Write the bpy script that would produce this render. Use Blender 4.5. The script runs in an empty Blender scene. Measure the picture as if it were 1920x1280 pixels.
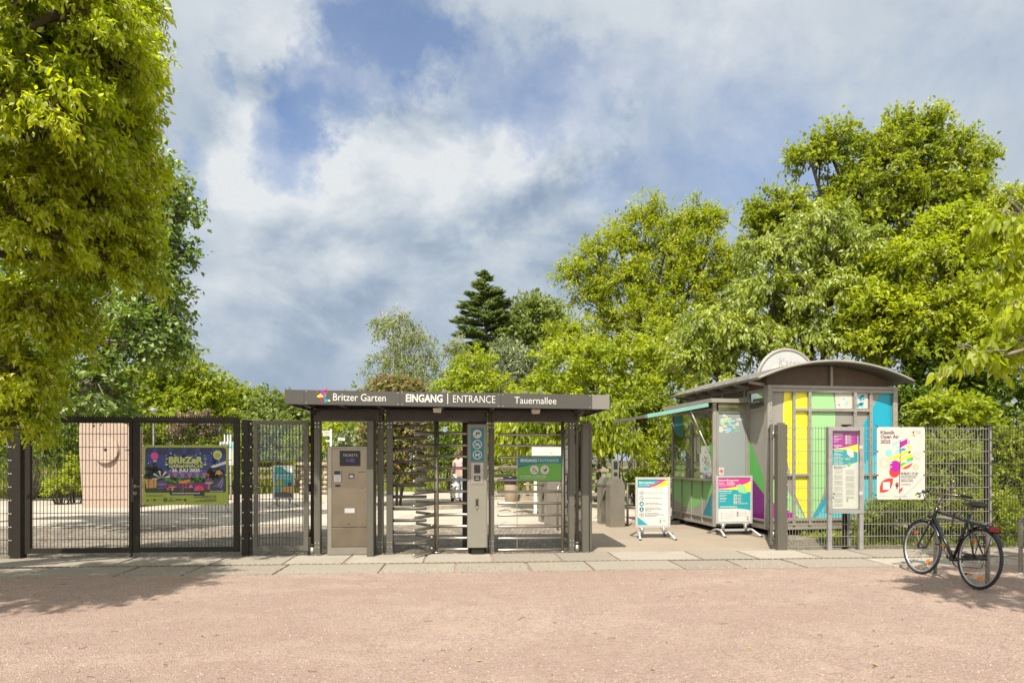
import bpy, math, random
import numpy as np
from mathutils import Vector, Matrix
R = math.radians
S = bpy.context.scene
COL = S.collection
rnd = random.Random(11)
rng = np.random.default_rng(7)

# ---------------------------------------------------------------- survey of the place
F, H0, CAMZ = 1280.0, 855.0, 1.54           # focal length and horizon the survey was made with; eye height in metres
def PX(px, Y): return (px - 960) / F * Y
def PZ(py, Y): return CAMZ + (H0 - py) * Y / F
TH = math.atan(.075); CT, ST = math.cos(TH), math.sin(TH)   # the gate line runs slightly away to the right
GO = 10.85
def gu(px, w=0.0):
    k = (px - 960) / F
    return (k * (GO + w * CT) + w * ST) / (CT - k * ST)
def gY(u, w=0.0): return GO + u * ST + w * CT
def gz(px, py, w=0.0): return PZ(py, gY(gu(px, w), w))
def gw(u, w=0.0, z=0.0): return (u * CT - w * ST, GO + u * ST + w * CT, z)

# ---------------------------------------------------------------- materials
MATS = {}
def lin(h):
    h = h.lstrip('#')
    out = []
    for i in (0, 2, 4):
        c = int(h[i:i+2], 16) / 255
        out.append(c / 12.92 if c <= .04045 else ((c + .055) / 1.055) ** 2.4)
    return tuple(out)
def nd(nt, t, **kw):
    n = nt.nodes.new(t)
    for k, v in kw.items(): setattr(n, k, v)
    return n
def setin(n, **kw):
    for k, v in kw.items():
        n.inputs[k.replace('_', ' ')].default_value = v
def newmat(name):
    m = bpy.data.materials.new(name); m.use_nodes = True
    nt = m.node_tree; b = nt.nodes['Principled BSDF']
    MATS[name] = m
    return m, nt, b
def c4(c): return (c[0], c[1], c[2], 1)
def mixc(nt, fac, a, b, mode='MIX'):
    n = nd(nt, 'ShaderNodeMix', data_type='RGBA', blend_type=mode)
    for sock, v in ((n.inputs[0], fac), (n.inputs[6], a), (n.inputs[7], b)):
        if hasattr(v, 'is_output'): nt.links.new(v, sock)
        elif isinstance(v, (int, float)): sock.default_value = v
        else: sock.default_value = c4(v)
    return n.outputs[2]
def math_(nt, op, a, b=None, clamp=False):
    n = nd(nt, 'ShaderNodeMath', operation=op, use_clamp=clamp)
    for i, v in enumerate((a, b)):
        if v is None: continue
        if hasattr(v, 'is_output'): nt.links.new(v, n.inputs[i])
        else: n.inputs[i].default_value = v
    return n.outputs[0]
def ramp(nt, fac, stops):
    n = nd(nt, 'ShaderNodeValToRGB'); nt.links.new(fac, n.inputs[0])
    e = n.color_ramp.elements
    while len(e) > 1: e.remove(e[-1])
    e[0].position = stops[0][0]; e[0].color = c4(stops[0][1]) if not isinstance(stops[0][1], (int, float)) else (stops[0][1],) * 3 + (1,)
    for p, c in stops[1:]:
        x = e.new(p); x.color = c4(c) if not isinstance(c, (int, float)) else (c, c, c, 1)
    return n.outputs[0]
def noise(nt, vec, scale, detail=4, rough=.55, dist=0.0, out=0):
    n = nd(nt, 'ShaderNodeTexNoise'); nt.links.new(vec, n.inputs['Vector'])
    setin(n, Scale=scale, Detail=detail, Roughness=rough, Distortion=dist)
    return n.outputs[out]
def ocoord(nt): return nd(nt, 'ShaderNodeTexCoord').outputs['Object']
def bump(nt, b, h, strength, dist):
    n = nd(nt, 'ShaderNodeBump'); setin(n, Strength=strength, Distance=dist)
    nt.links.new(h, n.inputs['Height']); nt.links.new(n.outputs[0], b.inputs['Normal'])

def mat(name, col, rough=.55, metal=0.0, var=.10, scale=5.0, bmp=0.0, bscale=150.0, streak=0.0, spec=.5):
    if name in MATS: return MATS[name]
    if isinstance(col, str): col = lin(col)
    m, nt, b = newmat(name)
    co = ocoord(nt)
    n1 = noise(nt, co, scale, 6, .6)
    lo = tuple(x * (1 - var) for x in col); hi = tuple(min(1, x * (1 + var)) for x in col)
    c = mixc(nt, ramp(nt, n1, [(.3, 0.), (.7, 1.)]), lo, hi)
    if streak:
        mp = nd(nt, 'ShaderNodeMapping'); nt.links.new(co, mp.inputs[0]); mp.inputs['Scale'].default_value = (9, 9, .7)
        s = noise(nt, mp.outputs[0], 3, 5, .65)
        c = mixc(nt, math_(nt, 'MULTIPLY', ramp(nt, s, [(.5, 0.), (.72, 1.)]), streak), c, tuple(x * .55 + .02 for x in col))
    nt.links.new(c, b.inputs['Base Color'])
    setin(b, Metallic=metal); b.inputs['Specular IOR Level'].default_value = spec
    r = ramp(nt, noise(nt, co, scale * 3.1, 4), [(.25, max(.03, rough - .12)), (.75, min(1, rough + .12))])
    nt.links.new(r, b.inputs['Roughness'])
    if bmp: bump(nt, b, noise(nt, co, bscale, 3), .6, bmp)
    return m

M = {}
M['gate'] = mat('anthracite_paint', (.020, .0165, .012), .5, .0, .14, 3, .0004, 90, .12, .25)
M['post'] = mat('grey_brown_steel_paint', (.092, .083, .064), .45, .0, .08, 2.5, .0003, 80, .15)
M['cabinet'] = mat('olive_grey_cabinet_paint', (.20, .188, .148), .45, .0, .06, 2, .0002, 90, .10)
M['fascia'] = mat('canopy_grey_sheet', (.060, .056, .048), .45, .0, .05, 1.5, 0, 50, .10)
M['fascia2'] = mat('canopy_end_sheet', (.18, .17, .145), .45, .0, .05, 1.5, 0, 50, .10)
M['lintel'] = mat('dark_lintel_paint', (.042, .034, .025), .5, .0, .10, 3)
M['lintel2'] = mat('bronze_bar_paint', (.11, .098, .078), .42, .2, .08, 4)
M['steel'] = mat('brushed_stainless', (.27, .23, .17), .36, 1.0, .04, 1.2, 0, 60, .0)
M['steel2'] = mat('dull_stainless', (.35, .32, .265), .42, .85, .06, 1.5, 0, 60, .06)
M['tube'] = mat('stainless_tube', (.36, .325, .27), .38, .85, .06, 8)
M['galv'] = mat('galvanised_steel', (.36, .35, .33), .45, .6, .14, 9, .0003, 60, .15)
M['wire'] = mat('fence_wire_paint', (.05, .045, .036), .45, .2, .1, 6)
M['wire2'] = mat('galvanised_fence_wire', (.27, .25, .21), .45, .35, .12, 6)
M['bolt'] = mat('bright_bolt', (.75, .73, .68), .3, .7, .05, 9)
M['black'] = mat('black_plastic', (.018, .018, .019), .4, 0, .2, 9)
M['rubber'] = mat('black_rubber', (.022, .022, .023), .75, 0, .25, 20)
M['white'] = mat('white_paint', (.62, .61, .58), .5, 0, .04, 4)
M['alu'] = mat('light_aluminium', (.50, .49, .47), .35, .35, .06, 6, 0, 50, .12)
M['lampbody'] = mat('floodlight_casing', (.50, .46, .38), .45, .1, .06, 6)
M['wood'] = mat('weathered_timber', (.30, .245, .18), .8, 0, .28, 7, .002, 40, .3)
M['granite'] = mat('pink_granite', (.40, .30, .24), .8, 0, .38, 34, .008, 45)
M['bark'] = mat('bark', (.10, .080, .055), .9, 0, .35, 9, .01, 30)
M['bark2'] = mat('grey_bark', (.19, .165, .125), .9, 0, .3, 9, .006, 40)
M['birchbark'] = mat('pale_birch_bark', (.42, .40, .35), .85, 0, .3, 12)
M['glassdark'] = mat('dark_screen', (.012, .013, .016), .12, 0, .1, 3)
M['clip'] = mat('cable_tie', (.02, .02, .02), .5)

def printmat(name, col, rough=.38, var=.03):
    return mat(name, col, rough, 0, var, 3.5)
PR = {k: printmat('print_' + k, tuple(x * {'white': 1, 'offwhite': 1, 'yellow': .92, 'greylight': .9}.get(k, .74) for x in lin(v))) for k, v in dict(
    white='#c6c3bb', offwhite='#bcb7ac', teal='#117f8e', teal2='#2aa5ac', cyan='#00a9c4', cyanlight='#5cc9d6', petrol='#125f68',
    green='#63a83a', lime='#9fae3e', limepale='#bfca6c', palegreen='#a5dc95', midgreen='#5fb856', darkgreen='#24401f', leafgreen='#7fbf6a',
    yellow='#f4e62a', magenta='#b3129b', pink='#dc3f96', purple='#7c1a78', plum='#5c1a45', red='#e23a34', orange='#e08a2c', night='#24397f',
    nightdeep='#141f52', violet='#5a4a92', dusk='#9a7090', black='#15151a', navy='#23203a', grey='#8d8d8a', greylight='#c4c2bb', beige='#b9b2a6',
    brown='#8a5a34', skyblue='#8fd3d8', darkgrey='#55534e', tan='#c99a5a').items()}

def glass(name, tint=(.9, .95, .93), gloss=.08, dirt=.0):
    if name in MATS: return MATS[name]
    m, nt, b = newmat(name)
    nt.nodes.remove(b)
    out = nt.nodes['Material Output']
    tr = nd(nt, 'ShaderNodeBsdfTransparent'); tr.inputs[0].default_value = c4(tint)
    gl = nd(nt, 'ShaderNodeBsdfGlossy'); gl.inputs['Roughness'].default_value = .03; gl.inputs[0].default_value = (1, 1, 1, 1)
    lw = nd(nt, 'ShaderNodeLayerWeight'); lw.inputs[0].default_value = .5
    mx = nd(nt, 'ShaderNodeMixShader')
    nt.links.new(math_(nt, 'ADD', math_(nt, 'POWER', lw.outputs['Facing'], 4.0), gloss, True), mx.inputs[0]); nt.links.new(tr.outputs[0], mx.inputs[1]); nt.links.new(gl.outputs[0], mx.inputs[2])
    last = mx.outputs[0]
    if dirt:
        df = nd(nt, 'ShaderNodeBsdfDiffuse'); df.inputs[0].default_value = (.33, .36, .35, 1)
        m2 = nd(nt, 'ShaderNodeMixShader'); m2.inputs[0].default_value = dirt
        nt.links.new(last, m2.inputs[1]); nt.links.new(df.outputs[0], m2.inputs[2]); last = m2.outputs[0]
    nt.links.new(last, out.inputs[0])
    return m
M['glass'] = glass('window_glass', (.86, .92, .88), .16)
M['frost'] = glass('frosted_glass', (.75, .8, .78), .05, .72)
M['cover'] = glass('case_cover', (.97, .98, .97), .02)
M['plexi'] = glass('clear_acrylic', (.90, .94, .90), .04, .10)

# ---------------------------------------------------------------- mesh building
class MB:
    def __init__(s): s.v = []; s.f = []; s.m = []; s.s = []
    def add(s, vs, fs, m=0, smooth=False):
        o = len(s.v); s.v += [tuple(v) for v in vs]
        for f in fs: s.f.append(tuple(i + o for i in f)); s.m.append(m); s.s.append(smooth)
    HF = [(0, 3, 2, 1), (4, 5, 6, 7), (0, 1, 5, 4), (1, 2, 6, 5), (2, 3, 7, 6), (3, 0, 4, 7)]
    def box(s, x0, x1, y0, y1, z0, z1, m=0):
        s.add([(x0, y0, z0), (x1, y0, z0), (x1, y1, z0), (x0, y1, z0), (x0, y0, z1), (x1, y0, z1), (x1, y1, z1), (x0, y1, z1)], MB.HF, m)
    def cbox(s, c, d, m=0):
        s.box(c[0] - d[0] / 2, c[0] + d[0] / 2, c[1] - d[1] / 2, c[1] + d[1] / 2, c[2] - d[2] / 2, c[2] + d[2] / 2, m)
    def hexa(s, vs, m=0): s.add(vs, MB.HF, m)
    def bbox(s, x0, x1, y0, y1, z0, z1, b=.01, m=0):
        "box whose vertical edges and top edge are chamfered by b"
        def ring(x0, x1, y0, y1, z, b): return [(x0 + b, y0, z), (x1 - b, y0, z), (x1, y0 + b, z), (x1, y1 - b, z), (x1 - b, y1, z), (x0 + b, y1, z), (x0, y1 - b, z), (x0, y0 + b, z)]
        vs = ring(x0, x1, y0, y1, z0, b) + ring(x0, x1, y0, y1, z1 - b, b) + ring(x0 + b, x1 - b, y0 + b, y1 - b, z1, b * .6)
        fs = [tuple(range(7, -1, -1)), tuple(range(16, 24))]
        for k in (0, 8):
            for i in range(8):
                j = (i + 1) % 8; fs.append((k + i, k + j, k + 8 + j, k + 8 + i))
        s.add(vs, fs, m)
    def bar(s, p0, p1, w, h, m=0, up=(0, 0, 1)):
        p0, p1 = Vector(p0), Vector(p1); d = (p1 - p0).normalized()
        a = d.cross(Vector(up))
        if a.length < 1e-4: a = d.cross(Vector((1, 0, 0)))
        a.normalize(); b = a.cross(d).normalized()
        vs = [p + a * (i * w / 2) + b * (j * h / 2) for p in (p0, p1) for i, j in ((-1, -1), (1, -1), (1, 1), (-1, 1))]
        s.add(vs, MB.HF, m)
    def tube(s, pts, r, n=8, m=0, cap=True, closed=False, smooth=True):
        pts = [Vector(p) for p in pts]; k = len(pts)
        rr = r if isinstance(r, (list, tuple)) else [r] * k
        up = None; vs = []
        for i, p in enumerate(pts):
            if closed: d = pts[(i + 1) % k] - pts[i - 1]
            else: d = pts[min(i + 1, k - 1)] - pts[max(i - 1, 0)]
            d = d.normalized() if d.length > 1e-9 else Vector((0, 0, 1))
            if up is None:
                up = Vector((0, 0, 1)) if abs(d.z) < .9 else Vector((1, 0, 0))
            a = up - d * up.dot(d)
            if a.length < 1e-5: a = d.orthogonal()
            a.normalize(); b = d.cross(a); up = a
            for j in range(n):
                t = 2 * math.pi * j / n
                vs.append(p + (a * math.cos(t) + b * math.sin(t)) * rr[i])
        fs = []
        for i in range(k if closed else k - 1):
            for j in range(n):
                i2 = (i + 1) % k; j2 = (j + 1) % n
                fs.append((i * n + j, i * n + j2, i2 * n + j2, i2 * n + j))
        s.add(vs, fs, m, smooth)
        if cap and not closed:
            o = len(s.v) - len(vs)
            s.f.append(tuple(o + j for j in range(n - 1, -1, -1))); s.m.append(m); s.s.append(False)
            s.f.append(tuple(o + (k - 1) * n + j for j in range(n))); s.m.append(m); s.s.append(False)
    def cyl(s, p0, p1, r, n=12, m=0, r1=None): s.tube([p0, p1], [r, r if r1 is None else r1], n, m)
    def ell(s, c, r, nu=12, nv=8, m=0):
        vs = []; fs = []
        for i in range(nv + 1):
            a = math.pi * i / nv
            for j in range(nu):
                t = 2 * math.pi * j / nu
                vs.append((c[0] + r[0] * math.sin(a) * math.cos(t), c[1] + r[1] * math.sin(a) * math.sin(t), c[2] + r[2] * math.cos(a)))
        for i in range(nv):
            for j in range(nu):
                j2 = (j + 1) % nu; fs.append((i * nu + j, (i + 1) * nu + j, (i + 1) * nu + j2, i * nu + j2))
        s.add(vs, fs, m, True)
    def prism(s, poly, y0, y1, m=0, fn=None):
        "outline in (x, z), extruded from y0 to y1"
        n = len(poly); fn = fn or (lambda x, y, z: (x, y, z))
        vs = [fn(x, y0, z) for x, z in poly] + [fn(x, y1, z) for x, z in poly]
        fs = [tuple(range(n)), tuple(range(2 * n - 1, n - 1, -1))] + [(j, i, i + n, j + n) for i, j in ((i, (i + 1) % n) for i in range(n))]
        s.add(vs, fs, m)
    def lathe(s, prof, n=16, m=0, c=(0, 0, 0)):
        vs = []; fs = []
        for r, z in prof:
            for j in range(n):
                t = 2 * math.pi * j / n; vs.append((c[0] + r * math.cos(t), c[1] + r * math.sin(t), c[2] + z))
        for i in range(len(prof) - 1):
            for j in range(n):
                j2 = (j + 1) % n; fs.append((i * n + j, i * n + j2, (i + 1) * n + j2, (i + 1) * n + j))
        s.add(vs, fs, m, True)
    def build(s, name, mats, parent=None, loc=None):
        me = bpy.data.meshes.new(name)
        me.from_pydata(s.v, [], s.f)
        mats = mats if isinstance(mats, (list, tuple)) else [mats]
        for x in mats: me.materials.append(M[x] if isinstance(x, str) else x)
        me.polygons.foreach_set('material_index', s.m); me.polygons.foreach_set('use_smooth', s.s)
        me.update()
        o = bpy.data.objects.new(name, me); COL.objects.link(o)
        if parent: o.parent = parent
        if loc: o.location = loc
        return o

def tag(o, label=None, cat=None, group=None, kind=None):
    if label: o['label'] = label
    if cat: o['category'] = cat
    if group: o['group'] = group
    if kind: o['kind'] = kind
    return o
def thing(name, label, cat, loc=(0, 0, 0), rz=0.0, group=None, rx=0.0):
    o = bpy.data.objects.new(name, None); COL.objects.link(o)
    o.location = loc; o.rotation_euler = (rx, 0, rz); o.empty_display_size = .2
    return tag(o, label, cat, group)
def gthing(name, label, cat, u, w=0.0, rz=0.0, group=None): return thing(name, label, cat, gw(u, w), TH + rz, group)
def structure(name, mb, mats): return tag(mb.build(name, mats), kind='structure')

# ---------------------------------------------------------------- flat prints: layered shapes in one mesh
TXT = {}
def text_geo(body, bold):
    key = (body, bold)
    if key not in TXT:
        cu = bpy.data.curves.new('lettering', 'FONT'); cu.body = body; cu.size = 1; cu.fill_mode = 'FRONT'; cu.offset = bold; cu.resolution_u = 3
        ob = bpy.data.objects.new('lettering', cu); COL.objects.link(ob)
        dg = bpy.context.evaluated_depsgraph_get(); dg.update()
        me = bpy.data.meshes.new_from_object(ob.evaluated_get(dg))
        vs = [(v.co.x, v.co.y) for v in me.vertices]; fs = [tuple(p.vertices) for p in me.polygons]
        bpy.data.objects.remove(ob); bpy.data.curves.remove(cu); bpy.data.meshes.remove(me)
        if vs:
            xs = [v[0] for v in vs]; x0, x1 = min(xs), max(xs)
            vs = [(x - x0, y) for x, y in vs]; w = x1 - x0
        else: w = 0
        TXT[key] = (vs, fs, w)
    return TXT[key]
class Art(MB):
    def __init__(s, y=0.0, step=.0008): super().__init__(); s.y = y; s.step = step; s.l = 0; s.names = []
    def mi(s, c):
        if c not in s.names: s.names.append(c)
        return s.names.index(c)
    def poly(s, pts, c, keep=False):
        if not keep: s.l += 1
        y = s.y - s.step * s.l
        a = sum(pts[i][0] * pts[(i + 1) % len(pts)][1] - pts[(i + 1) % len(pts)][0] * pts[i][1] for i in range(len(pts)))
        if a < 0: pts = pts[::-1]
        s.add([(x, y, z) for x, z in pts], [tuple(range(len(pts)))], s.mi(c))
    def rect(s, x0, x1, z0, z1, c, keep=False): s.poly([(x0, z0), (x1, z0), (x1, z1), (x0, z1)], c, keep)
    def circ(s, x, z, r, c, rz=None, n=28, keep=False, a0=0, a1=360):
        rz = rz or r
        s.poly([(x + r * math.cos(R(a0 + (a1 - a0) * i / n)), z + rz * math.sin(R(a0 + (a1 - a0) * i / n))) for i in range(n if a1 - a0 == 360 else n + 1)], c, keep)
    def ring(s, x, z, r, w, c, n=28, keep=False):
        if not keep: s.l += 1
        y = s.y - s.step * s.l; vs = []
        for i in range(n):
            t = 2 * math.pi * i / n
            vs += [(x + r * math.cos(t), y, z + r * math.sin(t)), (x + (r - w) * math.cos(t), y, z + (r - w) * math.sin(t))]
        s.add(vs, [(2 * i, 2 * ((i + 1) % n), 2 * ((i + 1) % n) + 1, 2 * i + 1) for i in range(n)], s.mi(c))
    def line(s, pts, w, c, keep=False):
        if not keep: s.l += 1
        y = s.y - s.step * s.l
        for (x0, z0), (x1, z1) in zip(pts, pts[1:]):
            d = math.hypot(x1 - x0, z1 - z0) or 1; nx, nz = -(z1 - z0) / d * w / 2, (x1 - x0) / d * w / 2
            s.add([(x0 - nx, y, z0 - nz), (x1 - nx, y, z1 - nz), (x1 + nx, y, z1 + nz), (x0 + nx, y, z0 + nz)], [(0, 1, 2, 3)], s.mi(c))
    def text(s, body, x0, x1, z, cap, c, bold=0.0, slant=0.0, keep=False, rot=0.0):
        "lettering that spans x0..x1 with its baseline at z and capitals of height cap"
        if not keep: s.l += 1
        vs, fs, w = text_geo(body, bold)
        if not vs: return
        y = s.y - s.step * s.l; k = (x1 - x0) / w; kz = cap / .70
        ca, sa = math.cos(rot), math.sin(rot)
        pts = [(vx * k + vz * kz * slant, vz * kz) for vx, vz in vs]
        s.add([(x0 + a * ca - b * sa, y, z + a * sa + b * ca) for a, b in pts], fs, s.mi(c))
    def textw(s, body, x0, z, cap, c, bold=0.0, slant=0.0, keep=False, center=False, rot=0.0, xs=1.0):
        w = text_geo(body, bold)[2] * cap / .70 * xs
        if center: x0 -= w / 2 * math.cos(rot); z -= w / 2 * math.sin(rot)
        s.text(body, x0, x0 + w, z, cap, c, bold, slant, keep, rot)
    def small(s, x0, x1, z, h, c, seed=0, fill=.95):
        "a line of print too small to read: word-length strokes"
        r = random.Random(seed); s.l += 1; x = x0; end = x0 + (x1 - x0) * fill
        y = s.y - s.step * s.l
        while x < end:
            w = min(h * r.uniform(1.6, 5.5), end - x)
            s.add([(x, y, z), (x + w, y, z), (x + w, y, z + h), (x, y, z + h)], [(0, 1, 2, 3)], s.mi(c)); x += w + h * .8
    def done(s, name, parent=None, loc=None):
        k = min(1.0, .007 / max(1e-6, s.l * s.step)); s.v = [(x, s.y + (y - s.y) * k, z) for x, y, z in s.v]   # the whole print stays thin
        return s.build(name, [PR[c] if c in PR else M[c] for c in s.names], parent, loc)

def garden_logo(a, x, z, k, dark=False):
    "the park's emblem: coloured petals round a bird-like figure; k = width in metres"
    q = lambda pts: [(x + px * k, z + pz * k) for px, pz in pts]
    a.poly(q([(.28, .52), (.33, .88), (.62, .70), (.60, .38)]), 'plum' if dark else 'magenta')
    a.poly(q([(.0, .36), (.05, .44), (.30, .60), (.52, .36), (.2, .34)]), 'yellow')
    a.poly(q([(.60, .26), (.60, .74), (.68, .60), (.72, .46), (.66, .34)]), 'teal2' if not dark else 'greylight')
    a.poly(q([(.58, -.06), (.58, .28), (.68, .16), (.92, .16), (.86, .02)]), 'cyan' if not dark else 'green')
    a.poly(q([(.86, .02), (.92, .16), (1.02, .08), (.98, .02)]), 'yellow')
    a.poly(q([(.40, .28), (.55, .36), (.56, .08)]), 'magenta')
    for pts in ([(.02, .92), (.0, .78), (.10, .66)], [(.60, .84), (.70, .98), (.82, 1.04)], [(.74, .58), (.80, .66), (.80, .78)], [(.10, .28), (.30, .24), (.36, .02), (.52, -.06)]):
        a.line(q(pts), .035 * k, 'red')
    a.poly(q([(.62, .84), (.78, 1.06), (.86, .98), (.72, .86)]), 'red')
# ---------------------------------------------------------------- ground
def ground_mats():
    m, nt, b = newmat('red_grit_gravel'); co = ocoord(nt)
    mpg = nd(nt, 'ShaderNodeMapping'); nt.links.new(co, mpg.inputs[0]); mpg.inputs['Scale'].default_value = (.35, 1.1, 1); big = noise(nt, mpg.outputs[0], .8, 6, .66, .8); mid = noise(nt, co, 2.2, 6, .62, .6)
    v = nd(nt, 'ShaderNodeTexVoronoi'); nt.links.new(co, v.inputs['Vector']); setin(v, Scale=80.0)
    v2 = nd(nt, 'ShaderNodeTexVoronoi'); nt.links.new(co, v2.inputs['Vector']); setin(v2, Scale=210.0)
    g = nd(nt, 'ShaderNodeSeparateColor'); nt.links.new(v.outputs['Color'], g.inputs[0])
    g2 = nd(nt, 'ShaderNodeSeparateColor'); nt.links.new(v2.outputs['Color'], g2.inputs[0])
    c = ramp(nt, g.outputs[0], [(0, (.11, .068, .05)), (.22, (.28, .185, .145)), (.5, (.41, .29, .23)), (.8, (.48, .36, .29)), (1, (.62, .52, .45))])
    c2 = ramp(nt, g2.outputs[1], [(0, (.26, .175, .135)), (.35, (.42, .31, .25)), (1, (.56, .45, .375))])
    c = mixc(nt, .5, c, c2)
    sand = mixc(nt, ramp(nt, mid, [(.44, 0.), (.62, .62)]), c, (.50, .385, .30))
    c = mixc(nt, ramp(nt, big, [(.38, .0), (.60, .62)]), sand, (.36, .255, .205))
    gr = noise(nt, co, 42, 6, .72); gr2 = noise(nt, co, 13, 6, .7, .8)
    c = mixc(nt, ramp(nt, gr, [(.34, .62), (.47, .0)]), c, (.17, .115, .09))
    c = mixc(nt, ramp(nt, gr2, [(.36, .42), (.50, .0)]), c, (.25, .175, .14))
    c = mixc(nt, ramp(nt, gr, [(.56, .0), (.70, .40)]), c, (.52, .42, .35))
    c = mixc(nt, 1.0, c, (.93, .915, .925), 'MULTIPLY')
    nt.links.new(c, b.inputs['Base Color']); setin(b, Roughness=.95); b.inputs['Specular IOR Level'].default_value = .2
    h = math_(nt, 'ADD', math_(nt, 'MULTIPLY', v.outputs['Distance'], .8), math_(nt, 'MULTIPLY', noise(nt, co, 30, 6, .72), 1.6))
    bump(nt, b, h, .9, .016); M['gravel'] = m

    m, nt, b = newmat('sandstone_slab'); co = ocoord(nt)
    geo = nd(nt, 'ShaderNodeNewGeometry'); ri = geo.outputs['Random Per Island']
    base = ramp(nt, ri, [(0, (.195, .168, .135)), (.5, (.265, .235, .19)), (1, (.335, .305, .255))])
    st = mixc(nt, ramp(nt, noise(nt, co, 1.6, 7, .68, .5), [(.42, 0.), (.72, .8)]), base, (.25, .20, .15))
    st = mixc(nt, ramp(nt, noise(nt, co, 60, 4, .7), [(.35, .0), (.75, .35)]), st, (.52, .48, .40))
    nt.links.new(st, b.inputs['Base Color']); setin(b, Roughness=.85); b.inputs['Specular IOR Level'].default_value = .25
    bump(nt, b, noise(nt, co, 40, 7, .75), .8, .008); M['slab'] = m

    m, nt, b = newmat('small_cobble_paving'); co = ocoord(nt)
    mp = nd(nt, 'ShaderNodeMapping'); nt.links.new(co, mp.inputs[0]); mp.inputs['Rotation'].default_value[2] = TH
    v = nd(nt, 'ShaderNodeTexVoronoi', feature='DISTANCE_TO_EDGE'); nt.links.new(mp.outputs[0], v.inputs['Vector']); setin(v, Scale=11.0, Randomness=.55)
    vc = nd(nt, 'ShaderNodeTexVoronoi'); nt.links.new(mp.outputs[0], vc.inputs['Vector']); setin(vc, Scale=11.0, Randomness=.55)
    g = nd(nt, 'ShaderNodeSeparateColor'); nt.links.new(vc.outputs['Color'], g.inputs[0])
    stone = ramp(nt, g.outputs[0], [(0, (.125, .10, .072)), (.5, (.20, .165, .125)), (1, (.31, .265, .205))])
    c = mixc(nt, ramp(nt, v.outputs['Distance'], [(.03, 1.), (.12, 0.)]), stone, (.085, .065, .045))
    c = mixc(nt, ramp(nt, noise(nt, co, .8, 5), [(.4, 0.), (.7, .35)]), c, (.36, .31, .24))
    nt.links.new(c, b.inputs['Base Color']); setin(b, Roughness=.85)
    bump(nt, b, ramp(nt, v.outputs['Distance'], [(0, 0.), (.2, 1.)]), .6, .012); M['cobble'] = m

    m, nt, b = newmat('sanded_path_paving'); co = ocoord(nt)
    mp = nd(nt, 'ShaderNodeMapping'); nt.links.new(co, mp.inputs[0]); mp.inputs['Rotation'].default_value[2] = TH
    v = nd(nt, 'ShaderNodeTexVoronoi', feature='DISTANCE_TO_EDGE'); nt.links.new(mp.outputs[0], v.inputs['Vector']); setin(v, Scale=10.0, Randomness=.4)
    c = mixc(nt, ramp(nt, noise(nt, co, 1.3, 6, .65), [(.3, 0.), (.7, 1.)]), (.235, .185, .135), (.30, .245, .18))
    c = mixc(nt, math_(nt, 'MULTIPLY', ramp(nt, v.outputs['Distance'], [(.02, 1.), (.08, 0.)]), .45), c, (.32, .25, .18))
    c = mixc(nt, ramp(nt, noise(nt, co, 140, 3, .7), [(.3, 0.), (.8, .4)]), c, (.36, .29, .22))
    nt.links.new(c, b.inputs['Base Color']); setin(b, Roughness=.9)
    bump(nt, b, noise(nt, co, 60, 4, .7), .5, .006); M['path'] = m

    m, nt, b = newmat('plaza_slab_paving'); co = ocoord(nt)
    mp = nd(nt, 'ShaderNodeMapping'); nt.links.new(co, mp.inputs[0]); mp.inputs['Rotation'].default_value[2] = TH + R(9)
    br = nd(nt, 'ShaderNodeTexBrick'); nt.links.new(mp.outputs[0], br.inputs['Vector'])
    setin(br, Scale=1.0, Color1=(.39, .335, .26, 1), Color2=(.46, .40, .325, 1), Mortar=(.17, .145, .09, 1))
    br.inputs['Mortar Size'].default_value = .02; br.inputs['Brick Width'].default_value = 1.9; br.inputs['Row Height'].default_value = 1.3
    c = mixc(nt, ramp(nt, noise(nt, co, .9, 6, .66), [(.4, 0.), (.75, .5)]), br.outputs['Color'], (.35, .29, .22))
    c = mixc(nt, ramp(nt, noise(nt, co, 18, 5, .7), [(.4, 0.), (.8, .3)]), c, (.62, .56, .47))
    nt.links.new(c, b.inputs['Base Color']); setin(b, Roughness=.88); M['plaza'] = m

    m, nt, b = newmat('lawn_soil'); co = ocoord(nt)
    c = ramp(nt, noise(nt, co, 1.1, 6, .65), [(.3, (.07, .10, .02)), (.55, (.14, .17, .03)), (.75, (.26, .24, .07))])
    nt.links.new(c, b.inputs['Base Color']); setin(b, Roughness=.95); M['lawn'] = m
    m, nt, b = newmat('shady_woodland_soil'); co = ocoord(nt)
    c = ramp(nt, noise(nt, co, 1.6, 6, .65), [(.3, (.05, .045, .025)), (.7, (.12, .105, .05))])
    nt.links.new(c, b.inputs['Base Color']); setin(b, Roughness=.95); M['soil'] = m
ground_mats()

mb = MB(); mb.box(-150, 150, -30, 260, -.4, 0); structure('ground', mb, 'gravel')
def sheet(name, pts, z, m):
    mb = MB(); mb.add([(x, y, z) for x, y in pts], [tuple(range(len(pts)))]); return structure(name, mb, m)
def gp(u, w): x, y, _ = gw(u, w); return (x, y)
sheet('cobble_paving', [gp(-16, -.05), gp(1.25, -.05), gp(1.25, 4.6), gp(-16, 4.6)], .006, 'cobble')
sheet('entrance_path', [gp(1.25, -.05), gp(4.6, -.05), gp(4.85, 1.3), gp(4.2, 5.2), gp(1.25, 5.2)], .006, 'path')
sheet('woodland_ground', [gp(4.6, -.05), gp(16, -.05), gp(16, 9), gp(6.5, 9), gp(6.0, 9), gp(4.2, 5.2), gp(4.85, 1.3)], .005, 'cobble')
sheet('plaza_paving', [gp(-30, 4.6), gp(1.25, 4.6), gp(1.25, 5.2), gp(6.5, 5.2), gp(6.5, 19), gp(-4, 19), gp(-30, 11.5)], .005, 'plaza')
sheet('park_ground', [(-150, 26), (150, 16), (150, 255), (-150, 255)], .002, 'soil')
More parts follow.
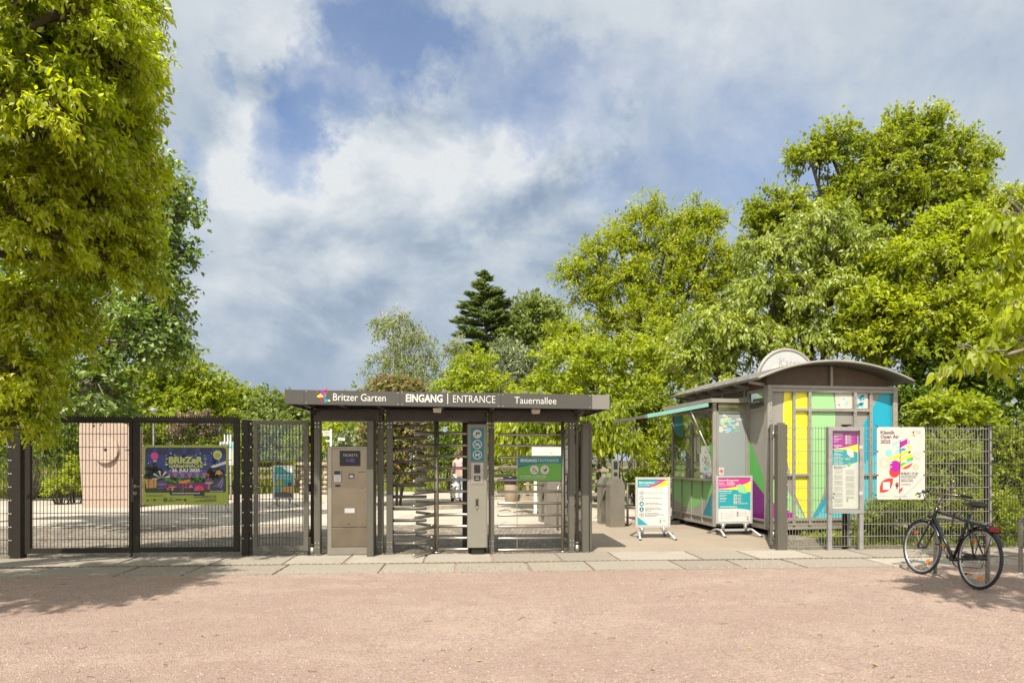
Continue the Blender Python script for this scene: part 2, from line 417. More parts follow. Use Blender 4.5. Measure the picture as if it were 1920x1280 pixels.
sheet('lawn', [gp(-60, 11.4), gp(-30, 11.5), gp(-4, 19), gp(9, 19), gp(40, 90), gp(-60, 90)], .004, 'lawn')

# the two rows of slabs in front of the gates, a rusty slot rail between them
mb = MB(); r = random.Random(5)
for w0, w1 in ((-1.76, -1.03), (-.94, -.10)):
    u = -16 + r.uniform(0, .6)
    while u < 16:
        wd = r.choice((1.0, 1.15, 1.35, .85, 1.25)); x0, x1 = u + .02, u + wd - .02
        j = [r.uniform(-.012, .012) for _ in range(4)]; zt = .014 + r.uniform(-.004, .005)
        mb.hexa([(*gp(x0 + j[0], w0), -.03), (*gp(x1 + j[1], w0), -.03), (*gp(x1 + j[2], w1), -.03), (*gp(x0 + j[3], w1), -.03),
                 (*gp(x0 + j[0], w0), zt), (*gp(x1 + j[1], w0), zt + r.uniform(-.003, .003)), (*gp(x1 + j[2], w1), zt), (*gp(x0 + j[3], w1), zt)])
        u += wd
structure('slab_paving', mb, 'slab')
M['rust'] = mat('rusty_slot_rail', (.13, .095, .065), .7, .3, .35, 12, .001, 50)
mb = MB()
mb.hexa([(*gp(-16, -1.025), -.02), (*gp(16, -1.025), -.02), (*gp(16, -.945), -.02), (*gp(-16, -.945), -.02), (*gp(-16, -1.025), .009), (*gp(16, -1.025), .009), (*gp(16, -.945), .009), (*gp(-16, -.945), .009)])
u = -12
while u < 12:
    a, b = gp(u, -1.0), gp(u + .055, -.97); mb.hexa([(*gp(u, -1.005), .009), (*gp(u + .05, -1.005), .009), (*gp(u + .05, -.965), .009), (*gp(u, -.965), .009), (*gp(u, -1.0), .022), (*gp(u + .05, -1.0), .022), (*gp(u + .05, -.97), .022), (*gp(u, -.97), .022)]); u += .09
structure('slot_rail_paving', mb, 'rust')

# loose grit and twigs lying on the forecourt
mb = MB(); r = random.Random(9)
for i in range(3600):
    u = r.uniform(-7.5, 8); w = -1.74 + abs(r.gauss(0, .16)) * (.5 + math.sin(u * 2.3) ** 2 + .8 * math.sin(u * .9 + 1) ** 2) if i % 3 else r.choice((-.985, -.08)) + r.gauss(0, .05)
    X, Y = gp(u, w); s = r.uniform(.003, .008); a = r.uniform(0, 6.28); ca, sa = math.cos(a), math.sin(a)
    mb.hexa([(X + s * (px * ca - py * sa), Y + s * (px * sa + py * ca), .016 + pz * s) for px, py, pz in ((-1, -.7, -.4), (1, -.6, -.4), (.9, .7, -.4), (-.8, .8, -.4), (-.5, -.4, .8), (.5, -.3, .7), (.5, .4, .9), (-.5, .4, .7))], i % 3)
for i in range(5200):
    Y = 4.3 + 5.0 * r.random() ** 1.2; X = r.uniform(-.8, .8) * Y; s = r.uniform(.003, .0085)
    a = r.uniform(0, 6.28); ca, sa = math.cos(a), math.sin(a)
    if Y > GO + .075 * X - 1.8 and r.random() < .6: continue
    P = [(X + s * (px * ca - py * sa), Y + s * (px * sa + py * ca), pz * s) for px, py, pz in ((-1, -.7, -.2), (1, -.6, -.2), (.9, .7, -.2), (-.8, .8, -.2), (-.5, -.4, .8), (.5, -.3, .7), (.5, .4, .9), (-.5, .4, .7))]
    mb.hexa(P, i % 3)
M['pebA'] = mat('grit_red', (.34, .24, .195), .9); M['pebB'] = mat('grit_pale', (.40, .32, .265), .9); M['pebC'] = mat('grit_dark', (.22, .15, .12), .9)
tag(mb.build('gravel', ['pebA', 'pebB', 'pebC']), 'loose red and pale grit scattered over the forecourt', 'gravel', kind='stuff')
mb = MB()
for i in range(95):
    Y = 4.5 + 4.4 * r.random(); X = r.uniform(-.78, .8) * Y; a = r.uniform(0, 6.28); L = r.uniform(.02, .09)
    if i % 4 == 0:
        mb.add([(X, Y, .004), (X + L * .4 * math.cos(a + .5), Y + L * .4 * math.sin(a + .5), .012), (X + L * .8 * math.cos(a), Y + L * .8 * math.sin(a), .006), (X + L * .4 * math.cos(a - .5), Y + L * .4 * math.sin(a - .5), .008)], [(0, 1, 2, 3)], 1)
    else:
        mb.tube([(X, Y, .004), (X + L * .5 * math.cos(a), Y + L * .5 * math.sin(a), .010), (X + L * math.cos(a + .5), Y + L * math.sin(a + .5), .005)], .0022, 4)
M['drylf'] = mat('dry_leaf', (.30, .24, .09), .8)
tag(mb.build('litter', ['bark', 'drylf']), 'dry twigs and fallen leaves lying on the forecourt grit', 'twigs', kind='stuff')

# weeds in the joints by the entrance
mb = MB()
for i in range(420):
    w = r.choice((-.985, -.08, -.02, -1.78)) + r.uniform(-.03, .03); u = r.uniform(-7, 6)
    if r.random() < .55: u = r.choice((-2.9, -1.2, -.75, .3, .95, 1.25, -3.4, -7.2, 1.2)) + r.uniform(-.12, .12)
    x, y = gp(u, w); a = r.uniform(0, 6.28); h = r.uniform(.012, .045)
    mb.add([(x, y, .004), (x + .008 * math.cos(a), y + .008 * math.sin(a), .004), (x + h * .7 * math.cos(a + .6), y + h * .7 * math.sin(a + .6), h)], [(0, 1, 2)])
M['weed'] = mat('weed_green', (.12, .15, .03), .8)
tag(mb.build('weeds', 'weed'), 'small weeds growing in the slab joints', 'weeds', kind='stuff')

# ---------------------------------------------------------------- fences and gates
def wire_mesh(mb, x0, x1, z0, z1, rows, pitch=.05, r=.0034, y=0.0, m=0, over=.0):
    n = max(1, round((x1 - x0) / pitch))
    for i in range(n + 1):
        x = x0 + (x1 - x0) * i / n
        mb.box(x - r, x + r, y - r, y + r, z0, z1 + over, m)
    for z in rows:
        mb.box(x0, x1, y - r - .008, y - r - .0005, z - .0045, z + .0045, m)
        mb.box(x0, x1, y + r + .0005, y + r + .008, z - .0045, z + .0045, m)
ROWS = [.28 + .2 * i for i in range(9)]

# fence at the far left
u = gu(22)
t = gthing('mesh_fence', 'dark double-wire mesh fence running out of view from the shaded gate post', 'fence', u)
mb = MB(); wire_mesh(mb, -2.6, -.02, .06, 2.05, [.08] + ROWS + [2.04], over=.03); mb.build('mesh_panel', 'wire', t)
mb = MB(); mb.box(-.03, -.004, -.036, -.020, .05, 2.07)
for z in ROWS: mb.box(-.024, -.010, -.041, -.036, z - .007, z + .007, 1)
mb.build('clamp_bar', ['gate', 'bolt'], t)

# double gate
u0 = gu(22); u1 = gu(468)
t = gthing('double_gate', 'dark two-leaf mesh gate with a toothed strip along its top', 'gate', u0)
L = u1 - u0; X = lambda px: gu(px) - u0
def gate_post(a, b, name='gate_post'):
    mb = MB(); mb.bbox(X(a), X(b), -.06, .10, 0, 2.10, .006)
    for z in ROWS: mb.box(X(a) + .015, X(a) + .03, -.066, -.06, z - .007, z + .007, 1)
    return mb.build(name, ['gate', 'bolt'], t)
gate_post(22.5, 43); gate_post(455, 468)
mb = MB(); mb.box(X(470), X(474.5), -.05, -.02, .03, 2.09)
for z in ROWS + [2.04]: mb.box(X(471.2), X(473.2), -.056, -.05, z - .008, z + .008, 1)
mb.build('clamp_bar', ['gate', 'bolt'], t)
def leaf(a, b, a2, b2):
    mb = MB(); y0, y1 = -.025, .035
    mb.box(X(a), X(a2), y0, y1, .07, 2.11); mb.box(X(b2), X(b), y0, y1, .07, 2.11)
    mb.box(X(a2), X(b2), y0 + .002, y1 - .002, .075, .15); mb.box(X(a2), X(b2), y0 + .002, y1 - .002, 2.045, 2.108)
    lf = mb.build('gate_leaf', 'gate', t)
    mi = MB(); wire_mesh(mi, X(a2) + .03, X(b2) - .03, .15, 2.045, ROWS); mi.build('mesh_infill', 'wire', lf)
    mt = MB(); x = X(a)
    mt.box(X(a), X(b), -.018, -.008, 2.11, 2.135)
    while x < X(b) - .02: mt.prism([(x, 2.135), (x + .016, 2.135), (x + .011, 2.165), (x + .005, 2.165)], -.018, -.008); x += .032
    mt.build('toothed_strip', 'gate', lf)
    return lf
la = leaf(48.5, 249, 58, 243); lb = leaf(250.5, 449, 261, 438.5)
def lever(parent, x, z, y=-.03, L=.13):
    mb = MB(); mb.cyl((x, y, z), (x, y - .012, z), .024, 14); mb.tube([(x, y - .01, z), (x, y - .055, z), (x + .02, y - .062, z), (x + L, y - .062, z)], .0095, 8); mb.build('handle', 'steel', parent)
    mb = MB(); mb.cyl((x, y, z - .105), (x, y - .012, z - .105), .026, 14); mb.cyl((x, y - .012, z - .098), (x, y - .018, z - .098), .011, 10, 1); mb.box(x - .003, x + .003, y - .018, y - .012, z - .125, z - .11, 1); mb.build('lock', ['steel', 'black'], parent)
lever(lb, X(255.5), gz(255, 911))
mb = MB(); mb.box(X(247), X(253), -.034, -.026, gz(255, 940), gz(255, 895)); mb.build('lock_case', 'black', lb)
mb = MB(); mb.box(X(246), X(248.5), -.02, .0, .0, .4); mb.build('drop_bolt', 'gate', la)

# pedestrian gate
u0 = gu(476); X = lambda px: gu(px) - u0
t = gthing('pedestrian_gate', 'narrow single mesh gate with a steel lever handle beside the canopy', 'gate', u0)
mb = MB(); y0, y1 = -.04, .02
mb.box(X(476.5), X(484), y0, y1, .08, 2.09); mb.box(X(570), X(579), y0, y1, .08, 2.09); mb.box(X(484), X(570), y0 + .002, y1 - .002, .085, .155); mb.box(X(484), X(570), y0 + .002, y1 - .002, 2.03, 2.088)
fr = mb.build('gate_frame', 'post', t)
mi = MB(); wire_mesh(mi, X(484) + .02, X(570) - .02, .155, 2.03, ROWS[:1] + ROWS[1:], .052, .0055); mi.build('mesh_infill', 'wire', fr)
mb = MB(); mb.box(X(484) + .003, X(570) - .003, .012, .016, 1.46, 2.028); mb.build('acrylic_sheet', 'plexi', fr)
lever(fr, X(481), gz(481, 912), -.045, .13)
for z in (.35, 1.05, 1.8): mb = MB(); mb.cyl((X(581), -.01, z - .06), (X(581), -.01, z + .06), .014, 8); mb.build('hinge', 'gate', t)
mb = MB(); mb.bbox(X(577.5), X(583), -.05, .0, .0, .08, .004); mb.build('floor_pivot', 'gate', t)

# banner on the double gate
def night_banner():
    k = 10.45 / 1280 / 10.67; q = lambda x, y: ((x - 867) * k, (1235 - y) * k)
    u = gu(351); zb = gz(351, 945.5)
    t = gthing('event_banner', 'lime green banner for a summer night festival tied to the double gate', 'banner', u, -.05)
    W = (1690 - 45) * k; H = (1235 - 45) * k
    mb = MB(); n = 16
    a = Art(-.004)
    a.rect(*[(45 - 867) * k, (1690 - 867) * k], 0, H, 'lime')
    def P(pts, c, keep=False): a.poly([q(*p) for p in pts], c, keep)
    def E(x, y, rx, ry, c, keep=False): cx, cz = q(x, y); a.circ(cx, cz, rx * k, c, ry * k, keep=keep)
    B = [(120, 92), (1610, 92), (1648, 130), (1648, 965), (1625, 990), (105, 990), (78, 960), (88, 130)]
    P(B, 'navy')
    P([(128, 100), (1602, 100), (1640, 136), (1640, 520), (84, 520), (92, 136)], 'nightdeep')
    P([(95, 230), (1640, 230), (1640, 560), (90, 560)], 'night')
    for x in (230, 520, 800, 1060, 1380): P([(x, 100), (x + 90, 100), (x + 60, 560), (x - 10, 560)], 'night', True)
    P([(88, 540), (1640, 540), (1640, 640), (86, 640)], 'violet'); P([(480, 600), (1300, 600), (1380, 700), (420, 700)], 'dusk')
    for x in (560, 700, 840, 980, 1120): P([(x - 30, 705), (x + 90, 705), (x + 50, 590), (x + 20, 590)], 'violet', x > 560)
    P([(1340, 470), (1648, 360), (1648, 420), (1400, 500)], 'greylight')
    P([(80, 700), (1646, 700), (1646, 960), (1622, 985), (105, 985), (78, 955)], 'darkgreen')
    r = random.Random(3)
    for i in range(46):
        x = r.uniform(480, 1300); E(x, r.uniform(700, 770), r.uniform(25, 55), r.uniform(18, 40), r.choice(('darkgreen', 'midgreen', 'green', 'darkgreen')), i > 0)
    for i in range(40):
        E(r.uniform(110, 470), r.uniform(480, 720), r.uniform(30, 70), r.uniform(25, 50), r.choice(('darkgreen', 'darkgreen', 'black')), i > 0)
        E(r.uniform(1300, 1610), r.uniform(510, 720), r.uniform(30, 60), r.uniform(25, 50), r.choice(('darkgreen', 'darkgreen', 'black')), True)
    P([(480, 800), (1300, 800), (1340, 900), (430, 900)], 'purple')
    for i in range(60): E(r.uniform(330, 1600), r.uniform(790, 960), r.uniform(8, 34), r.uniform(6, 22), r.choice(('purple', 'plum', 'black', 'violet', 'darkgreen', 'pink')), i > 0)
    # fan of folded paper, lantern block, toadstools, tent, kite
    fx, fy = 390, 700
    for i in range(9):
        a0, a1 = R(200 - i * 22 - 4), R(200 - i * 22 - 18)
        P([(fx, fy)] + [(fx + 175 * math.cos(x), fy - 150 * math.sin(x)) for x in (a0, a1)], 'navy' if i % 2 else 'greylight', i > 0)
    P([(78, 720), (310, 720), (300, 890), (110, 900)], 'tan'); P([(140, 720), (170, 720), (160, 895), (145, 895)], 'brown'); P([(240, 725), (262, 725), (262, 900), (250, 900)], 'brown', True)
    def shroom(x, y, w, h, cap, under, stem):
        P([(x - w * .1, y), (x + w * .1, y), (x + w * .13, y + h), (x - w * .13, y + h)], stem)
        P([(x - w / 2, y)] + [(x - w / 2 * math.cos(R(i * 18)), y - h * .75 * math.sin(R(i * 18))) for i in range(1, 10)] + [(x + w / 2, y)], cap); E(x, y, w / 2, h * .14, under)
    shroom(405, 830, 190, 95, 'violet', 'dusk', 'violet'); shroom(610, 880, 160, 70, 'brown', 'tan', 'tan'); shroom(1320, 800, 170, 130, 'violet', 'tan', 'dusk')
    P([(720, 800), (760, 760), (960, 725), (950, 770), (880, 800), (800, 812)], 'orange'); P([(815, 800), (830, 800), (835, 950), (800, 950)], 'brown'); P([(870, 800), (880, 800), (878, 900), (872, 900)], 'tan', True)
    P([(915, 890), (965, 835), (1015, 890)], 'tan'); E(1125, 950, 100, 105, 'red'); P([(1020, 945), (1230, 945), (1230, 1060), (1020, 1060)], 'darkgreen')
    P([(1025, 950), (1060, 880), (1110, 845), (1125, 950)], 'pink')
    P([(1380, 890), (1590, 690), (1600, 830), (1550, 920), (1500, 880)], 'violet'); a.line([q(1490, 880), q(1590, 700)], 5 * k, 'greylight'); a.line([q(1540, 910), q(1592, 760)], 5 * k, 'greylight', True)
    E(1510, 590, 48, 48, 'tan'); P([(1430, 660), (1460, 560), (1500, 540), (1470, 610)], 'tan', True); P([(1520, 545), (1570, 580), (1590, 630), (1545, 600)], 'tan', True)
    E(1300, 640, 26, 28, 'red'); a.line([q(1310, 670), q(1300, 740)], 8 * k, 'red')
    # balloons
    E(267, 262, 74, 74, 'pink'); E(280, 250, 40, 44, 'pink'); P([(232, 345), (318, 345), (306, 398), (244, 398)], 'brown'); P([(236, 345), (314, 345), (312, 365), (238, 365)], 'greylight')
    E(1484, 238, 86, 92, 'limepale'); P([(1450, 310), (1518, 310), (1532, 345), (1500, 338)], 'limepale'); a.line([q(1510, 345), q(1525, 390), q(1560, 420)], 4 * k, 'greylight')
    for i, s in enumerate(('BIS IN', 'DIE NACHT', 'HINEIN')): cx, cz = q(1484, 230 + i * 27); a.textw(s, cx, cz, 17 * k, 'navy', .02, center=True, rot=.12)
    for x, y, s in ((580, 210, 12), (495, 250, 8), (1150, 210, 11), (1235, 255, 9), (1365, 200, 10), (485, 378, 9), (1250, 378, 9), (150, 405, 9), (190, 380, 7), (1405, 435, 8)): E(x, y, s, s, 'white', x != 580)
    for pts in ([(635, 205), (690, 265), (680, 275)], [(1095, 205), (1040, 265), (1050, 275)], [(470, 290), (535, 318), (470, 340), (500, 318)], [(1278, 290), (1210, 318), (1278, 340), (1248, 318)], [(455, 432), (500, 405), (545, 435), (500, 448)], [(1285, 432), (1240, 405), (1195, 435), (1240, 448)], [(735, 250), (750, 285), (738, 285)], [(1000, 250), (985, 285), (997, 285)], [(545, 480), (575, 478), (560, 500)], [(1165, 480), (1195, 478), (1180, 500)]): P(pts, 'limepale')
    x0, z0 = q(540, 402); x1, _ = q(1205, 402); a.text('BRItZeR', x0, x1, z0, 122 * k, 'limepale', .055)
    x0, z0 = q(548, 490); x1, _ = q(1200, 490); a.text('GARteNNACHt', x0, x1, z0, 66 * k, 'limepale', .045)
    x0, z0 = q(598, 575); x1, _ = q(1140, 575); a.text('26. JULI 2025', x0, x1, z0, 64 * k, 'white', .05)
    P([(555, 545), (568, 535), (582, 545), (570, 568)], 'limepale'); P([(1155, 545), (1168, 535), (1182, 545), (1170, 568)], 'limepale', True)
    for dx in (0,):
        x0, z0 = q(555, 1040); x1, z1 = q(1188, 968); rr = (z1 - z0) / 2
        a.rect(x0 + rr, x1 - rr, z0, z1, 'navy'); a.circ(x0 + rr, z0 + rr, rr, 'navy', keep=True); a.circ(x1 - rr, z0 + rr, rr, 'navy', keep=True)
        p0, zz = q(600, 1016); p1, _ = q(1142, 1016); a.text('WWW.BRITZER-GARTENNACHT.DE', p0, p1, zz, 26 * k, 'white', .03)
    for s, xa, xb, y, h in (('MIT BESONDEREM DANK', 103, 437, 1056, 15), ('EINLASS AB 16 UHR', 1195, 1462, 1064, 17), ('PROGRAMMBEGINN AB 17 UHR', 1030, 1462, 1094, 17), ('TIPPS ZUR ANFAHRT', 1335, 1590, 976, 14)):
        p0, zz = q(xa, y); p1, _ = q(xb, y); a.text(s, p0, p1, zz, h * k, 'white' if y < 1000 else 'navy', .04)
    for y, xa, sd in ((1128, 1230, 1), (1152, 1135, 2), (1172, 1030, 3)): p0, zz = q(xa, y); p1, _ = q(1462, y); a.small(p0, p1, zz, 10 * k, 'navy', sd, 1)
    E(475, 1130, 38, 38, 'navy'); P([(455, 1140), (475, 1105), (495, 1140)], 'lime')
    P([(670, 1120), (790, 1120), (790, 1142), (670, 1142)], 'navy'); P([(820, 1118), (880, 1118), (886, 1160), (850, 1160)], 'navy')
    cx, cz = q(590, 1112); a.ring(cx, cz, 22 * k, 5 * k, 'navy')
    p0, zz = q(536, 1160); p1, _ = q(645, 1160); a.small(p0, p1, zz, 18 * k, 'navy', 9, 1)
    P([(110, 1125), (165, 1135), (130, 1165)], 'navy'); p0, zz = q(165, 1145); p1, _ = q(215, 1145); a.small(p0, p1, zz, 6 * k, 'darkgrey', 6, 1)
    E(268, 1130, 26, 16, 'navy'); p0, zz = q(235, 1160); p1, _ = q(305, 1160); a.small(p0, p1, zz, 6 * k, 'darkgrey', 7, 1); p0, zz = q(325, 1130); p1, _ = q(410, 1130); a.small(p0, p1, zz, 6 * k, 'darkgrey', 8, 1)
    sh = MB(); sh.box((45 - 867) * k, (1690 - 867) * k, -.004, 0, 0, H)
    sh.build('vinyl_sheet', PR['lime'], t, (0, 0, zb)); a.done('printed_face', t, (0, 0, zb))
    for x, y in ((65, 62), (870, 66), (1670, 62), (60, 640), (1672, 640), (860, 1210), (60, 1212), (1660, 1212)):
        cx, cz = q(x, y); mb = MB(); mb.cyl((cx, -.004, cz + zb), (cx, -.05, cz + zb), .009, 10); mb.build('grommet', 'bolt', t)
    for (x, y), (dx, dz) in (((60, 60), (-.03, .03)), ((1675, 60), (.03, .03)), ((870, 58), (0, .03)), ((58, 1212), (-.03, -.13)), ((1662, 1212), (.02, -.13))):
        cx, cz = q(x, y); mb = MB(); mb.tube([(cx, -.052, cz + zb), (cx + dx * .5, -.045, cz + zb + dz * .5), (cx + dx, .0, cz + zb + dz)], .004, 5); mb.build('cable_tie', 'clip', t)
night_banner()
# ---------------------------------------------------------------- entrance canopy
def canopy():
    t = gthing('entrance_canopy', 'long grey entrance canopy lettered EINGANG over the turnstile bays', 'canopy', gu(840))
    c0 = gu(840); WF, WB = -.95, .95
    uL, uR = gu(534, WF) - c0, gu(1143, WF) - c0
    zt = lambda x: 2.482 - (x - uL) / (uR - uL) * .044
    zb = lambda x: 2.280 - (x - uL) / (uR - uL) * .052
    def slab(mb, x0, x1, w0, w1, za, zc, m=0):
        mb.hexa([(x0, w0, za(x0)), (x1, w0, za(x1)), (x1, w1, za(x1)), (x0, w1, za(x0)), (x0, w0, zc(x0)), (x1, w0, zc(x1)), (x1, w1, zc(x1)), (x0, w1, zc(x0))], m)
    X = lambda px: gu(px, WF) - c0
    seams = [uL, X(570), X(750), X(939), X(1110), uR]
    for i in range(5):
        mb = MB(); slab(mb, seams[i] + .0015, seams[i + 1] - .0015, WF, WF + .02, zb, zt)
        for x in (seams[i] + .03, seams[i + 1] - .03):
            if 0 < i < 4:
                for f in (zt, zb): z = f(x) + (-.02 if f is zt else .02); mb.cyl((x, WF, z), (x, WF - .004, z), .0055, 8, 1)
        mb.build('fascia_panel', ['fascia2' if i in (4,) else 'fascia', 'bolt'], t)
    mb = MB(); slab(mb, uL, uL + .02, WF + .021, WB, zb, zt); slab(mb, uR - .02, uR, WF + .021, WB, zb, zt); slab(mb, uL, uR, WB, WB + .02, zb, zt)
    mb.build('side_fascia', 'fascia', t)
    mb = MB(); slab(mb, uL + .02, uR - .02, WF + .02, WB, lambda x: zt(x) - .05, lambda x: zt(x) - .012)
    mb.build('roof_deck', 'fascia', t)
    mb = MB()
    for w in (-.86, -.45, .1, .5, .86): slab(mb, uL + .05, uR - .05, w - .03, w + .03, lambda x: zb(x) + .02, lambda x: zt(x) - .052)
    slab(mb, uL + .021, uR - .021, WF + .03, WF + .10, lambda x: zb(x) + .004, lambda x: zb(x) + .018)
    for px in (590, 655, 720, 830, 920, 1000, 1075): x = gu(px) - c0; slab(mb, x - .03, x + .03, WF + .12, WB - .02, lambda x: zb(x) + .0, lambda x: zb(x) + .019)
    mb.build('roof_beam', 'lintel', t)
    # lettering
    a = Art(WF, .002); zl = lambda x: (zt(x) + zb(x)) / 2
    sl = -.0098
    def T(s, p0, p1, py, cap, bold, c='white'): x0 = X(p0); a.text(s, x0, X(p1), gz(p0, py, WF), cap, c, bold, keep=False, rot=-.011)
    garden_logo(a, X(594), gz(594, 752.5, WF), X(619) - X(594))
    T('Britzer Garten', 624.5, 723.5, 750.6, .104, .004); T('EINGANG', 761, 830, 752.6, .106, .03)
    T('ENTRANCE', 849.5, 928.5, 754.0, .106, -.004); T('Tauernallee', 964.5, 1043, 756.2, .100, .0)
    x = X(839.5); a.rect(x - .006, x + .006, gz(839, 757, WF), gz(839, 737, WF), 'white')
    a.done('lettering', t)
    # portal frames
    def post(px0, px1, z1=2.24, w0=-.05, w1=.09):
        x0, x1 = gu(px0) - c0, gu(px1) - c0; mb = MB(); mb.bbox(x0, x1, w0, w1, 0, z1, .005)
        cx = (x0 + x1) / 2
        for z in (2.055, 1.995, .20, .13):
            for dx in (-.024, .024): mb.cyl((cx + dx, w0, z), (cx + dx, w0 - .005, z), .007, 8, 1)
        mb.bbox(x0 - .02, x1 + .02, w0 - .02, w1 + .02, .014, .03, .004)
        return mb.build('portal_post', ['post', 'bolt'], t)
    def lintel(px0, px1):
        x0, x1 = gu(px0) - c0, gu(px1) - c0; mb = MB(); mb.bbox(x0, x1, -.10, .22, 2.085, 2.20, .008)
        mb.box(x0 + .05, x1 - .05, -.13, -.101, 2.085, 2.235); mb.box(x0, x1, -.12, .22, 2.236, 2.262); return mb.build('portal_lintel', 'lintel', t)
    for p in ((590, 601.5), (708.5, 719), (725, 737), (905, 914), (916, 926.5), (1066.5, 1076.5)): post(*p)
    lintel(590, 719); lintel(725, 914); lintel(916, 1080)
    mb = MB(); mb.bbox(gu(693) - c0, gu(705) - c0, -.32, .06, 0, 2.08, .004); mb.build('side_panel', 'post', t)
    # back posts
    for px in (872.5,):
        x = gu(px, .75) - c0; mb = MB(); mb.bbox(x - .05, x + .05, .70, .80, 0, 2.24, .004); mb.build('rear_post', 'lintel', t)
    # vents in the soffit panels
    for px in (843, 975):
        x = gu(px) - c0; mb = MB()
        mb.ell((x, -.131, 2.15), (.032, .006, .022), 14, 8)
        for i in range(3): mb.bar((x + .028 * math.cos(i * 1.05), -.139, 2.15 + .018 * math.sin(i * 1.05)), (x - .028 * math.cos(i * 1.05), -.139, 2.15 - .018 * math.sin(i * 1.05)), .003, .004, 1)
        mb.build('vent', ['fascia', 'black'], t)
    # floodlights
    for px, py in ((820, 769), (1004.5, 771)):
        x = gu(px, -.6) - c0; z = gz(px, py, -.6); mb = MB()
        mb.hexa([(x - .055, -.64, z - .035), (x + .055, -.64, z - .035), (x + .055, -.5, z - .03), (x - .055, -.5, z - .03), (x - .062, -.66, z + .03), (x + .062, -.66, z + .03), (x + .062, -.48, z + .04), (x - .062, -.48, z + .04)])
        mb.box(x - .02, x + .02, -.58, -.54, z + .041, z + .075)
        fl = mb.build('floodlight', 'lampbody', t); mb = MB(); mb.box(x - .05, x + .05, -.6455, -.6415, z - .026, z + .012); mb.build('lens', 'alu', fl)
    # downpipes
    for px, wv, top in ((585.5, -.02, 2.2), (1082, -.03, 2.2)):
        x = gu(px, wv) - c0; mb = MB()
        mb.tube([(x + .06, wv - .28, 2.255), (x + .02, wv - .1, 2.2), (x, wv, 2.1), (x, wv, .12)], .027, 10)
        for z in (1.95, .16): mb.cyl((x, wv, z - .02), (x, wv, z + .02), .033, 10)
        mb.cyl((x, wv, .0), (x, wv, .13), .036, 10, 1)
        mb.build('downpipe', ['gate' if px < 600 else 'post', 'steel2'], t)
canopy()

# ---------------------------------------------------------------- ticket machine
def tickets():
    c = gu(656); t = gthing('ticket_machine', 'brushed steel ticket machine with a dark screen in the first bay', 'ticket machine', c, -.12)
    X = lambda px: gu(px, -.12) - c
    x0, x1 = X(613), X(691.5); zt = gz(650, 836, -.12)
    mb = MB(); mb.bbox(x0, x1, 0, .42, .03, zt, .012); mb.box(x0 + .02, x1 - .02, .02, .4, .0, .03); mb.build('housing', 'steel2', t)
    Z = lambda py: gz(650, py, -.12)
    D = MB(); D.bbox(X(622.5), X(689.5), -.008, 0, Z(987), Z(840.5), .003); dr = D.build('service_door', 'steel', t); D = MB(); D.box(X(621.8), X(690.2), -.003, -.0005, Z(1025), Z(839.8)); D.build('door_gap', 'black', t)
    D = MB(); D.bbox(X(622.5), X(689.5), -.008, 0, Z(1024), Z(988.5), .003); D.build('lower_flap', 'steel', t)
    a = Art(-.008, .002); a.rect(X(637.3) - .006, X(675.8) + .006, Z(873.2) - .006, Z(844.6) + .006, 'grey'); a.rect(X(637.3), X(675.8), Z(873.2), Z(844.6), 'black')
    a.text('TICKETS', X(643), X(670.5), Z(855.3), .036, 'offwhite', .005); a.rect(X(648), X(665.8), Z(867.5), Z(857.7), 'navy'); a.rect(X(649), X(656), Z(865), Z(861), 'violet'); a.rect(X(657), X(665), Z(866), Z(859), 'violet', True)
    a.done('display', t)
    K = MB(); K.bbox(X(627), X(639.8), -.04, -.008, Z(902.5), Z(881), .003)
    K.hexa([(X(627.5), -.044, Z(889)), (X(639.3), -.044, Z(889)), (X(639.3), -.0405, Z(889)), (X(627.5), -.0405, Z(889)), (X(627.5), -.044, Z(882)), (X(639.3), -.044, Z(882)), (X(639.3), -.0405, Z(882)), (X(627.5), -.0405, Z(882))], 1)
    for i in range(4):
        for j in range(3): x = X(629.8 + j * 3.1); z = Z(899.8 - i * 2.9); K.cbox((x, -.042, z), (.018, .006, .013), 2)
    K.build('keypad', ['white', 'black', 'alu'], t)
    K = MB(); K.bbox(X(654), X(664.5), -.012, -.008, Z(896.5), Z(888), .002, 0); K.box(X(656), X(662.8), -.016, -.012, Z(895), Z(890.3), 1); K.build('card_reader', ['black', 'white'], t)
    K = MB(); K.box(X(629), X(638), -.014, -.008, Z(912), Z(908), 0); K.cyl((X(631), -.012, Z(911)), (X(631), -.03, Z(911)), .008, 8, 0); K.cyl((X(636), -.012, Z(911)), (X(636), -.03, Z(911)), .006, 8, 0); K.build('lock', ['black'], t)
    K = MB(); K.box(X(645), X(666.5), -.0085, .05, Z(962), Z(951), 0); K.box(X(646.4), X(665.2), -.012, -.0086, Z(961), Z(952.4), 1); K.build('ticket_tray', ['steel', 'alu'], t)
    K = MB(); K.box(X(672), X(684), -.010, -.008, Z(885), Z(884)); K.build('coin_slot', 'black', t)
    K = MB(); K.box(X(677), X(680.5), -.011, -.008, Z(915), Z(914)); K.build('keyhole', 'black', t)
    K = MB(); K.box(X(652), X(656), -.012, -.008, Z(982.5), Z(981)); K.build('door_latch', 'black', t)
tickets()

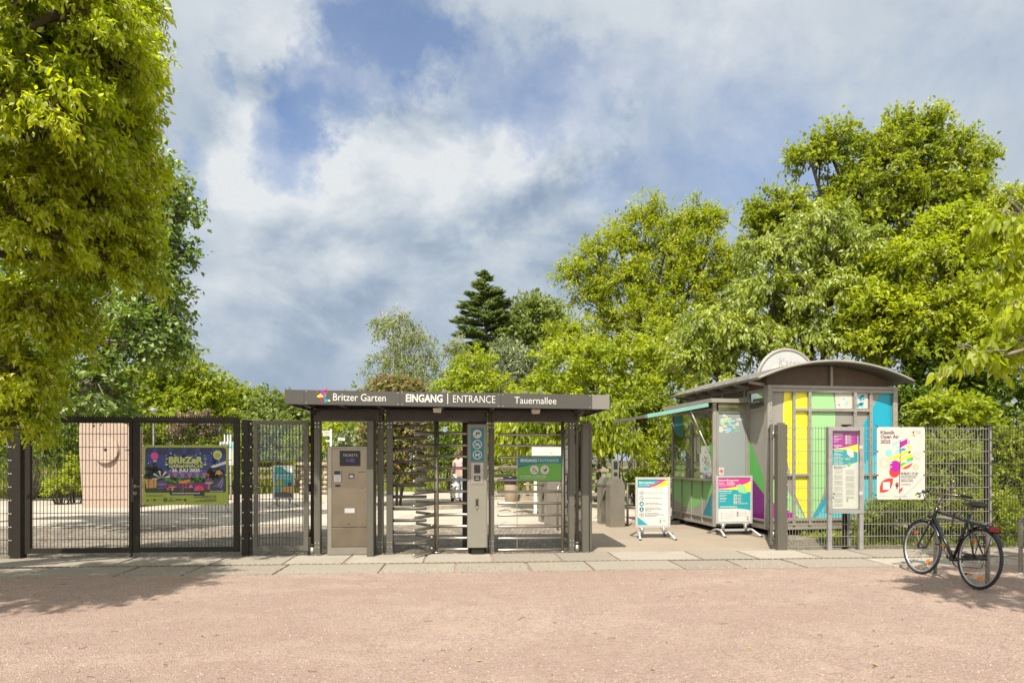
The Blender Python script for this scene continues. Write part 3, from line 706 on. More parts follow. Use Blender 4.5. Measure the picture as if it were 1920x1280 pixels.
# ---------------------------------------------------------------- full-height turnstile, reader column, wheelchair gate
BARZ = [gz(780, py) for py in (798.2, 820.6, 842.6, 864.8, 887, 909.5, 931, 953, 975.2, 997, 1019)]
BARR = [gz(848, py) for py in (812, 834, 855.5, 877.4, 899.2, 921, 943.2, 965, 987, 1009.3, 1030.5)]
def turnstile():
    c = gu(818); t = gthing('turnstile', 'full-height steel turnstile with three combs of bars beside the ticket machine', 'turnstile', c, .06)
    mb = MB(); mb.cyl((0, 0, .012), (0, 0, 2.085), .038, 16); mb.cyl((0, 0, .012), (0, 0, .035), .075, 18); mb.build('rotor_post', 'tube', t)
    for k, ang in enumerate((1.5, 121.5, 241.5)):
        mb = MB()
        for z in BARR:
            d = Vector((math.cos(R(ang)), math.sin(R(ang)), 0)); n = Vector((-d.y, d.x, 0))
            mb.tube([d * .03 + Vector((0, 0, z)), d * .655 + Vector((0, 0, z)), d * .68 + Vector((0, 0, z - .006))], [.024, .024, .014], 10)
        mb.build('rotor_arm_comb', 'tube', t)
    mb = MB(); x0 = gu(737) - c; x1 = gu(800) - c
    for z in BARZ: mb.tube([(x0 - .02, -.04, z), (x1 - .02, -.04, z), (x1, -.04, z)], [.026, .026, .017], 10)
    mb.build('fixed_comb', 'lintel2', t)
turnstile()

def reader_column():
    w = -.22; c = gu(895, w); t = gthing('reader_column', 'olive-grey access column with a teal pictogram plate and card reader', 'access column', c, w)
    X = lambda px: gu(px, w) - c; Z = lambda py: gz(895, py, w)
    mb = MB(); x0, x1 = X(876), X(914.5); d = .16; b = .03; z0, z1 = .125, Z(795)
    prof = [(x0, .0 + b), (x0 + b * .3, b * .3), (x0 + b, 0), (x1 - b, 0), (x1 - b * .3, b * .3), (x1, b), (x1, d), (x0, d)]
    vs = [(x, y, z0) for x, y in prof] + [(x, y, z1) for x, y in prof]; n = 8
    mb.add(vs, [tuple(range(n - 1, -1, -1)), tuple(range(n, 2 * n))] + [(i, (i + 1) % n, n + (i + 1) % n, n + i) for i in range(n)])
    mb.build('housing', 'cabinet', t)
    mb = MB(); mb.bbox(X(884), X(908), .03, .14, 0, .125, .004); mb.bbox(X(878), X(913), d, d + .06, .0, 2.08, .003); mb.build('foot', 'gate', t)
    a = Art(0, .0015); s = .001
    a.rect(X(882.6), X(907.3), Z(864.3), Z(801.6), 'teal')
    cx = X(894.9); r = .071
    for i, py in enumerate((813.4, 832.8, 852.3)):
        z = Z(py)
        if i == 0: a.circ(cx, z, r * .95, 'offwhite')
        else: a.ring(cx, z, r, .012, 'white')
    z = Z(813.4); a.poly([(cx - .02, z + .030), (cx + .042, z + .008), (cx + .038, z - .006), (cx + .005, z + .004), (cx - .008, z - .012), (cx - .024, z + .010)], 'petrol'); a.line([(cx - .012, z - .004), (cx - .02, z - .022), (cx - .036, z - .022), (cx - .036, z - .006)], .010, 'petrol'); a.poly([(cx - .006, z + .02), (cx + .01, z + .034), (cx + .045, z + .018), (cx + .04, z + .006)], 'petrol', True)
    z = Z(832.8)
    for dx in (-.026, .026): a.ring(cx + dx, z - .010, .019, .006, 'white', keep=dx > 0)
    a.line([(cx - .026, z - .01), (cx - .010, z + .016), (cx + .016, z + .016), (cx - .002, z - .012), (cx - .012, z + .018)], .006, 'white'); a.line([(cx + .016, z + .014), (cx + .026, z - .01)], .006, 'white', True); a.line([(cx + .01, z + .026), (cx + .022, z + .026)], .006, 'white', True)
    a.line([(cx - .045, z + .045), (cx + .045, z - .045)], .011, 'white')
    z = Z(852.3); a.poly([(cx - .030, z + .012), (cx + .018, z + .010), (cx + .026, z + .030), (cx + .046, z + .022), (cx + .036, z + .010), (cx + .028, z - .034), (cx + .018, z - .034), (cx + .014, z - .012), (cx - .018, z - .012), (cx - .022, z - .034), (cx - .032, z - .034), (cx - .034, z - .008)], 'white'); a.line([(cx - .045, z + .045), (cx + .045, z - .045)], .009, 'teal'); a.line([(cx - .045, z + .045), (cx + .045, z - .045)], .006, 'white')
    a.done('pictogram_plate', t)
    mb = MB(); mb.bbox(X(883), X(906.8), -.006, 0, Z(907.5), Z(866.5), .004)
    for px in (884.5, 905): 
        for py in (869, 886, 905): mb.cyl((X(px), -.006, Z(py)), (X(px), -.009, Z(py)), .005, 8, 1)
    rp = mb.build('reader_plate', ['steel2', 'bolt'], t)
    mb = MB(); mb.box(X(889), X(900.5), -.011, -.006, Z(886.7), Z(871)); mb.build('screen', 'glassdark', rp)
    mb = MB(); mb.box(X(889), X(900.5), -.012, -.006, Z(900.8), Z(891.7)); mb.box(X(891.5), X(898), -.015, -.012, Z(895.2), Z(894), 1); mb.box(X(891.5), X(898), -.015, -.012, Z(898), Z(897), 1); mb.build('card_slot', ['black', 'alu'], rp)
    mb = MB(); mb.prism([(X(891.2), Z(950)), (X(894.4), Z(957)), (X(897.6), Z(950)), (X(897.6), Z(934)), (X(891.2), Z(934))], -.006, 0, 0); mb.box(X(892.6), X(896.2), -.010, -.006, Z(948), Z(936), 1); mb.cyl((X(894.4), -.006, Z(950.5)), (X(894.4), -.012, Z(950.5)), .010, 10, 2); mb.build('latch', ['steel', 'black', 'bolt'], t)
reader_column()

def wheelchair_gate():
    c = gu(1055); t = gthing('wheelchair_gate', 'wide steel bar gate with a green EINGANG sign for wheelchairs and prams', 'gate', c, .0)
    X = lambda px: gu(px) - c
    mb = MB(); mb.cyl((0, 0, .012), (0, 0, 2.085), .027, 14); mb.cyl((0, 0, .012), (0, 0, .03), .05, 14); mb.build('pivot_post', 'tube', t)
    mb = MB()
    for i, py in enumerate((814.3, 835, 856.5, 877.6, 899.5, 921.3, 942.9, 964.7, 986.5, 1008.4, 1030)):
        z = gz(1000, py); xl = X(934.3 if i < 4 else 932.5); mb.tube([(xl, 0, z - .004), (xl + .02, 0, z), (-.01, 0, z)], [.012, .021, .021], 10)
    mb.box(X(968.6), X(969.8), -.030, -.022, gz(970, 1028), gz(970, 812)); mb.build('bar_leaf', 'tube', t)
    k = 9.6; x0, x1 = X(970.3), X(1052.3); Z = lambda py: gz(1010, py); z0, z1 = Z(900.2), Z(856)
    mb = MB(); mb.box(x0, x1, -.034, -.030, z0, z1); mb.build('sign_panel', PR['green'], t)
    q = lambda x, y: (X(880 + x / 9.6), Z(790 + y / 9.6))
    a = Art(-.034, .0012); a.rect(x0, x1, z0, z1, 'green')
    a.poly([q(870, 640), q(1652, 640), q(1652, 755), q(1500, 745), q(1300, 752), q(1100, 775), q(870, 830)], 'petrol')
    a.poly([q(870, 640), q(1652, 640), q(1652, 745), q(1400, 740), q(1150, 762), q(990, 782), q(870, 795)], 'teal')
    p0 = q(918, 722); p1 = q(1212, 722); a.text('EINGANG', p0[0], p1[0], p0[1], .044, 'white', .035); p0 = q(1268, 722); p1 = q(1600, 722); a.text('ENTRANCE', p0[0], p1[0], p0[1], .044, 'white', -.004)
    p = q(1240, 725); p2 = q(1240, 660); a.rect(p[0] - .003, p[0] + .003, p[1], p2[1], 'white')
    for x in (1163, 1352): p = q(x, 865); a.circ(*p, .069, 'offwhite', keep=x > 1200)
    x, z = q(1163, 865)
    a.ring(x - .018, z - .022, .022, .007, 'petrol'); a.circ(x + .03, z - .026, .014, 'petrol', keep=True); a.line([(x - .018, z + .034), (x - .012, z + .006), (x + .024, z + .004), (x + .034, z - .022)], .009, 'petrol'); a.line([(x - .012, z + .018), (x + .006, z + .022)], .008, 'petrol', True)
    x, z = q(1352, 865); a.poly([(x - .024, z + .006), (x + .010, z + .006), (x + .014, z + .034), (x + .034, z + .026), (x + .038, z + .002), (x + .024, z - .020), (x - .008, z - .020)], 'petrol'); a.line([(x - .024, z + .004), (x - .036, z + .020), (x - .044, z + .020)], .007, 'petrol', True)
    for dx in (-.010, .018): a.circ(x + dx, z - .030, .009, 'petrol', keep=True)
    for s, xa, xb, y in (('Für Rollstühle und Kinderwagen', 912, 1385, 990), ('For wheelchairs and pushchairs', 912, 1362, 1026)): p0 = q(xa, y); p1 = q(xb, y); a.text(s, p0[0], p1[0], p0[1], .022, 'white', .01 if y < 1000 else -.003)
    a.done('printed_face', t)
wheelchair_gate()

# ---------------------------------------------------------------- big opening: posts with leaves folded back
def mesh_leaf(t, L, ang, zs=(.08, 2.07), posters=False):
    d = Vector((math.cos(R(ang)), math.sin(R(ang)), 0))
    e = bpy.data.objects.new('gate_leaf', None)
    mb = MB(); 
    for x0, x1, z0, z1 in ((0, .05, zs[0], zs[1]), (L - .05, L, zs[0], zs[1]), (.05, L - .05, zs[0], zs[0] + .07), (.05, L - .05, zs[1] - .05, zs[1])): mb.box(x0, x1, -.025, .025, z0, z1)
    o = mb.build('gate_leaf', 'post', t); o.rotation_euler.z = R(ang); o.location = d * .12
    mi = MB(); wire_mesh(mi, .08, L - .08, .15, 2.02, ROWS); mi.build('mesh_infill', 'wire', o)
    return o
u = gu(1097.3); t = gthing('gate_post', 'grey-brown gate post at the end of the canopy with its leaf folded back', 'gate', u)
mb = MB(); mb.bbox(-.055, .05, -.06, .08, 0, 2.07, .005)
for z in (2.0, 1.3, .3): mb.cyl((.051, 0, z), (.054, 0, z), .008, 8, 1)
for i in range(7): x = -.045 + i * .014; mb.prism([(x, 2.07), (x + .008, 2.07), (x + .004, 2.10)], -.02, 0)
mb.build('upright', ['post', 'bolt'], t)
mb = MB(); mb.bbox(.065, .115, .02, .09, .04, 2.06, .004); mb.cyl((.06, .05, .06), (.06, .05, .12), .02, 10); mb.build('hinge_stile', 'post', t)
lf = mesh_leaf(t, 1.55, 93.5)
for j, (x0, x1, z0, z1, cols) in enumerate(((.25, .95, .95, 1.75, ('offwhite', 'magenta', 'grey', 'lime')),)):
    a = Art(-.03, .001); a.rect(x0, x1, z0, z1, cols[0]); a.rect(x0, x1, z1 - .16, z1 - .13, cols[1]); a.rect(x0 + .05, x1 - .05, z0 + .25, z0 + .55, 'greylight'); a.rect(x0, x1, z0, z0 + .1, cols[3]); a.done('notice', lf)
    a = Art(.03, .001); a.rect(x0, x1, z0, z1, cols[0]); a.done('notice_back', lf)

u = gu(1464.2); t = gthing('gate_post', 'grey-brown gate post beside the striped kiosk with its mesh leaf folded back', 'gate', u)
mb = MB(); mb.bbox(-.082, .082, -.07, .07, 0, 2.06, .006)
for z in ROWS: mb.box(.066, .080, -.075, -.07, z - .007, z + .007, 1)
for i in range(8): x = -.07 + i * .018; mb.prism([(x, 2.06), (x + .010, 2.06), (x + .005, 2.09)], -.02, 0)
mb.build('upright', ['post', 'bolt'], t)
for z in (.25, 1.9): mb = MB(); mb.cyl((-.10, .06, z - .05), (-.10, .06, z + .05), .018, 10); mb.build('hinge', 'steel2', t)
lf = mesh_leaf(t, 2.3, 66)
lf.location = Vector((-.115, .09, 0))

# ---------------------------------------------------------------- fence by the kiosk
u = gu(1474); t = gthing('mesh_fence', 'galvanised double-wire mesh fence in front of the striped kiosk and bushes', 'fence', u)
XR = [gu(1474) - u, gu(1590) - u, gu(1855) - u, gu(2150) - u]
for i in range(3):
    mb = MB(); wire_mesh(mb, XR[i] + .01, XR[i + 1] - .01, .05, 2.0, [.06] + [.222 + .2 * k for k in range(9)] + [2.0], .05, .003, over=.035); mb.build('mesh_panel', 'wire2' if i < 2 else 'wire', t)
for i in (1, 2):
    mb = MB(); x = XR[i]; mb.bbox(x - .055, x + .005, .02, .08, 0, 2.04, .004); mb.box(x + .012, x + .05, .012, .02, .05, 2.03, 1); mb.bbox(x - .07, x + .06, -.02, .10, 2.041, 2.066, .008)
    for z in (.3, .9, 1.5): mb.box(x + .008, x + .05, -.03, -.022, z - .02, z + .02, 1)
    mb.build('fence_post', ['gate', 'galv'], t)

# ---------------------------------------------------------------- freestanding notice case
def notice_case():
    px0, px1 = 1552.4, 1620.2; Yc = 11.07; X0 = PX(1586.3, Yc)
    t = thing('notice_case', 'grey two-legged notice case with a magenta and teal price sheet', 'notice case', (X0, Yc, 0), TH * .5)
    k = Yc / F; X = lambda px: (px - 1586.3) * k; Z = lambda py: PZ(py, Yc)
    for a, b in ((1552.4, 1560), (1612.5, 1620.2)):
        mb = MB(); mb.bbox(X(a), X(b), 0, .06, 0, Z(962), .003); mb.build('leg', 'galv', t)
    mb = MB(); zt, zb = Z(800), Z(962)
    mb.box(X(1552.4), X(1560), -.01, .09, zb, zt); mb.box(X(1612.5), X(1620.2), -.01, .09, zb, zt); mb.box(X(1560), X(1612.5), -.008, .088, Z(807), zt); mb.box(X(1560), X(1612.5), -.008, .088, zb, Z(955)); mb.box(X(1560), X(1612.5), .05, .086, Z(955), Z(807))
    mb.build('case_frame', 'galv', t)
    q = lambda x, y: (X(1540 + x / 7.11), Z(790 + y / 7.11))
    a = Art(.045, .0012)
    def P(pts, c, keep=False): a.poly([q(*p) for p in pts], c, keep)
    P([(143, 122), (512, 122), (522, 1165), (148, 1165)], 'white')
    P([(143, 122), (506, 130), (506, 300), (430, 322), (300, 350), (145, 362)], 'magenta'); P([(145, 362), (300, 350), (430, 322), (506, 300), (506, 408), (400, 380), (260, 366)], 'yellow')
    P([(145, 366), (260, 366), (400, 382), (506, 410), (506, 538), (420, 565), (300, 580), (145, 578)], 'teal2')
    P([(355, 362), (400, 355), (440, 378), (455, 420), (455, 478), (400, 470), (365, 430)], 'white'); P([(368, 560), (400, 545), (413, 548), (408, 590), (380, 605), (364, 590)], 'leafgreen')
    for s, xa, y, xb, h in (('Eintrittspreise', 184, 172, 300, 18), ('Öffnungszeiten', 184, 396, 308, 18)): p0 = q(xa, y); a.text(s, p0[0], q(xb, y)[0], p0[1], h / 7.11 * k, 'white', .035)
    sd = 0
    for y, xa, xb in ((190, 184, 312), (203, 184, 245), (230, 184, 296), (243, 184, 262), (270, 184, 236), (318, 184, 298), (330, 184, 290), (344, 184, 250), (420, 184, 240), (450, 184, 305), (436, 184, 280), (476, 184, 280), (494, 184, 238), (494, 250, 320), (510, 184, 240), (510, 250, 310), (534, 184, 295), (552, 184, 238), (552, 250, 312), (566, 184, 238), (566, 250, 310), (494, 340, 410), (508, 340, 400)):
        sd += 1; p0 = q(xa, y); a.small(p0[0], q(xb, y)[0], p0[1], .0085, 'white', sd, 1)
    for y0 in (184, 226, 268):
        for d in range(4): p0 = q(340, y0 + d * 10); a.small(p0[0], q(368, 0)[0], p0[1], .009, 'white', sd, 1); p0 = q(376, y0 + d * 10); a.small(p0[0], q(415 if d < 3 else 440, 0)[0], p0[1], .006, 'white', sd + d, 1)
    p0 = q(186, 606); a.textw('Benutzungs- und', p0[0], p0[1], .020, 'darkgrey', .02); p0 = q(186, 628); a.textw('Parkordnung', p0[0], p0[1], .020, 'darkgrey', .02)
    for i in range(38):
        y = 648 + i * 13; sd += 1
        if i % 6 != 4: p0 = q(190, y); a.small(p0[0], q(305, y)[0], p0[1], .0062, 'greylight', sd, .97)
        if i % 7 != 5 and i < 30: p0 = q(345, y); a.small(p0[0], q(462, y)[0], p0[1], .0062, 'greylight', sd + 99, .97)
    p = q(345, 1065); garden_logo(a, p[0], p[1], .04, True)
    a.done('price_sheet', t)
    mb = MB(); mb.box(X(1560), X(1612.5), .004, .007, Z(955), Z(807)); mb.build('glazing', 'cover', t)
    for py in (838, 924.5): mb = MB(); mb.bbox(X(1611), X(1617), -.018, -.0105, Z(py + 3.2), Z(py - 3.2), .002); mb.build('hinge', 'alu', t)
    for py in (839, 925): mb = MB(); mb.cyl((X(1563), -.012, Z(py)), (X(1563), .01, Z(py)), .011, 10); mb.build('lock', 'black', t)
notice_case()

# ---------------------------------------------------------------- concert banner on the fence
def concert_banner():
    w = -.03; c = gu(1690, w); t = gthing('concert_banner', 'white Klassik Open Air banner tied to the mesh fence above the bicycle', 'banner', c, w)
    q = lambda x, y: (gu(1640 + x / 8.53, w) - c, gz(1690, 790 + y / 8.53, w))
    k = q(100, 0)[0] - q(99, 0)[0]
    mb = MB(); x0, z0 = q(35, 1243); x1, z1 = q(803, 88); mb.box(x0, x1, -.003, 0, z0, z1); mb.build('vinyl_sheet', PR['white'], t)
    a = Art(-.003, .001); a.rect(x0, x1, z0, z1, 'offwhite')
    def P(pts, c, keep=False): a.poly([q(*p) for p in pts], c, keep)
    def E(x, y, r, c, keep=False): p = q(x, y); a.circ(p[0], p[1], r * k, c, keep=keep)
    for s, xb, y in (('Klassik', 322, 200), ('Open Air', 390, 268), ('2025', 250, 348)): p0 = q(92, y); a.text(s, p0[0], q(xb, y)[0], p0[1], 52 * k, 'plum', .03)
    p = q(575, 232); garden_logo(a, p[0], p[1], 88 * k, True)
    for s, y in (('Britzer', 165), ('Garten', 195)): p0 = q(665, y); a.text(s, p0[0], q(740, y)[0], p0[1], 20 * k, 'grey')
    P([(277, 352), (380, 303), (380, 335), (280, 385)], 'skyblue'); P([(412, 325), (522, 270), (522, 352), (412, 415)], 'magenta')
    E(546, 318, 10, 'plum'); E(546, 350, 10, 'teal2', True); E(546, 405, 27, 'yellow'); E(600, 403, 16, 'greylight', True); E(364, 411, 16, 'skyblue', True)
    E(222, 500, 53, 'skyblue'); E(246, 578, 27, 'yellow')
    P([(315, 525), (330, 485), (365, 450), (392, 440), (398, 478)], 'skyblue'); P([(412, 470), (420, 440), (450, 425), (490, 432), (500, 445)], 'teal'); P([(412, 500), (412, 470), (500, 440), (500, 462)], 'skyblue')
    P([(290, 560), (560, 445), (565, 480), (320, 612), (295, 600)], 'yellow'); P([(525, 490), (568, 460), (572, 490), (550, 510)], 'plum'); P([(370, 610), (600, 505), (605, 535), (400, 640), (370, 640)], 'yellow')
    E(545, 578, 48, 'yellow'); P([(505, 600), (595, 560), (610, 570), (612, 610), (560, 640), (520, 635)], 'midgreen'); P([(480, 660), (560, 620), (600, 625), (500, 680)], 'skyblue')
    P([(412, 700), (420, 665), (470, 650), (500, 660), (430, 712)], 'midgreen'); P([(412, 720), (505, 680), (520, 695), (440, 745), (415, 745)], 'yellow'); P([(435, 750), (520, 705), (605, 655), (580, 705), (530, 745), (480, 757)], 'red')
    E(312, 805, 82, 'red'); E(325, 713, 88, 'magenta')
    for y in (660, 720): P([(240, y - 4), (285, y), (262, y + 10), (240, y + 6)], 'white', y > 700)
    P([(397, 298), (410, 298), (410, 700), (392, 1148), (384, 1148), (396, 700)], 'purple'); P([(392, 1085), (443, 1042), (443, 1090), (386, 1148)], 'red')
    # pale fireworks
    for (cx, cy, r0, r1, n, cc) in ((155, 662, 45, 105, 22, 'limepale'), (684, 538, 58, 74, 40, 'greylight'), (653, 722, 20, 55, 18, 'limepale')):
        for i in range(n): b = 2 * math.pi * i / n; a.line([q(cx + r0 * math.cos(b), cy + r0 * math.sin(b)), q(cx + r1 * math.cos(b), cy + r1 * math.sin(b))], 2.5 * k, cc, i > 0)
    p = q(684, 538); a.ring(p[0], p[1], 46 * k, 22 * k, 'offwhite')
    # red leaf, little balloon
    P([(78, 1125), (80, 1040), (110, 960), (170, 915), (240, 905), (290, 906), (285, 980), (255, 1060), (200, 1110), (140, 1130)], 'red'); P([(128, 968), (240, 962), (238, 1082), (128, 1088)], 'white')
    E(353, 1000, 27, 'red'); P([(328, 1012), (378, 1012), (370, 1038), (336, 1038)], 'black'); P([(334, 1045), (372, 1045), (360, 1075), (346, 1075)], 'teal2'); E(352, 1092, 11, 'yellow')
    for s, xb, y, h in (('30.08.25 | 19 Uhr', 698, 840, 30), ('Neue Philharmonie Frankfurt', 680, 870, 16), ('Orchester, Band, Solisten', 655, 898, 16), ('Symphony of Sounds', 605, 932, 16), ('Klassik, Rock und Pop', 610, 958, 16), ('Freilichtbühne', 572, 1008, 14)): p0 = q(417, y); a.text(s, p0[0], q(xb, y)[0], p0[1], h * k, 'darkgrey', .02)
    p0 = q(72, 1186); a.text('www.britzergarten.de', p0[0], q(205, 0)[0], p0[1], 10 * k, 'midgreen'); p0 = q(312, 1200); a.text('Eintritt zzgl. Parkeintritt', p0[0], q(515, 0)[0], p0[1], 13 * k, 'darkgrey')
    for x, y, cc in ((678, 1145, 'plum'), (655, 1168, 'midgreen'), (735, 1160, 'skyblue'), (675, 1190, 'yellow'), (722, 1188, 'teal'), (700, 1150, 'greylight'), (708, 1198, 'plum')): E(x, y, 14, cc)
    # vinyl creases: their shading drawn as flat pale grey strokes
    for pts in ([(755, 195), (730, 250), (670, 415)], [(795, 860), (620, 1040), (450, 1190)]): a.line([q(*p) for p in pts], 7 * k, 'greylight')
    a.done('printed_face', t)
    for x, y, dx, dz in ((42, 82, -.02, .03), (420, 82, 0, .035), (800, 95, .03, .02), (45, 475, -.01, 0), (785, 475, .02, 0), (48, 852, -.01, 0), (785, 852, .02, 0), (30, 1235, -.04, -.03), (402, 1232, 0, -.03), (790, 1232, .03, -.03)):
        p = q(x, y); mb = MB(); mb.tube([(p[0], -.012, p[1]), (p[0] + dx * .5, -.014, p[1] + dz * .5), (p[0] + dx, .03, p[1] + dz)], .005, 5); mb.cyl((p[0], -.004, p[1]), (p[0], -.012, p[1]), .010, 8); mb.build('cable_tie', 'clip', t)
concert_banner()
# ---------------------------------------------------------------- ticket kiosk
M['corr'] = mat('brown_corrugated_gable', (.115, .08, .052), .7, .1, .15, 6, 0, 50, .2)
M['zinc'] = mat('weathered_zinc_roof', (.20, .185, .16), .5, .35, .12, 2, 0, 50, .35)
M['kframe'] = mat('kiosk_aluminium_profile', (.27, .25, .215), .45, .1, .10, 5, 0, 50, .2)
M['kpanel'] = mat('kiosk_beige_panel', (.26, .242, .21), .5, .0, .06, 3, 0, 50, .12)
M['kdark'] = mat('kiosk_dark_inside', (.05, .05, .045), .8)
M['kbase'] = mat('kiosk_plinth_sheet', (.24, .205, .16), .5, .2, .10, 4, 0, 50, .2)
M['hatch'] = mat('green_hatch_edge', (.20, .40, .34), .35, .2, .08, 5)
M['disc'] = mat('pale_sign_disc', (.44, .45, .44), .45, .05, .05, 3, 0, 50, .25)
M['rustletter'] = mat('rusty_lettering', (.34, .30, .27), .7)
def kiosk():
    A = (4.95, 13.2); rz = R(9); c9, s9 = math.cos(rz), math.sin(rz)
    t = thing('ticket_kiosk', 'ticket kiosk with curved roof and yellow, green and blue striped wall', 'kiosk', (A[0], A[1], 0), rz)
    def kx(px):
        k = (px - 960) / F; return (k * A[1] - A[0]) / (c9 - k * s9)
    def kz(px, py): x = kx(px); return PZ(py, A[1] + x * s9)
    q = lambda x, y: (kx(1220 + x * .3125), kz(1220 + x * .3125, 640 + y * .3125))
    W = kx(1679); zt = 2.86; D = 3.9
    # floor and plinth
    mb = MB(); mb.box(.0, W, .0, D, .12, .30); mb.box(-.75, 0, .76, 2.88, .12, .30)
    mb.build('plinth', 'kbase', t)
    for x, y in ((.15, .2), (W - .15, .2), (.15, D - .2), (W - .15, D - .2), (-.6, 1.0), (-.6, 2.7), (1.3, .2), (1.3, D - .2)): mb = MB(); mb.cyl((x, y, 0), (x, y, .12), .06, 8); mb.build('foot', 'black', t)
    # walls
    mb = MB(); mb.box(.005, W - .005, .02, .06, .31, zt - .02); fw = mb.build('front_wall', 'kpanel', t)
    mb = MB(); mb.box(W - .05, W, .06, D, .30, zt); mb.box(0, W - .051, D - .04, D, .30, zt); mb.box(0, .04, 2.9, D - .041, .30, zt); mb.build('rear_wall', 'kpanel', t)
    mb = MB(); mb.box(.06, W - .06, .07, D - .05, .301, .32); mb.box(-.70, .05, .85, 2.8, .301, .32); mb.box(.9, W - .06, 2.6, 2.66, .32, 2.6); mb.build('inside_floor', 'kdark', t)
    a = Art(.0195, .0009)
    def P(pts, c, keep=False): a.poly([q(*p) for p in pts], c, keep)
    P([(806, 286), (797, 420), (799, 550), (815, 680), (840, 800), (878, 930), (940, 1070), (947, 1070), (942, 286)], 'yellow')
    P([(957, 286), (1094, 286), (1106, 370), (1111, 450), (1108, 540), (1098, 660), (1080, 780), (1050, 890), (1010, 985), (962, 1070), (957, 1070)], 'palegreen')
    P([(712, 790), (748, 800), (808, 872), (870, 960), (935, 1070), (860, 1070), (780, 990), (712, 960)], 'palegreen')
    P([(712, 950), (735, 965), (800, 993), (910, 1071), (712, 1071)], 'magenta')
    P([(1388, 300), (1462, 300), (1462, 640), (1330, 695), (1240, 770), (1120, 900), (985, 1070), (965, 1070), (1010, 990), (1085, 870), (1180, 700), (1280, 500)], 'cyan')
    P([(1462, 636), (1462, 952), (1390, 985), (1290, 1025), (1180, 1055), (1060, 1070), (975, 1070), (1060, 965), (1150, 860), (1240, 765), (1330, 692)], 'cyanlight')
    P([(1010, 990), (965, 1071), (985, 1071), (1060, 965), (1085, 870)], 'cyan')
    # prints in the two little windows
    P([(1108, 296), (1213, 296), (1213, 402), (1113, 402)], 'offwhite'); P([(1238, 298), (1306, 298), (1306, 402), (1238, 402)], 'offwhite')
    r = random.Random(4)
    for i in range(26):
        x, y = (r.uniform(1116, 1190), r.uniform(300, 380)) if i < 12 else (r.uniform(1240, 1285), r.uniform(302, 380)); w, h = r.uniform(8, 26), r.uniform(8, 26)
        P([(x, y), (x + w, y + r.uniform(-6, 6)), (x + w * .8, y + h), (x + r.uniform(-6, 6), y + h * .8)], r.choice(('skyblue', 'greylight', 'white', 'palegreen') if i < 12 else ('skyblue', 'cyan', 'white', 'teal2', 'greylight')), i not in (0, 12))
    a.done('stripe_print', fw)
    # profiles of the front wall
    mb = MB(); hw = .028
    for x6 in (857, 951, 1223, 1317): x = q(x6, 0)[0]; mb.box(x - hw, x + hw, -.035, .012, .20, zt - .07)
    for px in (711, 1462): x = q(px, 0)[0]; mb.bbox(x - .05, x + .05, -.045, .08, .12, zt + .02, .012)
    mb.box(.05, W - .06, -.03, .014, zt - .07, zt - .005); mb.box(.05, W - .06, -.028, .016, .285, .34); mb.box(.05, W - .06, -.03, .018, .12, .16)
    x0, x1 = q(857, 0)[0], q(1317, 0)[0]; z = q(857, 409)[1]; mb.box(x0 + hw, x1 - hw, -.032, .013, z - .025, z + .025)
    z = q(857, 800)[1]; mb.box(.1, x0 - hw, -.03, .013, z - .022, z + .022); mb.box(x0 + hw, q(951, 0)[0] - hw, -.032, .0135, z - .022, z + .022); mb.box(q(1223, 0)[0] + hw, W - .1, -.032, .0135, z - .022, z + .022)
    for x6 in (711, 857, 951, 1223, 1317, 1462):
        x = q(x6, 0)[0]; z = .3
        while z < zt - .05:
            mb.box(x - .006, x + .006, -.052 if x6 in (711, 1462) else -.040, -.034, z - .006, z + .006, 1); z += .16
    mb.build('front_profile', ['kframe', 'black'], t)
    # side wall of the main box (between front corner and bay)
    mb = MB(); mb.box(-.005, .02, .10, .70, .30, 2.44); sw = mb.build('side_panel', 'kpanel', t)
    s = MB()
    def side(pts, c, l): s.add([(-.0055 - l * .0012, y, z) for y, z in pts], [tuple(range(len(pts)))], c)
    side([(.10, 1.05), (.70, 1.9), (.70, 1.2), (.10, .75)], 0, 1); side([(.10, .31), (.70, .31), (.70, 1.15), (.10, .78)], 1, 2)
    s.build('stripe_print', [PR['midgreen'], PR['purple']], sw)
    mb = MB(); mb.box(-.03, .03, .70, .75, .12, 2.86); mb.box(-.028, .028, .045, .09, .12, 2.86); mb.box(-.02, .02, .09, .70, 2.44, 2.49); mb.box(-.02, .02, .09, .70, 2.80, 2.86); mb.box(-.02, .02, .09, .70, .27, .31); mb.box(-.03, -.002, .28, .70, 2.60, 2.64)
    mb.build('side_profile', 'kframe', t)
    mb = MB(); mb.box(0, .008, .09, .70, 2.49, 2.80); mb.build('side_fanlight', 'glass', t)
    # clerestory above the bay and the rest of the side
    mb = MB(); mb.box(-.02, .02, .76, D, 2.70, 2.76); mb.box(-.02, .02, .76, D, 2.90, 2.98)
    for y in (.9, 1.9, 2.9, 3.85): mb.box(-.02, .02, y - .025, y + .025, 2.761, 2.899)
    mb.build('clerestory_profile', 'kframe', t)
    mb = MB(); mb.box(-.012, .012, .02, D, 2.865, 3.06); mb.box(-.01, .01, .76, D, 2.50, 2.865); mb.build('upper_side_wall', 'corr', t)
    mb = MB(); mb.box(.07, .075, .1, .7, .33, 2.7); mb.box(.08, W - .07, .075, .085, .33, 2.8); mb.box(W - .07, W - .06, .09, D - .06, .33, 2.8); mb.box(.08, W - .08, D - .07, D - .06, .33, 2.8); mb.box(-.70, W - .08, .86, D - .08, 2.60, 2.62); mb.build('inside_shade_panel', 'kdark', t)  # dark sheets added behind the walls: the room's shade put into their colour
    # bay: front face
    bx0, by0, by1 = -.75, .75, 2.88
    q2 = lambda x6, y6: None
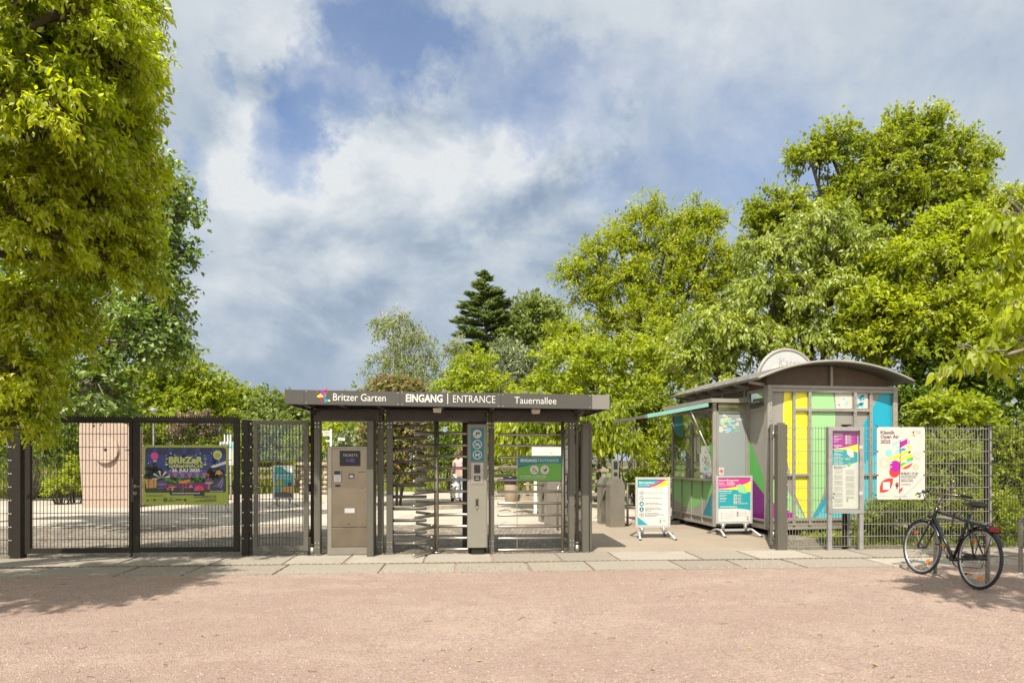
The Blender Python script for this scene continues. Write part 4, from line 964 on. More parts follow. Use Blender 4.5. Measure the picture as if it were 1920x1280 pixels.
    mb = MB(); mb.bbox(bx0 - .03, bx0 + .05, by0 - .03, by0 + .05, .12, 2.66, .012); mb.box(-.075, -.032, by0 - .025, by0 + .02, .12, 2.66); mb.box(bx0 + .05, -.075, by0 - .02, by0 + .02, 2.42, 2.47); mb.box(bx0 + .05, -.075, by0 - .02, by0 + .02, 2.62, 2.66); mb.box(bx0 + .05, -.075, by0 - .02, by0 + .02, .27, .31); mb.box(bx0 + .05, bx0 + .09, by0 - .018, by0 + .02, .311, 2.419)
    mb.build('bay_front_profile', 'kframe', t)
    mb = MB(); mb.box(bx0 + .09, -.075, by0, by0 + .006, .311, 2.42); fp = mb.build('frosted_pane', 'frost', t)
    mb = MB(); z = 1.1
    while z < 1.95: mb.box(bx0 + .10, -.08, by0 + .0075, by0 + .009, z, z + .004); z += .03
    x = bx0 + .10
    while x < -.08: mb.box(x, x + .004, by0 + .0095, by0 + .011, 1.08, 1.95); x += .03
    mb.build('grid_film', PR['darkgrey'], fp)
    mb = MB(); r = random.Random(8)
    for i in range(30): x = r.uniform(bx0 + .1, -.25); z = r.uniform(1.97, 2.35); mb.box(x, x + r.uniform(.04, .14), by0 - .0018 - i * .00005, by0 - .0008 - i * .00005, z, z + r.uniform(.015, .08), i % 4)
    mb.build('paper_notice', [PR['offwhite'], PR['greylight'], PR['skyblue'], PR['palegreen']], fp)
    mb = MB(); mb.box(bx0 + .09, -.075, by0, by0 + .006, 2.47, 2.62); mb.build('bay_fanlight', mat('greenish_fanlight', (.24, .26, .09), .15, 0, .4, 6), t)
    a = Art(by0 - .006, .001); x0 = bx0 + .10; a.rect(x0, x0 + .11, 1.17, 1.31, 'white'); a.ring(x0 + .055, 1.24, .045, .010, 'red'); a.poly([(x0 + .03, 1.25), (x0 + .06, 1.25), (x0 + .075, 1.265), (x0 + .075, 1.22), (x0 + .04, 1.225)], 'black'); a.line([(x0 + .025, 1.27), (x0 + .085, 1.21)], .010, 'red'); a.rect(x0 + .01, x0 + .10, 1.04, 1.16, 'white'); a.done('no_dogs_sticker', t)
    # bay: ticket window side
    f = lambda y: by0 + y
    mb = MB(); x0, x1 = bx0 - .03, bx0 + .02
    ys = [by0 + .05, (by0 + by1) / 2 - .03, by1 - .05]
    mb.bbox(bx0 - .03, bx0 + .05, by1 - .04, by1 + .03, .12, 2.62, .012)
    mb.box(x0 + .002, x1, ys[1] - .02, ys[1] + .02, 1.09, 2.47); mb.box(x0 + .004, x1 - .002, ys[0], by1 - .041, 2.47, 2.52); mb.box(x0 + .004, x1 - .002, ys[0], by1 - .041, .27, .31); mb.box(x0 + .004, x1 - .002, ys[0], by1 - .041, .12, .16)
    for i in (1, 2, 3): y = by0 + (by1 - by0) * i / 4; mb.box(x0 + .001, x1 - .004, y - .016, y + .016, .161, 1.03)
    mb.build('bay_side_profile', 'kframe', t)
    mb = MB(); mb.box(bx0 - .14, bx0 + .10, by0 + .05, by1 - .04, 1.035, 1.075); mb.box(bx0 + .0, bx0 + .5, by0 + .06, by1 - .05, 1.0, 1.034); mb.build('counter', 'steel2', t)
    for k in range(2):
        mb = MB(); mb.box(bx0 - .006, bx0, ys[k] + .02, ys[k + 1] - .02, 1.08, 2.468); wp = mb.build('ticket_window', 'glass', t)
        mb = MB(); y = (ys[k] + ys[k + 1]) / 2 - .05
        n = 22; vs = []
        for i in range(n): b = 2 * math.pi * i / n; vs += [(bx0 - .012, y + .085 * math.cos(b), 1.47 + .085 * math.sin(b)), (bx0 - .012, y + .062 * math.cos(b), 1.47 + .062 * math.sin(b))]
        mb.add(vs, [(2 * i, 2 * i + 1, 2 * ((i + 1) % n) + 1, 2 * ((i + 1) % n)) for i in range(n)]); mb.build('speaking_ring', 'white', wp)
    for y, z, w, h in ((by0 + .62, 1.60, .17, .36), (by0 + .84, 1.42, .10, .52)): mb = MB(); mb.box(bx0 - .012, bx0 - .008, y, y + w, z, z + h); mb.build('window_notice', PR['offwhite'], t)
    mb = MB(); mb.add([(bx0 - .010, by1 - .08, 2.46), (bx0 - .010, by1 - .55, 2.46), (bx0 - .010, by1 - .62, 1.95), (bx0 - .010, by1 - .35, 2.0), (bx0 - .010, by1 - .08, 2.12)], [(0, 1, 2, 3, 4)])
    mb.build('window_sticker', PR['teal'], t)
    mb = MB(); mb.add([(bx0 - .010, by0 + .08, 1.78), (bx0 - .010, by0 + .22, 1.78), (bx0 - .010, by0 + .08, 1.3)], [(0, 1, 2)]); mb.build('window_sticker', PR['midgreen'], t)
    r = random.Random(6); y = by0 + .15
    while y < by1 - .2:
        w = r.uniform(.08, .16); h = r.uniform(.14, .30); x = bx0 + r.uniform(.08, .28); mb = MB(); mb.box(x, x + .02, y, y + w, 1.076, 1.076 + h); mb.build('leaflet_holder', PR[r.choice(('offwhite', 'orange', 'greylight', 'magenta', 'white'))], t); y += w + r.uniform(.02, .09)
    lp = MB(); x = bx0 - .0145
    lp.box(x + .006, x + .012, by0 + .05, by1 - .05, .31, 1.03); pn = lp.build('lower_panel', 'kpanel', t)
    s = MB(); yy = lambda u_: by1 - .05 - u_ * (by1 - by0 - .1)
    s.add([(x + .005, yy(a_), z_) for a_, z_ in ((0, 1.03), (1, 1.03), (1, .80), (.8, .58), (.55, .42), (.3, .43), (.1, .52), (0, .58))], [tuple(range(8))], 0)
    s.add([(x + .004, yy(a_), z_) for a_, z_ in ((.77, .31), (1, .31), (1, .85), (.9, .62))], [(0, 1, 2, 3)], 1)
    s.build('stripe_print', [PR['leafgreen'], PR['teal']], pn)
    # gutter box of the bay and flat roof
    mb = MB(); mb.box(bx0 - .08, -.03, by0 - .07, by1 + .10, 2.665, 2.70); mb.build('bay_roof', 'zinc', t)
    mb = MB(); mb.box(bx0 - .12, bx0 - .081, by0 - .10, by1 + .25, 2.62, 2.705); mb.box(bx0 - .12, -.035, by0 - .14, by0 - .101, 2.62, 2.70); mb.build('gutter', 'kframe', t)
    # raised hatch with two gas struts
    hx0, hz0, hx1, hz1 = bx0 - .13, 2.585, bx0 - 1.42, 2.345
    def on(x, d=0): return hz0 + (x - hx0) / (hx1 - hx0) * (hz1 - hz0) + d
    mb = MB(); mb.hexa([(hx1, by0 + .02, on(hx1, -.03)), (hx0, by0 + .02, on(hx0, -.03)), (hx0, by1, on(hx0, -.03)), (hx1, by1, on(hx1, -.03)), (hx1, by0 + .02, on(hx1, .02)), (hx0, by0 + .02, on(hx0, .02)), (hx0, by1, on(hx0, .02)), (hx1, by1, on(hx1, .02))])
    ht = mb.build('hatch', 'zinc', t)
    mb = MB(); mb.bar((hx1, by0 - .002, on(hx1, -.005)), (hx0, by0 - .002, on(hx0, -.005)), .04, .075); mb.build('edge_rail', 'hatch', ht)
    mb = MB(); mb.bar((hx1 - .022, by0, on(hx1, -.01)), (hx1 - .022, by1, on(hx1, -.01)), .04, .06); mb.build('edge_rail', 'zinc', ht)
    for y in (by0 + .06, by1 - .12):
        mb = MB(); p0 = Vector((bx0 - .045, y, 1.56)); p1 = Vector((hx0 - .36, y, on(hx0 - .36, -.03))); pm = p0.lerp(p1, .55); mb.cyl(p0, pm, .011, 8); mb.cyl(pm, p1, .018, 8); mb.build('gas_strut', 'alu', ht)
    # barrel roof
    xl, xr, yf, yb, ze, rise = -.40, 2.87, -.34, 3.95, 3.02, .36
    half = (xr - xl) / 2; Rr = (half * half + rise * rise) / (2 * rise); xc = (xl + xr) / 2; zc = ze + rise - Rr
    N = 28; arc = []
    amax = math.asin(half / Rr)
    for i in range(N + 1): b = -amax + 2 * amax * i / N; arc.append((xc + Rr * math.sin(b), zc + Rr * math.cos(b)))
    out = arc; inn = [(xc + (Rr - .05) * math.sin(-amax + 2 * amax * i / N), zc + (Rr - .05) * math.cos(-amax + 2 * amax * i / N)) for i in range(N + 1)]
    mb = MB()
    vs = [(x, yf, z) for x, z in out] + [(x, yf, z) for x, z in inn] + [(x, yb, z) for x, z in out] + [(x, yb, z) for x, z in inn]; n1 = N + 1
    fs = []
    for i in range(N): fs += [(i, i + 1, 2 * n1 + i + 1, 2 * n1 + i), (n1 + i + 1, n1 + i, 3 * n1 + i, 3 * n1 + i + 1), (i + 1, i, n1 + i, n1 + i + 1), (2 * n1 + i, 2 * n1 + i + 1, 3 * n1 + i + 1, 3 * n1 + i)]
    fs += [(0, 2 * n1, 3 * n1, n1), (N, n1 + N, 3 * n1 + N, 2 * n1 + N)]
    mb.add(vs, fs)
    rf = mb.build('roof', 'zinc', t)
    mb = MB(); y = yf + .4
    while y < yb: mb.tube([(x, y, z + .004) for x, z in out], .012, 6); y += .5
    mb.build('standing_seam', 'zinc', rf)
    mb = MB(); mb.tube([(x, yf - .012, z - .022) for x, z in out], .027, 8); mb.build('roof_edge', 'kframe', rf)
    for y in (.1, .7, 1.3, 1.9, 2.5, 3.1, 3.7): mb = MB(); mb.bar((-.01, y, 2.93), (xl + .05, y, ze - .045), .03, .05); mb.build('eave_bracket', 'kframe', rf)
    # gable under the front arch
    pts = [(x, z - .06) for x, z in out if -.0 <= x <= W]; zb0 = zt + .02
    mb = MB(); mb.prism([(pts[0][0], zb0)] + pts + [(pts[-1][0], zb0)], .10, .13); gb = mb.build('gable', 'corr', t)
    mb = MB(); mb.box(-.03, W + .03, -.05, .09, zt, zt + .055); mb.box(W * .505 - .025, W * .505 + .025, .05, .098, zt + .056, zc + Rr - .06); mb.box(-.03, W + .03, .131, .16, zt + .056, zt + .10); mb.build('gable_beam', 'kframe', gb)
    # half-disc sign
    k = F; Yd = 14.35; wx = PX(1476, Yd); dx, dy = wx - A[0], Yd - A[1]; lx, ly = dx * c9 + dy * s9, -dx * s9 + dy * c9; zc2 = 3.10; rad = .66
    mb = MB(); n = 30; arcp = [(lx + rad * math.cos(math.pi * i / n), zc2 + rad * 1.02 * math.sin(math.pi * i / n)) for i in range(n + 1)]
    mb.prism([(lx - rad, zc2 - .25)] + arcp[::-1] + [(lx + rad, zc2 - .25)], ly, ly + .05); sg = mb.build('half_disc_sign', 'disc', t)
    mb = MB(); mb.tube([(x, ly + .03, z) for x, z in arcp], .045, 8); mb.build('rim', 'kframe', sg)
    a = Art(ly, .002); a.circ(lx, zc2 - .2, rad * .93, 'greylight', a0=20, a1=160); a.text('Kasse', lx - .20, lx + .30, zc2 + .29, .21, 'grey', .01, .12); o = a.done('lettering', sg)
    o.data.materials[1] = M['rustletter']
    # inside: desk lamp-less dark room, shelf with papers
    mb = MB(); mb.box(.5, .9, 2.2, 2.55, .321, 1.9); mb.box(-.2, .3, 1.2, 1.25, 1.0, 1.5); mb.build('shelf', 'kdark', t)
kiosk()

# ---------------------------------------------------------------- poster stands
def stand(label, X0, Y0, w, z0, z1, art, rz=0.0):
    t = thing('poster_stand', label, 'poster stand', (X0, Y0, 0), rz, 'poster stands on the forecourt')
    mb = MB(); b = .045; h = w / 2
    mb.bbox(-h, -h + b, -.02, .02, z0, z1, .006); mb.bbox(h - b, h, -.02, .02, z0, z1, .006); mb.box(-h + b, h - b, -.018, .018, z1 - b, z1 - .002); mb.box(-h + b, h - b, -.018, .018, z0 + .001, z0 + b); mb.build('poster_frame', 'alu', t)
    mb = MB(); mb.box(-h + b, h - b, -.006, .006, z0 + b, z1 - b); mb.build('backing_board', PR['white'], t)
    a = Art(-.007, .0009); art(a, -h + b, h - b, z0 + b, z1 - b); a.done('poster', t)
    for s in (-1, 1):
        mb = MB(); x = s * h * .62; mb.cyl((x, 0, .09), (x, 0, z0), .034, 12); mb.bbox(x - .055, x + .055, -.03, .03, z0 - .028, z0, .006); mb.build('spring_pillar', 'galv', t)
        mb = MB(); x = s * h * .86; mb.tube([(x + s * .04, -.37, .018), (x + s * .0, -.10, .115), (x + s * 0, .10, .115), (x + s * .04, .37, .018)], .022, 8); mb.cyl((x + s * .04, -.372, .012), (x + s * .043, -.395, .012), .024, 8, 1); mb.cyl((x + s * .04, .372, .012), (x + s * .043, .395, .012), .024, 8, 1); mb.build('foot', ['alu', 'rubber'], t)
    mb = MB(); mb.box(-h * .86, h * .86, -.02, .02, .085, .125); mb.build('cross_bar', 'alu', t)
    return t
def art_rules(a, x0, x1, z0, z1):
    w, h = x1 - x0, z1 - z0; q = lambda x, y: (x0 + (x - 137) / 533 * w, z1 - (y - 165) / 788 * h)
    def P(pts, c, keep=False): a.poly([q(*p) for p in pts], c, keep)
    a.rect(x0, x1, z0, z1, 'white')
    P([(137, 165), (670, 165), (670, 260), (560, 292), (440, 308), (340, 305)], 'yellow'); P([(137, 165), (645, 165), (560, 225), (450, 280), (350, 306), (137, 306)], 'pink'); P([(137, 165), (540, 165), (440, 240), (330, 285), (220, 302), (137, 302)], 'teal2')
    p = q(163, 232); a.text('Bitte beachten!', p[0], q(432, 0)[0], p[1], 30 / 788 * h, 'white', .03); p = q(165, 265); a.text('Enjoy the Garden', p[0], q(340, 0)[0], p[1], 17 / 788 * h, 'white', .02)
    for i, y in enumerate((393, 488, 585, 680, 776)):
        p = q(205, y)
        if i in (2, 3): a.circ(p[0], p[1], 40 / 533 * w, 'teal')
        else: a.ring(p[0], p[1], 40 / 533 * w, .006, 'petrol')
        c = 'white' if i in (2, 3) else 'petrol'
        if i == 0: a.poly([(p[0] + dx * w, p[1] + dz * w) for dx, dz in ((-.035, .015), (.01, .012), (.035, .03), (.03, -.005), (.02, -.035), (.0, -.01), (-.02, -.035), (-.03, -.03))], c)
        elif i == 1: a.line([(p[0] - .05 * w, p[1] + .05 * w), (p[0] + .05 * w, p[1] - .05 * w)], .006, c); a.ring(p[0] + .01, p[1], .014, .004, c)
        elif i == 2: a.circ(p[0] - .018 * w, p[1] - .015 * w, .02 * w, c); a.circ(p[0] + .022 * w, p[1] - .01 * w, .026 * w, c, keep=True); a.line([(p[0] - .02 * w, p[1]), (p[0] + .02 * w, p[1] + .035 * w)], .010, c)
        elif i == 3: a.circ(p[0], p[1] + .03 * w, .014 * w, c); a.poly([(p[0] - .03 * w, p[1] - .04 * w), (p[0] + .03 * w, p[1] - .04 * w), (p[0], p[1] + .02 * w)], c)
        else: a.poly([(p[0] + dx * w, p[1] + dz * w) for dx, dz in ((-.035, -.015), (.035, -.015), (.035, .005), (.015, .018), (-.03, .012))], c)
        for j, (dy, ln) in enumerate(((0, 1),) if i < 2 else (((-14, .8), (10, 1)) if i == 2 else ((-27, .85), (-2, .95), (24, .4)) if i == 3 else ((-27, .75), (-3, 1.05), (22, .65)))):
            pp = q(262, y + dy + 6); a.small(pp[0], q(262 + 315 * ln, 0)[0], pp[1], 10 / 788 * h, 'grey', i * 7 + j, 1)
    P([(137, 812), (320, 953), (137, 953)], 'teal2')
    p = q(505, 915); garden_logo(a, p[0], p[1], 60 / 533 * w, True)
    for s, y in (('Britzer', 868), ('Garten', 893)): p = q(575, y); a.text(s, p[0], q(636, 0)[0], p[1], 16 / 788 * h, 'grey')
def art_prices(a, x0, x1, z0, z1):
    w, h = x1 - x0, z1 - z0; q = lambda x, y: (x0 + (x - 150) / 530 * w, z1 - (y - 145) / 758 * h)
    def P(pts, c, keep=False): a.poly([q(*p) for p in pts], c, keep)
    a.rect(x0, x1, z0, z1, 'white')
    P([(150, 145), (680, 145), (680, 208), (600, 250), (450, 300), (300, 325), (150, 332)], 'pink'); P([(150, 332), (300, 325), (450, 300), (600, 250), (680, 208), (680, 392), (560, 372), (400, 345)], 'yellow'); P([(150, 338), (400, 345), (560, 372), (680, 395), (680, 712), (600, 695), (450, 680), (150, 682)], 'teal2')
    P([(450, 268), (520, 258), (585, 280), (620, 330), (632, 412), (560, 418), (490, 395), (458, 340)], 'palegreen')
    for s, y, xb in (('Kassenöffnungszeiten', 198, 485), ('Eintrittspreise', 382, 380)): p = q(165, y); a.text(s, p[0], q(xb, 0)[0], p[1], 24 / 758 * h, 'white', .035)
    p = q(497, 320); a.textw('Garten', p[0], p[1], 14 / 758 * h, 'white', .02)
    sd = 40
    for y, xa, xb in ((235, 165, 250), (252, 165, 265), (284, 165, 275), (228, 290, 405), (245, 290, 430), (262, 290, 425), (282, 290, 412), (416, 170, 365), (448, 172, 295), (470, 172, 255), (500, 172, 285), (522, 172, 285), (558, 172, 270), (648, 180, 450), (664, 180, 460)):
        sd += 1; p = q(xa, y); a.small(p[0], q(xb, 0)[0], p[1], 9 / 758 * h, 'white', sd, 1)
    for y0, n in ((448, 3), (500, 3), (552, 5)):
        for j in range(n): sd += 1; p = q(402, y0 + j * 14 - 4); a.small(p[0], q(458, 0)[0], p[1], 10 / 758 * h, 'white', sd, 1); p = q(470, y0 + j * 14 - 4); a.small(p[0], q(530 if j < 3 else 640, 0)[0], p[1], 7 / 758 * h, 'white', sd, 1)
    for y in (762, 805, 848): p = q(203, y); a.circ(p[0], p[1], 8 / 530 * w, 'grey', keep=y > 762); pp = q(230, y + 4); a.small(pp[0], q(420, 0)[0], pp[1], .006, 'greylight', y, .9)
    for y in (755, 797): p = q(467, y); a.ring(p[0], p[1], 14 / 530 * w, .008, 'petrol'); pp = q(490, y + 4); a.small(pp[0], q(640, 0)[0], pp[1], .006, 'greylight', y, .9)
    p = q(605, 880); garden_logo(a, p[0], p[1], 55 / 530 * w, True)
def art_teal(a, x0, x1, z0, z1):
    w, h = x1 - x0, z1 - z0; q = lambda x, y: (x0 + (x - 868) / 238 * w, z1 - (y - 660) / 405 * h)
    def P(pts, c, keep=False): a.poly([q(*p) for p in pts], c, keep)
    a.rect(x0, x1, z0, z1, 'teal2'); P([(975, 660), (1106, 660), (1106, 740), (1050, 725), (1010, 700)], 'white')
    P([(868, 870), (945, 830), (985, 870), (980, 920), (868, 930)], 'lime'); P([(960, 925), (1106, 900), (1106, 1065), (930, 1065)], 'tan'); P([(868, 1000), (1000, 990), (1106, 1010), (1106, 1065), (868, 1065)], 'darkgrey')
    p = q(1072, 890); a.circ(p[0], p[1], 27 / 238 * w, 'navy'); p = q(1035, 700); garden_logo(a, p[0], p[1], .06, True)
    for s, y, xa, xb in (('Der Park', 785, 905, 1085), ('für alle Sinne', 822, 885, 1090)): p = q(xa, y); a.text(s, p[0], q(xb, 0)[0], p[1], 24 / 405 * h, 'white', .02)
stand('white poster stand headed Bitte beachten, in front of the steel tripod barrier', 2.65, 12.85, .665, .205, 1.149, art_rules, R(3))
stand('white poster stand with pink and teal price poster at the kiosk corner', 4.335, 13.32, .75, .23, 1.165, art_prices, R(8))
stand('poster stand with a teal poster on the plaza behind the pedestrian gate', PX(531.5, 20.7), 20.7, .64, .25, 1.265, art_teal, R(-4))

# ---------------------------------------------------------------- tripod barriers
def tripod(label, x, y, rz, arm_len=.5):
    t = thing('tripod_barrier', label, 'turnstile', (x, y, 0), rz, 'steel tripod barriers')
    w, d, h = .33, 1.0, 1.06
    mb = MB()
    prof = [(0, 0), (0, h - .14), (.07, h), (w - .07, h), (w, h - .14), (w, 0)]
    def seg(y0, y1, pr): mb.prism(pr, y0, y1)
    seg(0, .33, prof); seg(.66, d, prof); rec = [(.15, 0), (.15, h - .14), (.12, h), (w - .07, h), (w, h - .14), (w, 0)]
    vs = [(.0, .331, h - .02), ]
    mb.prism([(.14, 0), (.14, h - .001), (w - .071, h - .001), (w - .001, h - .141), (w - .001, 0)], .331, .659)
    mb.build('housing', 'steel2', t)
    hub = Vector((.10, .5, h - .16))
    mb = MB(); mb.cyl((.14, .5, h - .16), (.04, .5, h - .20), .075, 14); 
    hb = mb.build('hub', 'steel', t)
    for dv in ((-1, 0.0, .06), (.05, -.42, -.9), (-.1, .48, -.86)):
        v = Vector(dv).normalized(); mb = MB(); p0 = Vector((.05, .5, h - .19)); mb.tube([p0, p0 + v * arm_len * .97, p0 + v * arm_len], [.019, .019, .012], 10); mb.build('arm', 'tube', hb)
    mb = MB(); mb.bbox(w * .5 - .075, w * .5 + .075, .12, .22, h, h + .42, .008); rd = mb.build('card_reader', 'cabinet', t)
    mb = MB(); mb.box(w * .5 - .05, w * .5 + .04, .114, .12, h + .20, h + .37); mb.build('screen', 'glassdark', rd)
    mb = MB(); mb.box(w * .5 - .045, w * .5 + .035, .114, .12, h + .05, h + .13); mb.build('card_slot', 'black', rd)
    return t
tripod('steel tripod barrier with a card reader on top beside the rules poster', PX(1144, 14.75), 14.75, R(9), .56)
tripod('steel tripod barrier half hidden behind the wheelchair gate sign', PX(1026, 15.2), 15.25, R(9), .5)
t = thing('guide_rail', 'two-bar steel guide rail running from the tripod barrier to the kiosk', 'railing', (2.52, 15.0, 0), R(9))
for z in (.93, .42): mb = MB(); mb.tube([(.0, 0, z), (.80, -.12, z)], .024, 8); mb.build('rail', 'tube', t)
for x, y in ((.02, 0), (.78, -.117)): mb = MB(); mb.cyl((x, y, 0), (x, y, .96), .026, 8); mb.build('post', 'post', t)
t = thing('guide_rail', 'bent steel guide rail beside the tripod barrier behind the gate sign', 'railing', (.95, 14.2, 0), R(9))
mb = MB(); mb.tube([(0, 0, 0), (0, 0, .86), (.03, .03, .92), (.08, .1, .95), (.6, .95, .95)], .024, 8); mb.build('rail', 'tube', t)
mb = MB(); mb.tube([(0, 0, .45), (.55, .9, .45)], .024, 8); mb.build('lower_rail', 'tube', t)

# ---------------------------------------------------------------- bicycle and racks
M['bframe'] = mat('black_bicycle_paint', (.016, .016, .018), .28, 0, .1, 9)
M['reflo'] = mat('orange_reflector', (.75, .20, .02), .3); M['reflr'] = mat('red_lamp_lens', (.20, .008, .008), .25)
M['rim'] = mat('alloy_rim', (.55, .54, .52), .32, .8, .08, 20)
def bicycle():
    rear = Vector((5.385, 7.92, 0)); front = Vector((5.335, 8.95, 0)); d = front - rear
    t = thing('bicycle', 'black city bicycle with red rear lamp leaning on the tubular rack', 'bicycle', rear, math.atan2(d.y, d.x), rx=R(6.5))
    Rw = .335; wb = d.length
    def wheel(cx, steer=0.0, reflect=()):
        w = MB(); n = 40
        w.tube([((Rw) * math.cos(2 * math.pi * i / n), 0, Rw * math.sin(2 * math.pi * i / n)) for i in range(n)], .0185, 8, closed=True)
        e = w.build('wheel', 'rubber', t); e.location = (cx, 0, Rw + .018); e.rotation_euler.z = steer
        m = MB(); r2 = Rw - .020
        m.tube([(r2 * math.cos(2 * math.pi * i / n), 0, r2 * math.sin(2 * math.pi * i / n)) for i in range(n)], .0125, 6, closed=True); m.build('rim', 'rim', e)
        m = MB()
        for i in range(32):
            a = 2 * math.pi * i / 32; s = 1 if i % 2 else -1; b = a + .5 * (1 if i % 4 < 2 else -1)
            m.tube([(.02 * math.cos(b), s * .028, .02 * math.sin(b)), ((r2 - .008) * math.cos(a), 0, (r2 - .008) * math.sin(a))], .0014, 4, cap=False)
        m.build('spokes', 'tube', e)
        m = MB(); m.cyl((0, -.05, 0), (0, .05, 0), .019, 10); m.cyl((0, -.062, 0), (0, .062, 0), .007, 8); m.build('hub', 'black', e)
        for a in reflect:
            m = MB(); c = Vector((.22 * math.cos(a), 0, .22 * math.sin(a))); u = Vector((-math.sin(a), 0, math.cos(a))); v = Vector((math.cos(a), 0, math.sin(a)))
            vs = [c + u * x + v * y + Vector((0, s, 0)) for s in (-.007, .007) for x, y in ((-.036, -.014), (.036, -.014), (.028, .022), (-.028, .022))]; m.hexa(vs); m.build('reflector', 'reflo', e)
        return e
    rw = wheel(0, 0, (-1.75, 1.0)); fw = wheel(wb, R(3), (-2.3, .9))
    az = Rw + .018
    BB = Vector((.43, 0, .285)); ST = Vector((.245, 0, .80)); HT = Vector((.83, 0, .86)); HB = Vector((.862, 0, .74)); RA = Vector((0, 0, az)); FA = Vector((wb, 0, az))
    m = MB()
    m.tube([HB + Vector((-.01, 0, .02)), BB], .022, 10); m.tube([HT + Vector((0, 0, -.02)), ST + Vector((.015, 0, -.03))], .018, 10); m.tube([BB, ST + Vector((-.02, 0, .05))], .018, 10); m.tube([HT + Vector((-.008, 0, .03)), HB + Vector((.008, 0, -.02))], .023, 10)
    for s in (-1, 1): m.tube([BB + Vector((-.03, s * .03, 0)), RA + Vector((0, s * .065, 0))], .011, 8); m.tube([ST + Vector((0, s * .02, -.03)), RA + Vector((0, s * .065, 0))], .009, 8)
    m.cyl(BB + Vector((0, -.04, 0)), BB + Vector((0, .04, 0)), .026, 12)
    m.build('frame', 'bframe', t)
    m = MB()
    for s in (-1, 1): m.tube([HB + Vector((.006, s * .045, -.03)), HB + Vector((.035, s * .055, -.14)), FA + Vector((-.02, s * .058, .05)), FA + Vector((0, s * .058, 0))], [.013, .013, .010, .009], 8)
    m.bar(HB + Vector((.004, -.055, -.03)), HB + Vector((.004, .055, -.03)), .03, .03); m.build('fork', 'bframe', t)
    m = MB(); st = HT + Vector((-.035, 0, .19)); m.tube([HT, HT + Vector((-.02, 0, .10)), st], .014, 10); m.bar(st + Vector((-.02, 0, .0)), st + Vector((.05, 0, .01)), .035, .04)
    sm = m.build('stem', 'steel', t)
    m = MB(); c = st + Vector((.03, 0, .01)); m.tube([c + Vector((-.17, .30, .0)), c + Vector((-.06, .24, .015)), c + Vector((.0, .10, .01)), c, c + Vector((.0, -.10, .01)), c + Vector((-.06, -.24, .015)), c + Vector((-.17, -.30, .0))], .0115, 8)
    hb = m.build('handlebar', 'steel', t)
    for s in (-1, 1):
        m = MB(); m.tube([c + Vector((-.185, s * .308, -.001)), c + Vector((-.07, s * .246, .014))], .018, 10); m.build('grip', 'rubber', hb)
        m = MB(); m.bar(c + Vector((-.055, s * .235, .01)), c + Vector((-.03, s * .22, .012)), .04, .03); m.tube([c + Vector((-.03, s * .235, -.005)), c + Vector((.0, s * .275, -.02)), c + Vector((-.10, s * .31, -.03))], .006, 6); m.build('brake_lever', 'black', hb)
    m = MB(); m.ell(tuple(c + Vector((-.035, .16, .035))), (.024, .024, .022), 12, 8); m.build('bell', 'black', hb)
    m = MB()
    for s, e in ((-1, HB + Vector((.05, -.03, -.05))), (1, HB + Vector((.0, .04, .0)))): m.tube([c + Vector((-.03, s * .22, 0)), c + Vector((.09, s * .14, -.02)), c + Vector((.10, s * .05, -.16)), e], .004, 6)
    m.build('brake_cable', 'black', t)
    m = MB(); sp = ST + Vector((-.05, 0, .12)); m.cyl(ST + Vector((-.015, 0, .03)), sp, .0135, 10); m.build('seat_post', 'steel', t)
    m = MB(); k = 14; prof = [(-.14, .085, .05), (-.11, .098, .055), (-.05, .09, .05), (.02, .055, .042), (.08, .035, .036), (.125, .024, .028), (.135, .010, .015)]
    vs = []
    for x, hw, hh in prof:
        for j in range(k): b = 2 * math.pi * j / k; vs.append((sp.x + x + .02, hw * math.cos(b), sp.z + .055 + hh * .75 * math.sin(b)))
    m.add(vs, [(i * k + j, i * k + (j + 1) % k, (i + 1) * k + (j + 1) % k, (i + 1) * k + j) for i in range(len(prof) - 1) for j in range(k)] + [tuple(range(k - 1, -1, -1)), tuple(range((len(prof) - 1) * k, len(prof) * k))], 0, True)
    sa = m.build('saddle', 'black', t)
    m = MB()
    for s in (-1, 1): m.tube([(sp.x - .07, s * .03, sp.z + .03), (sp.x, s * .02, sp.z), (sp.x + .09, s * .015, sp.z + .035)], .005, 6)
    m.build('saddle_rail', 'steel', sa)
    def guard(cx, a0, a1, name):
        m = MB(); n = 18; rr = Rw + .042; vs = []
        for i in range(n + 1):
            a = R(a0 + (a1 - a0) * i / n)
            for y, dr in ((-.028, -.012), (-.016, 0), (.016, 0), (.028, -.012)): vs.append((cx + (rr + dr) * math.cos(a), y, az + (rr + dr) * math.sin(a)))
        m.add(vs, [(i * 4 + j, i * 4 + j + 1, i * 4 + 5 + j, i * 4 + 4 + j) for i in range(n) for j in range(3)], 0, True)
        for a in (a0 + 6, a0 + (a1 - a0) * .35):
            for s in (-1, 1): m.tube([(cx + rr * math.cos(R(a)), s * .026, az + rr * math.sin(R(a))), (cx, s * .06, az)], .003, 4)
        o = m.build(name, 'bframe', t); return o
    guard(0, 50, 152, 'mudguard'); guard(wb, 20, 150, 'mudguard')
    m = MB()
    for s in (-1, 1):
        m.tube([(.24, s * .04, .76), (.15, s * .06, .745), (-.12, s * .06, .74), (-.15, s * .02, .74)], .006, 6); m.tube([(.10, s * .06, .74), (.0, s * .07, az)], .005, 6); m.tube([(-.09, s * .06, .74), (.0, s * .07, az)], .005, 6)
    for x in (-.12, -.04, .05, .13): m.bar((x, -.06, .737), (x, .06, .737), .008, .008)
    m.tube([(.2, 0, .747), (-.13, 0, .747)], .007, 6); m.build('luggage_rack', 'bframe', t)
    m = MB(); m.bbox(-.195, -.15, -.05, .05, .685, .74, .008); m.build('rear_lamp', 'reflr', t)
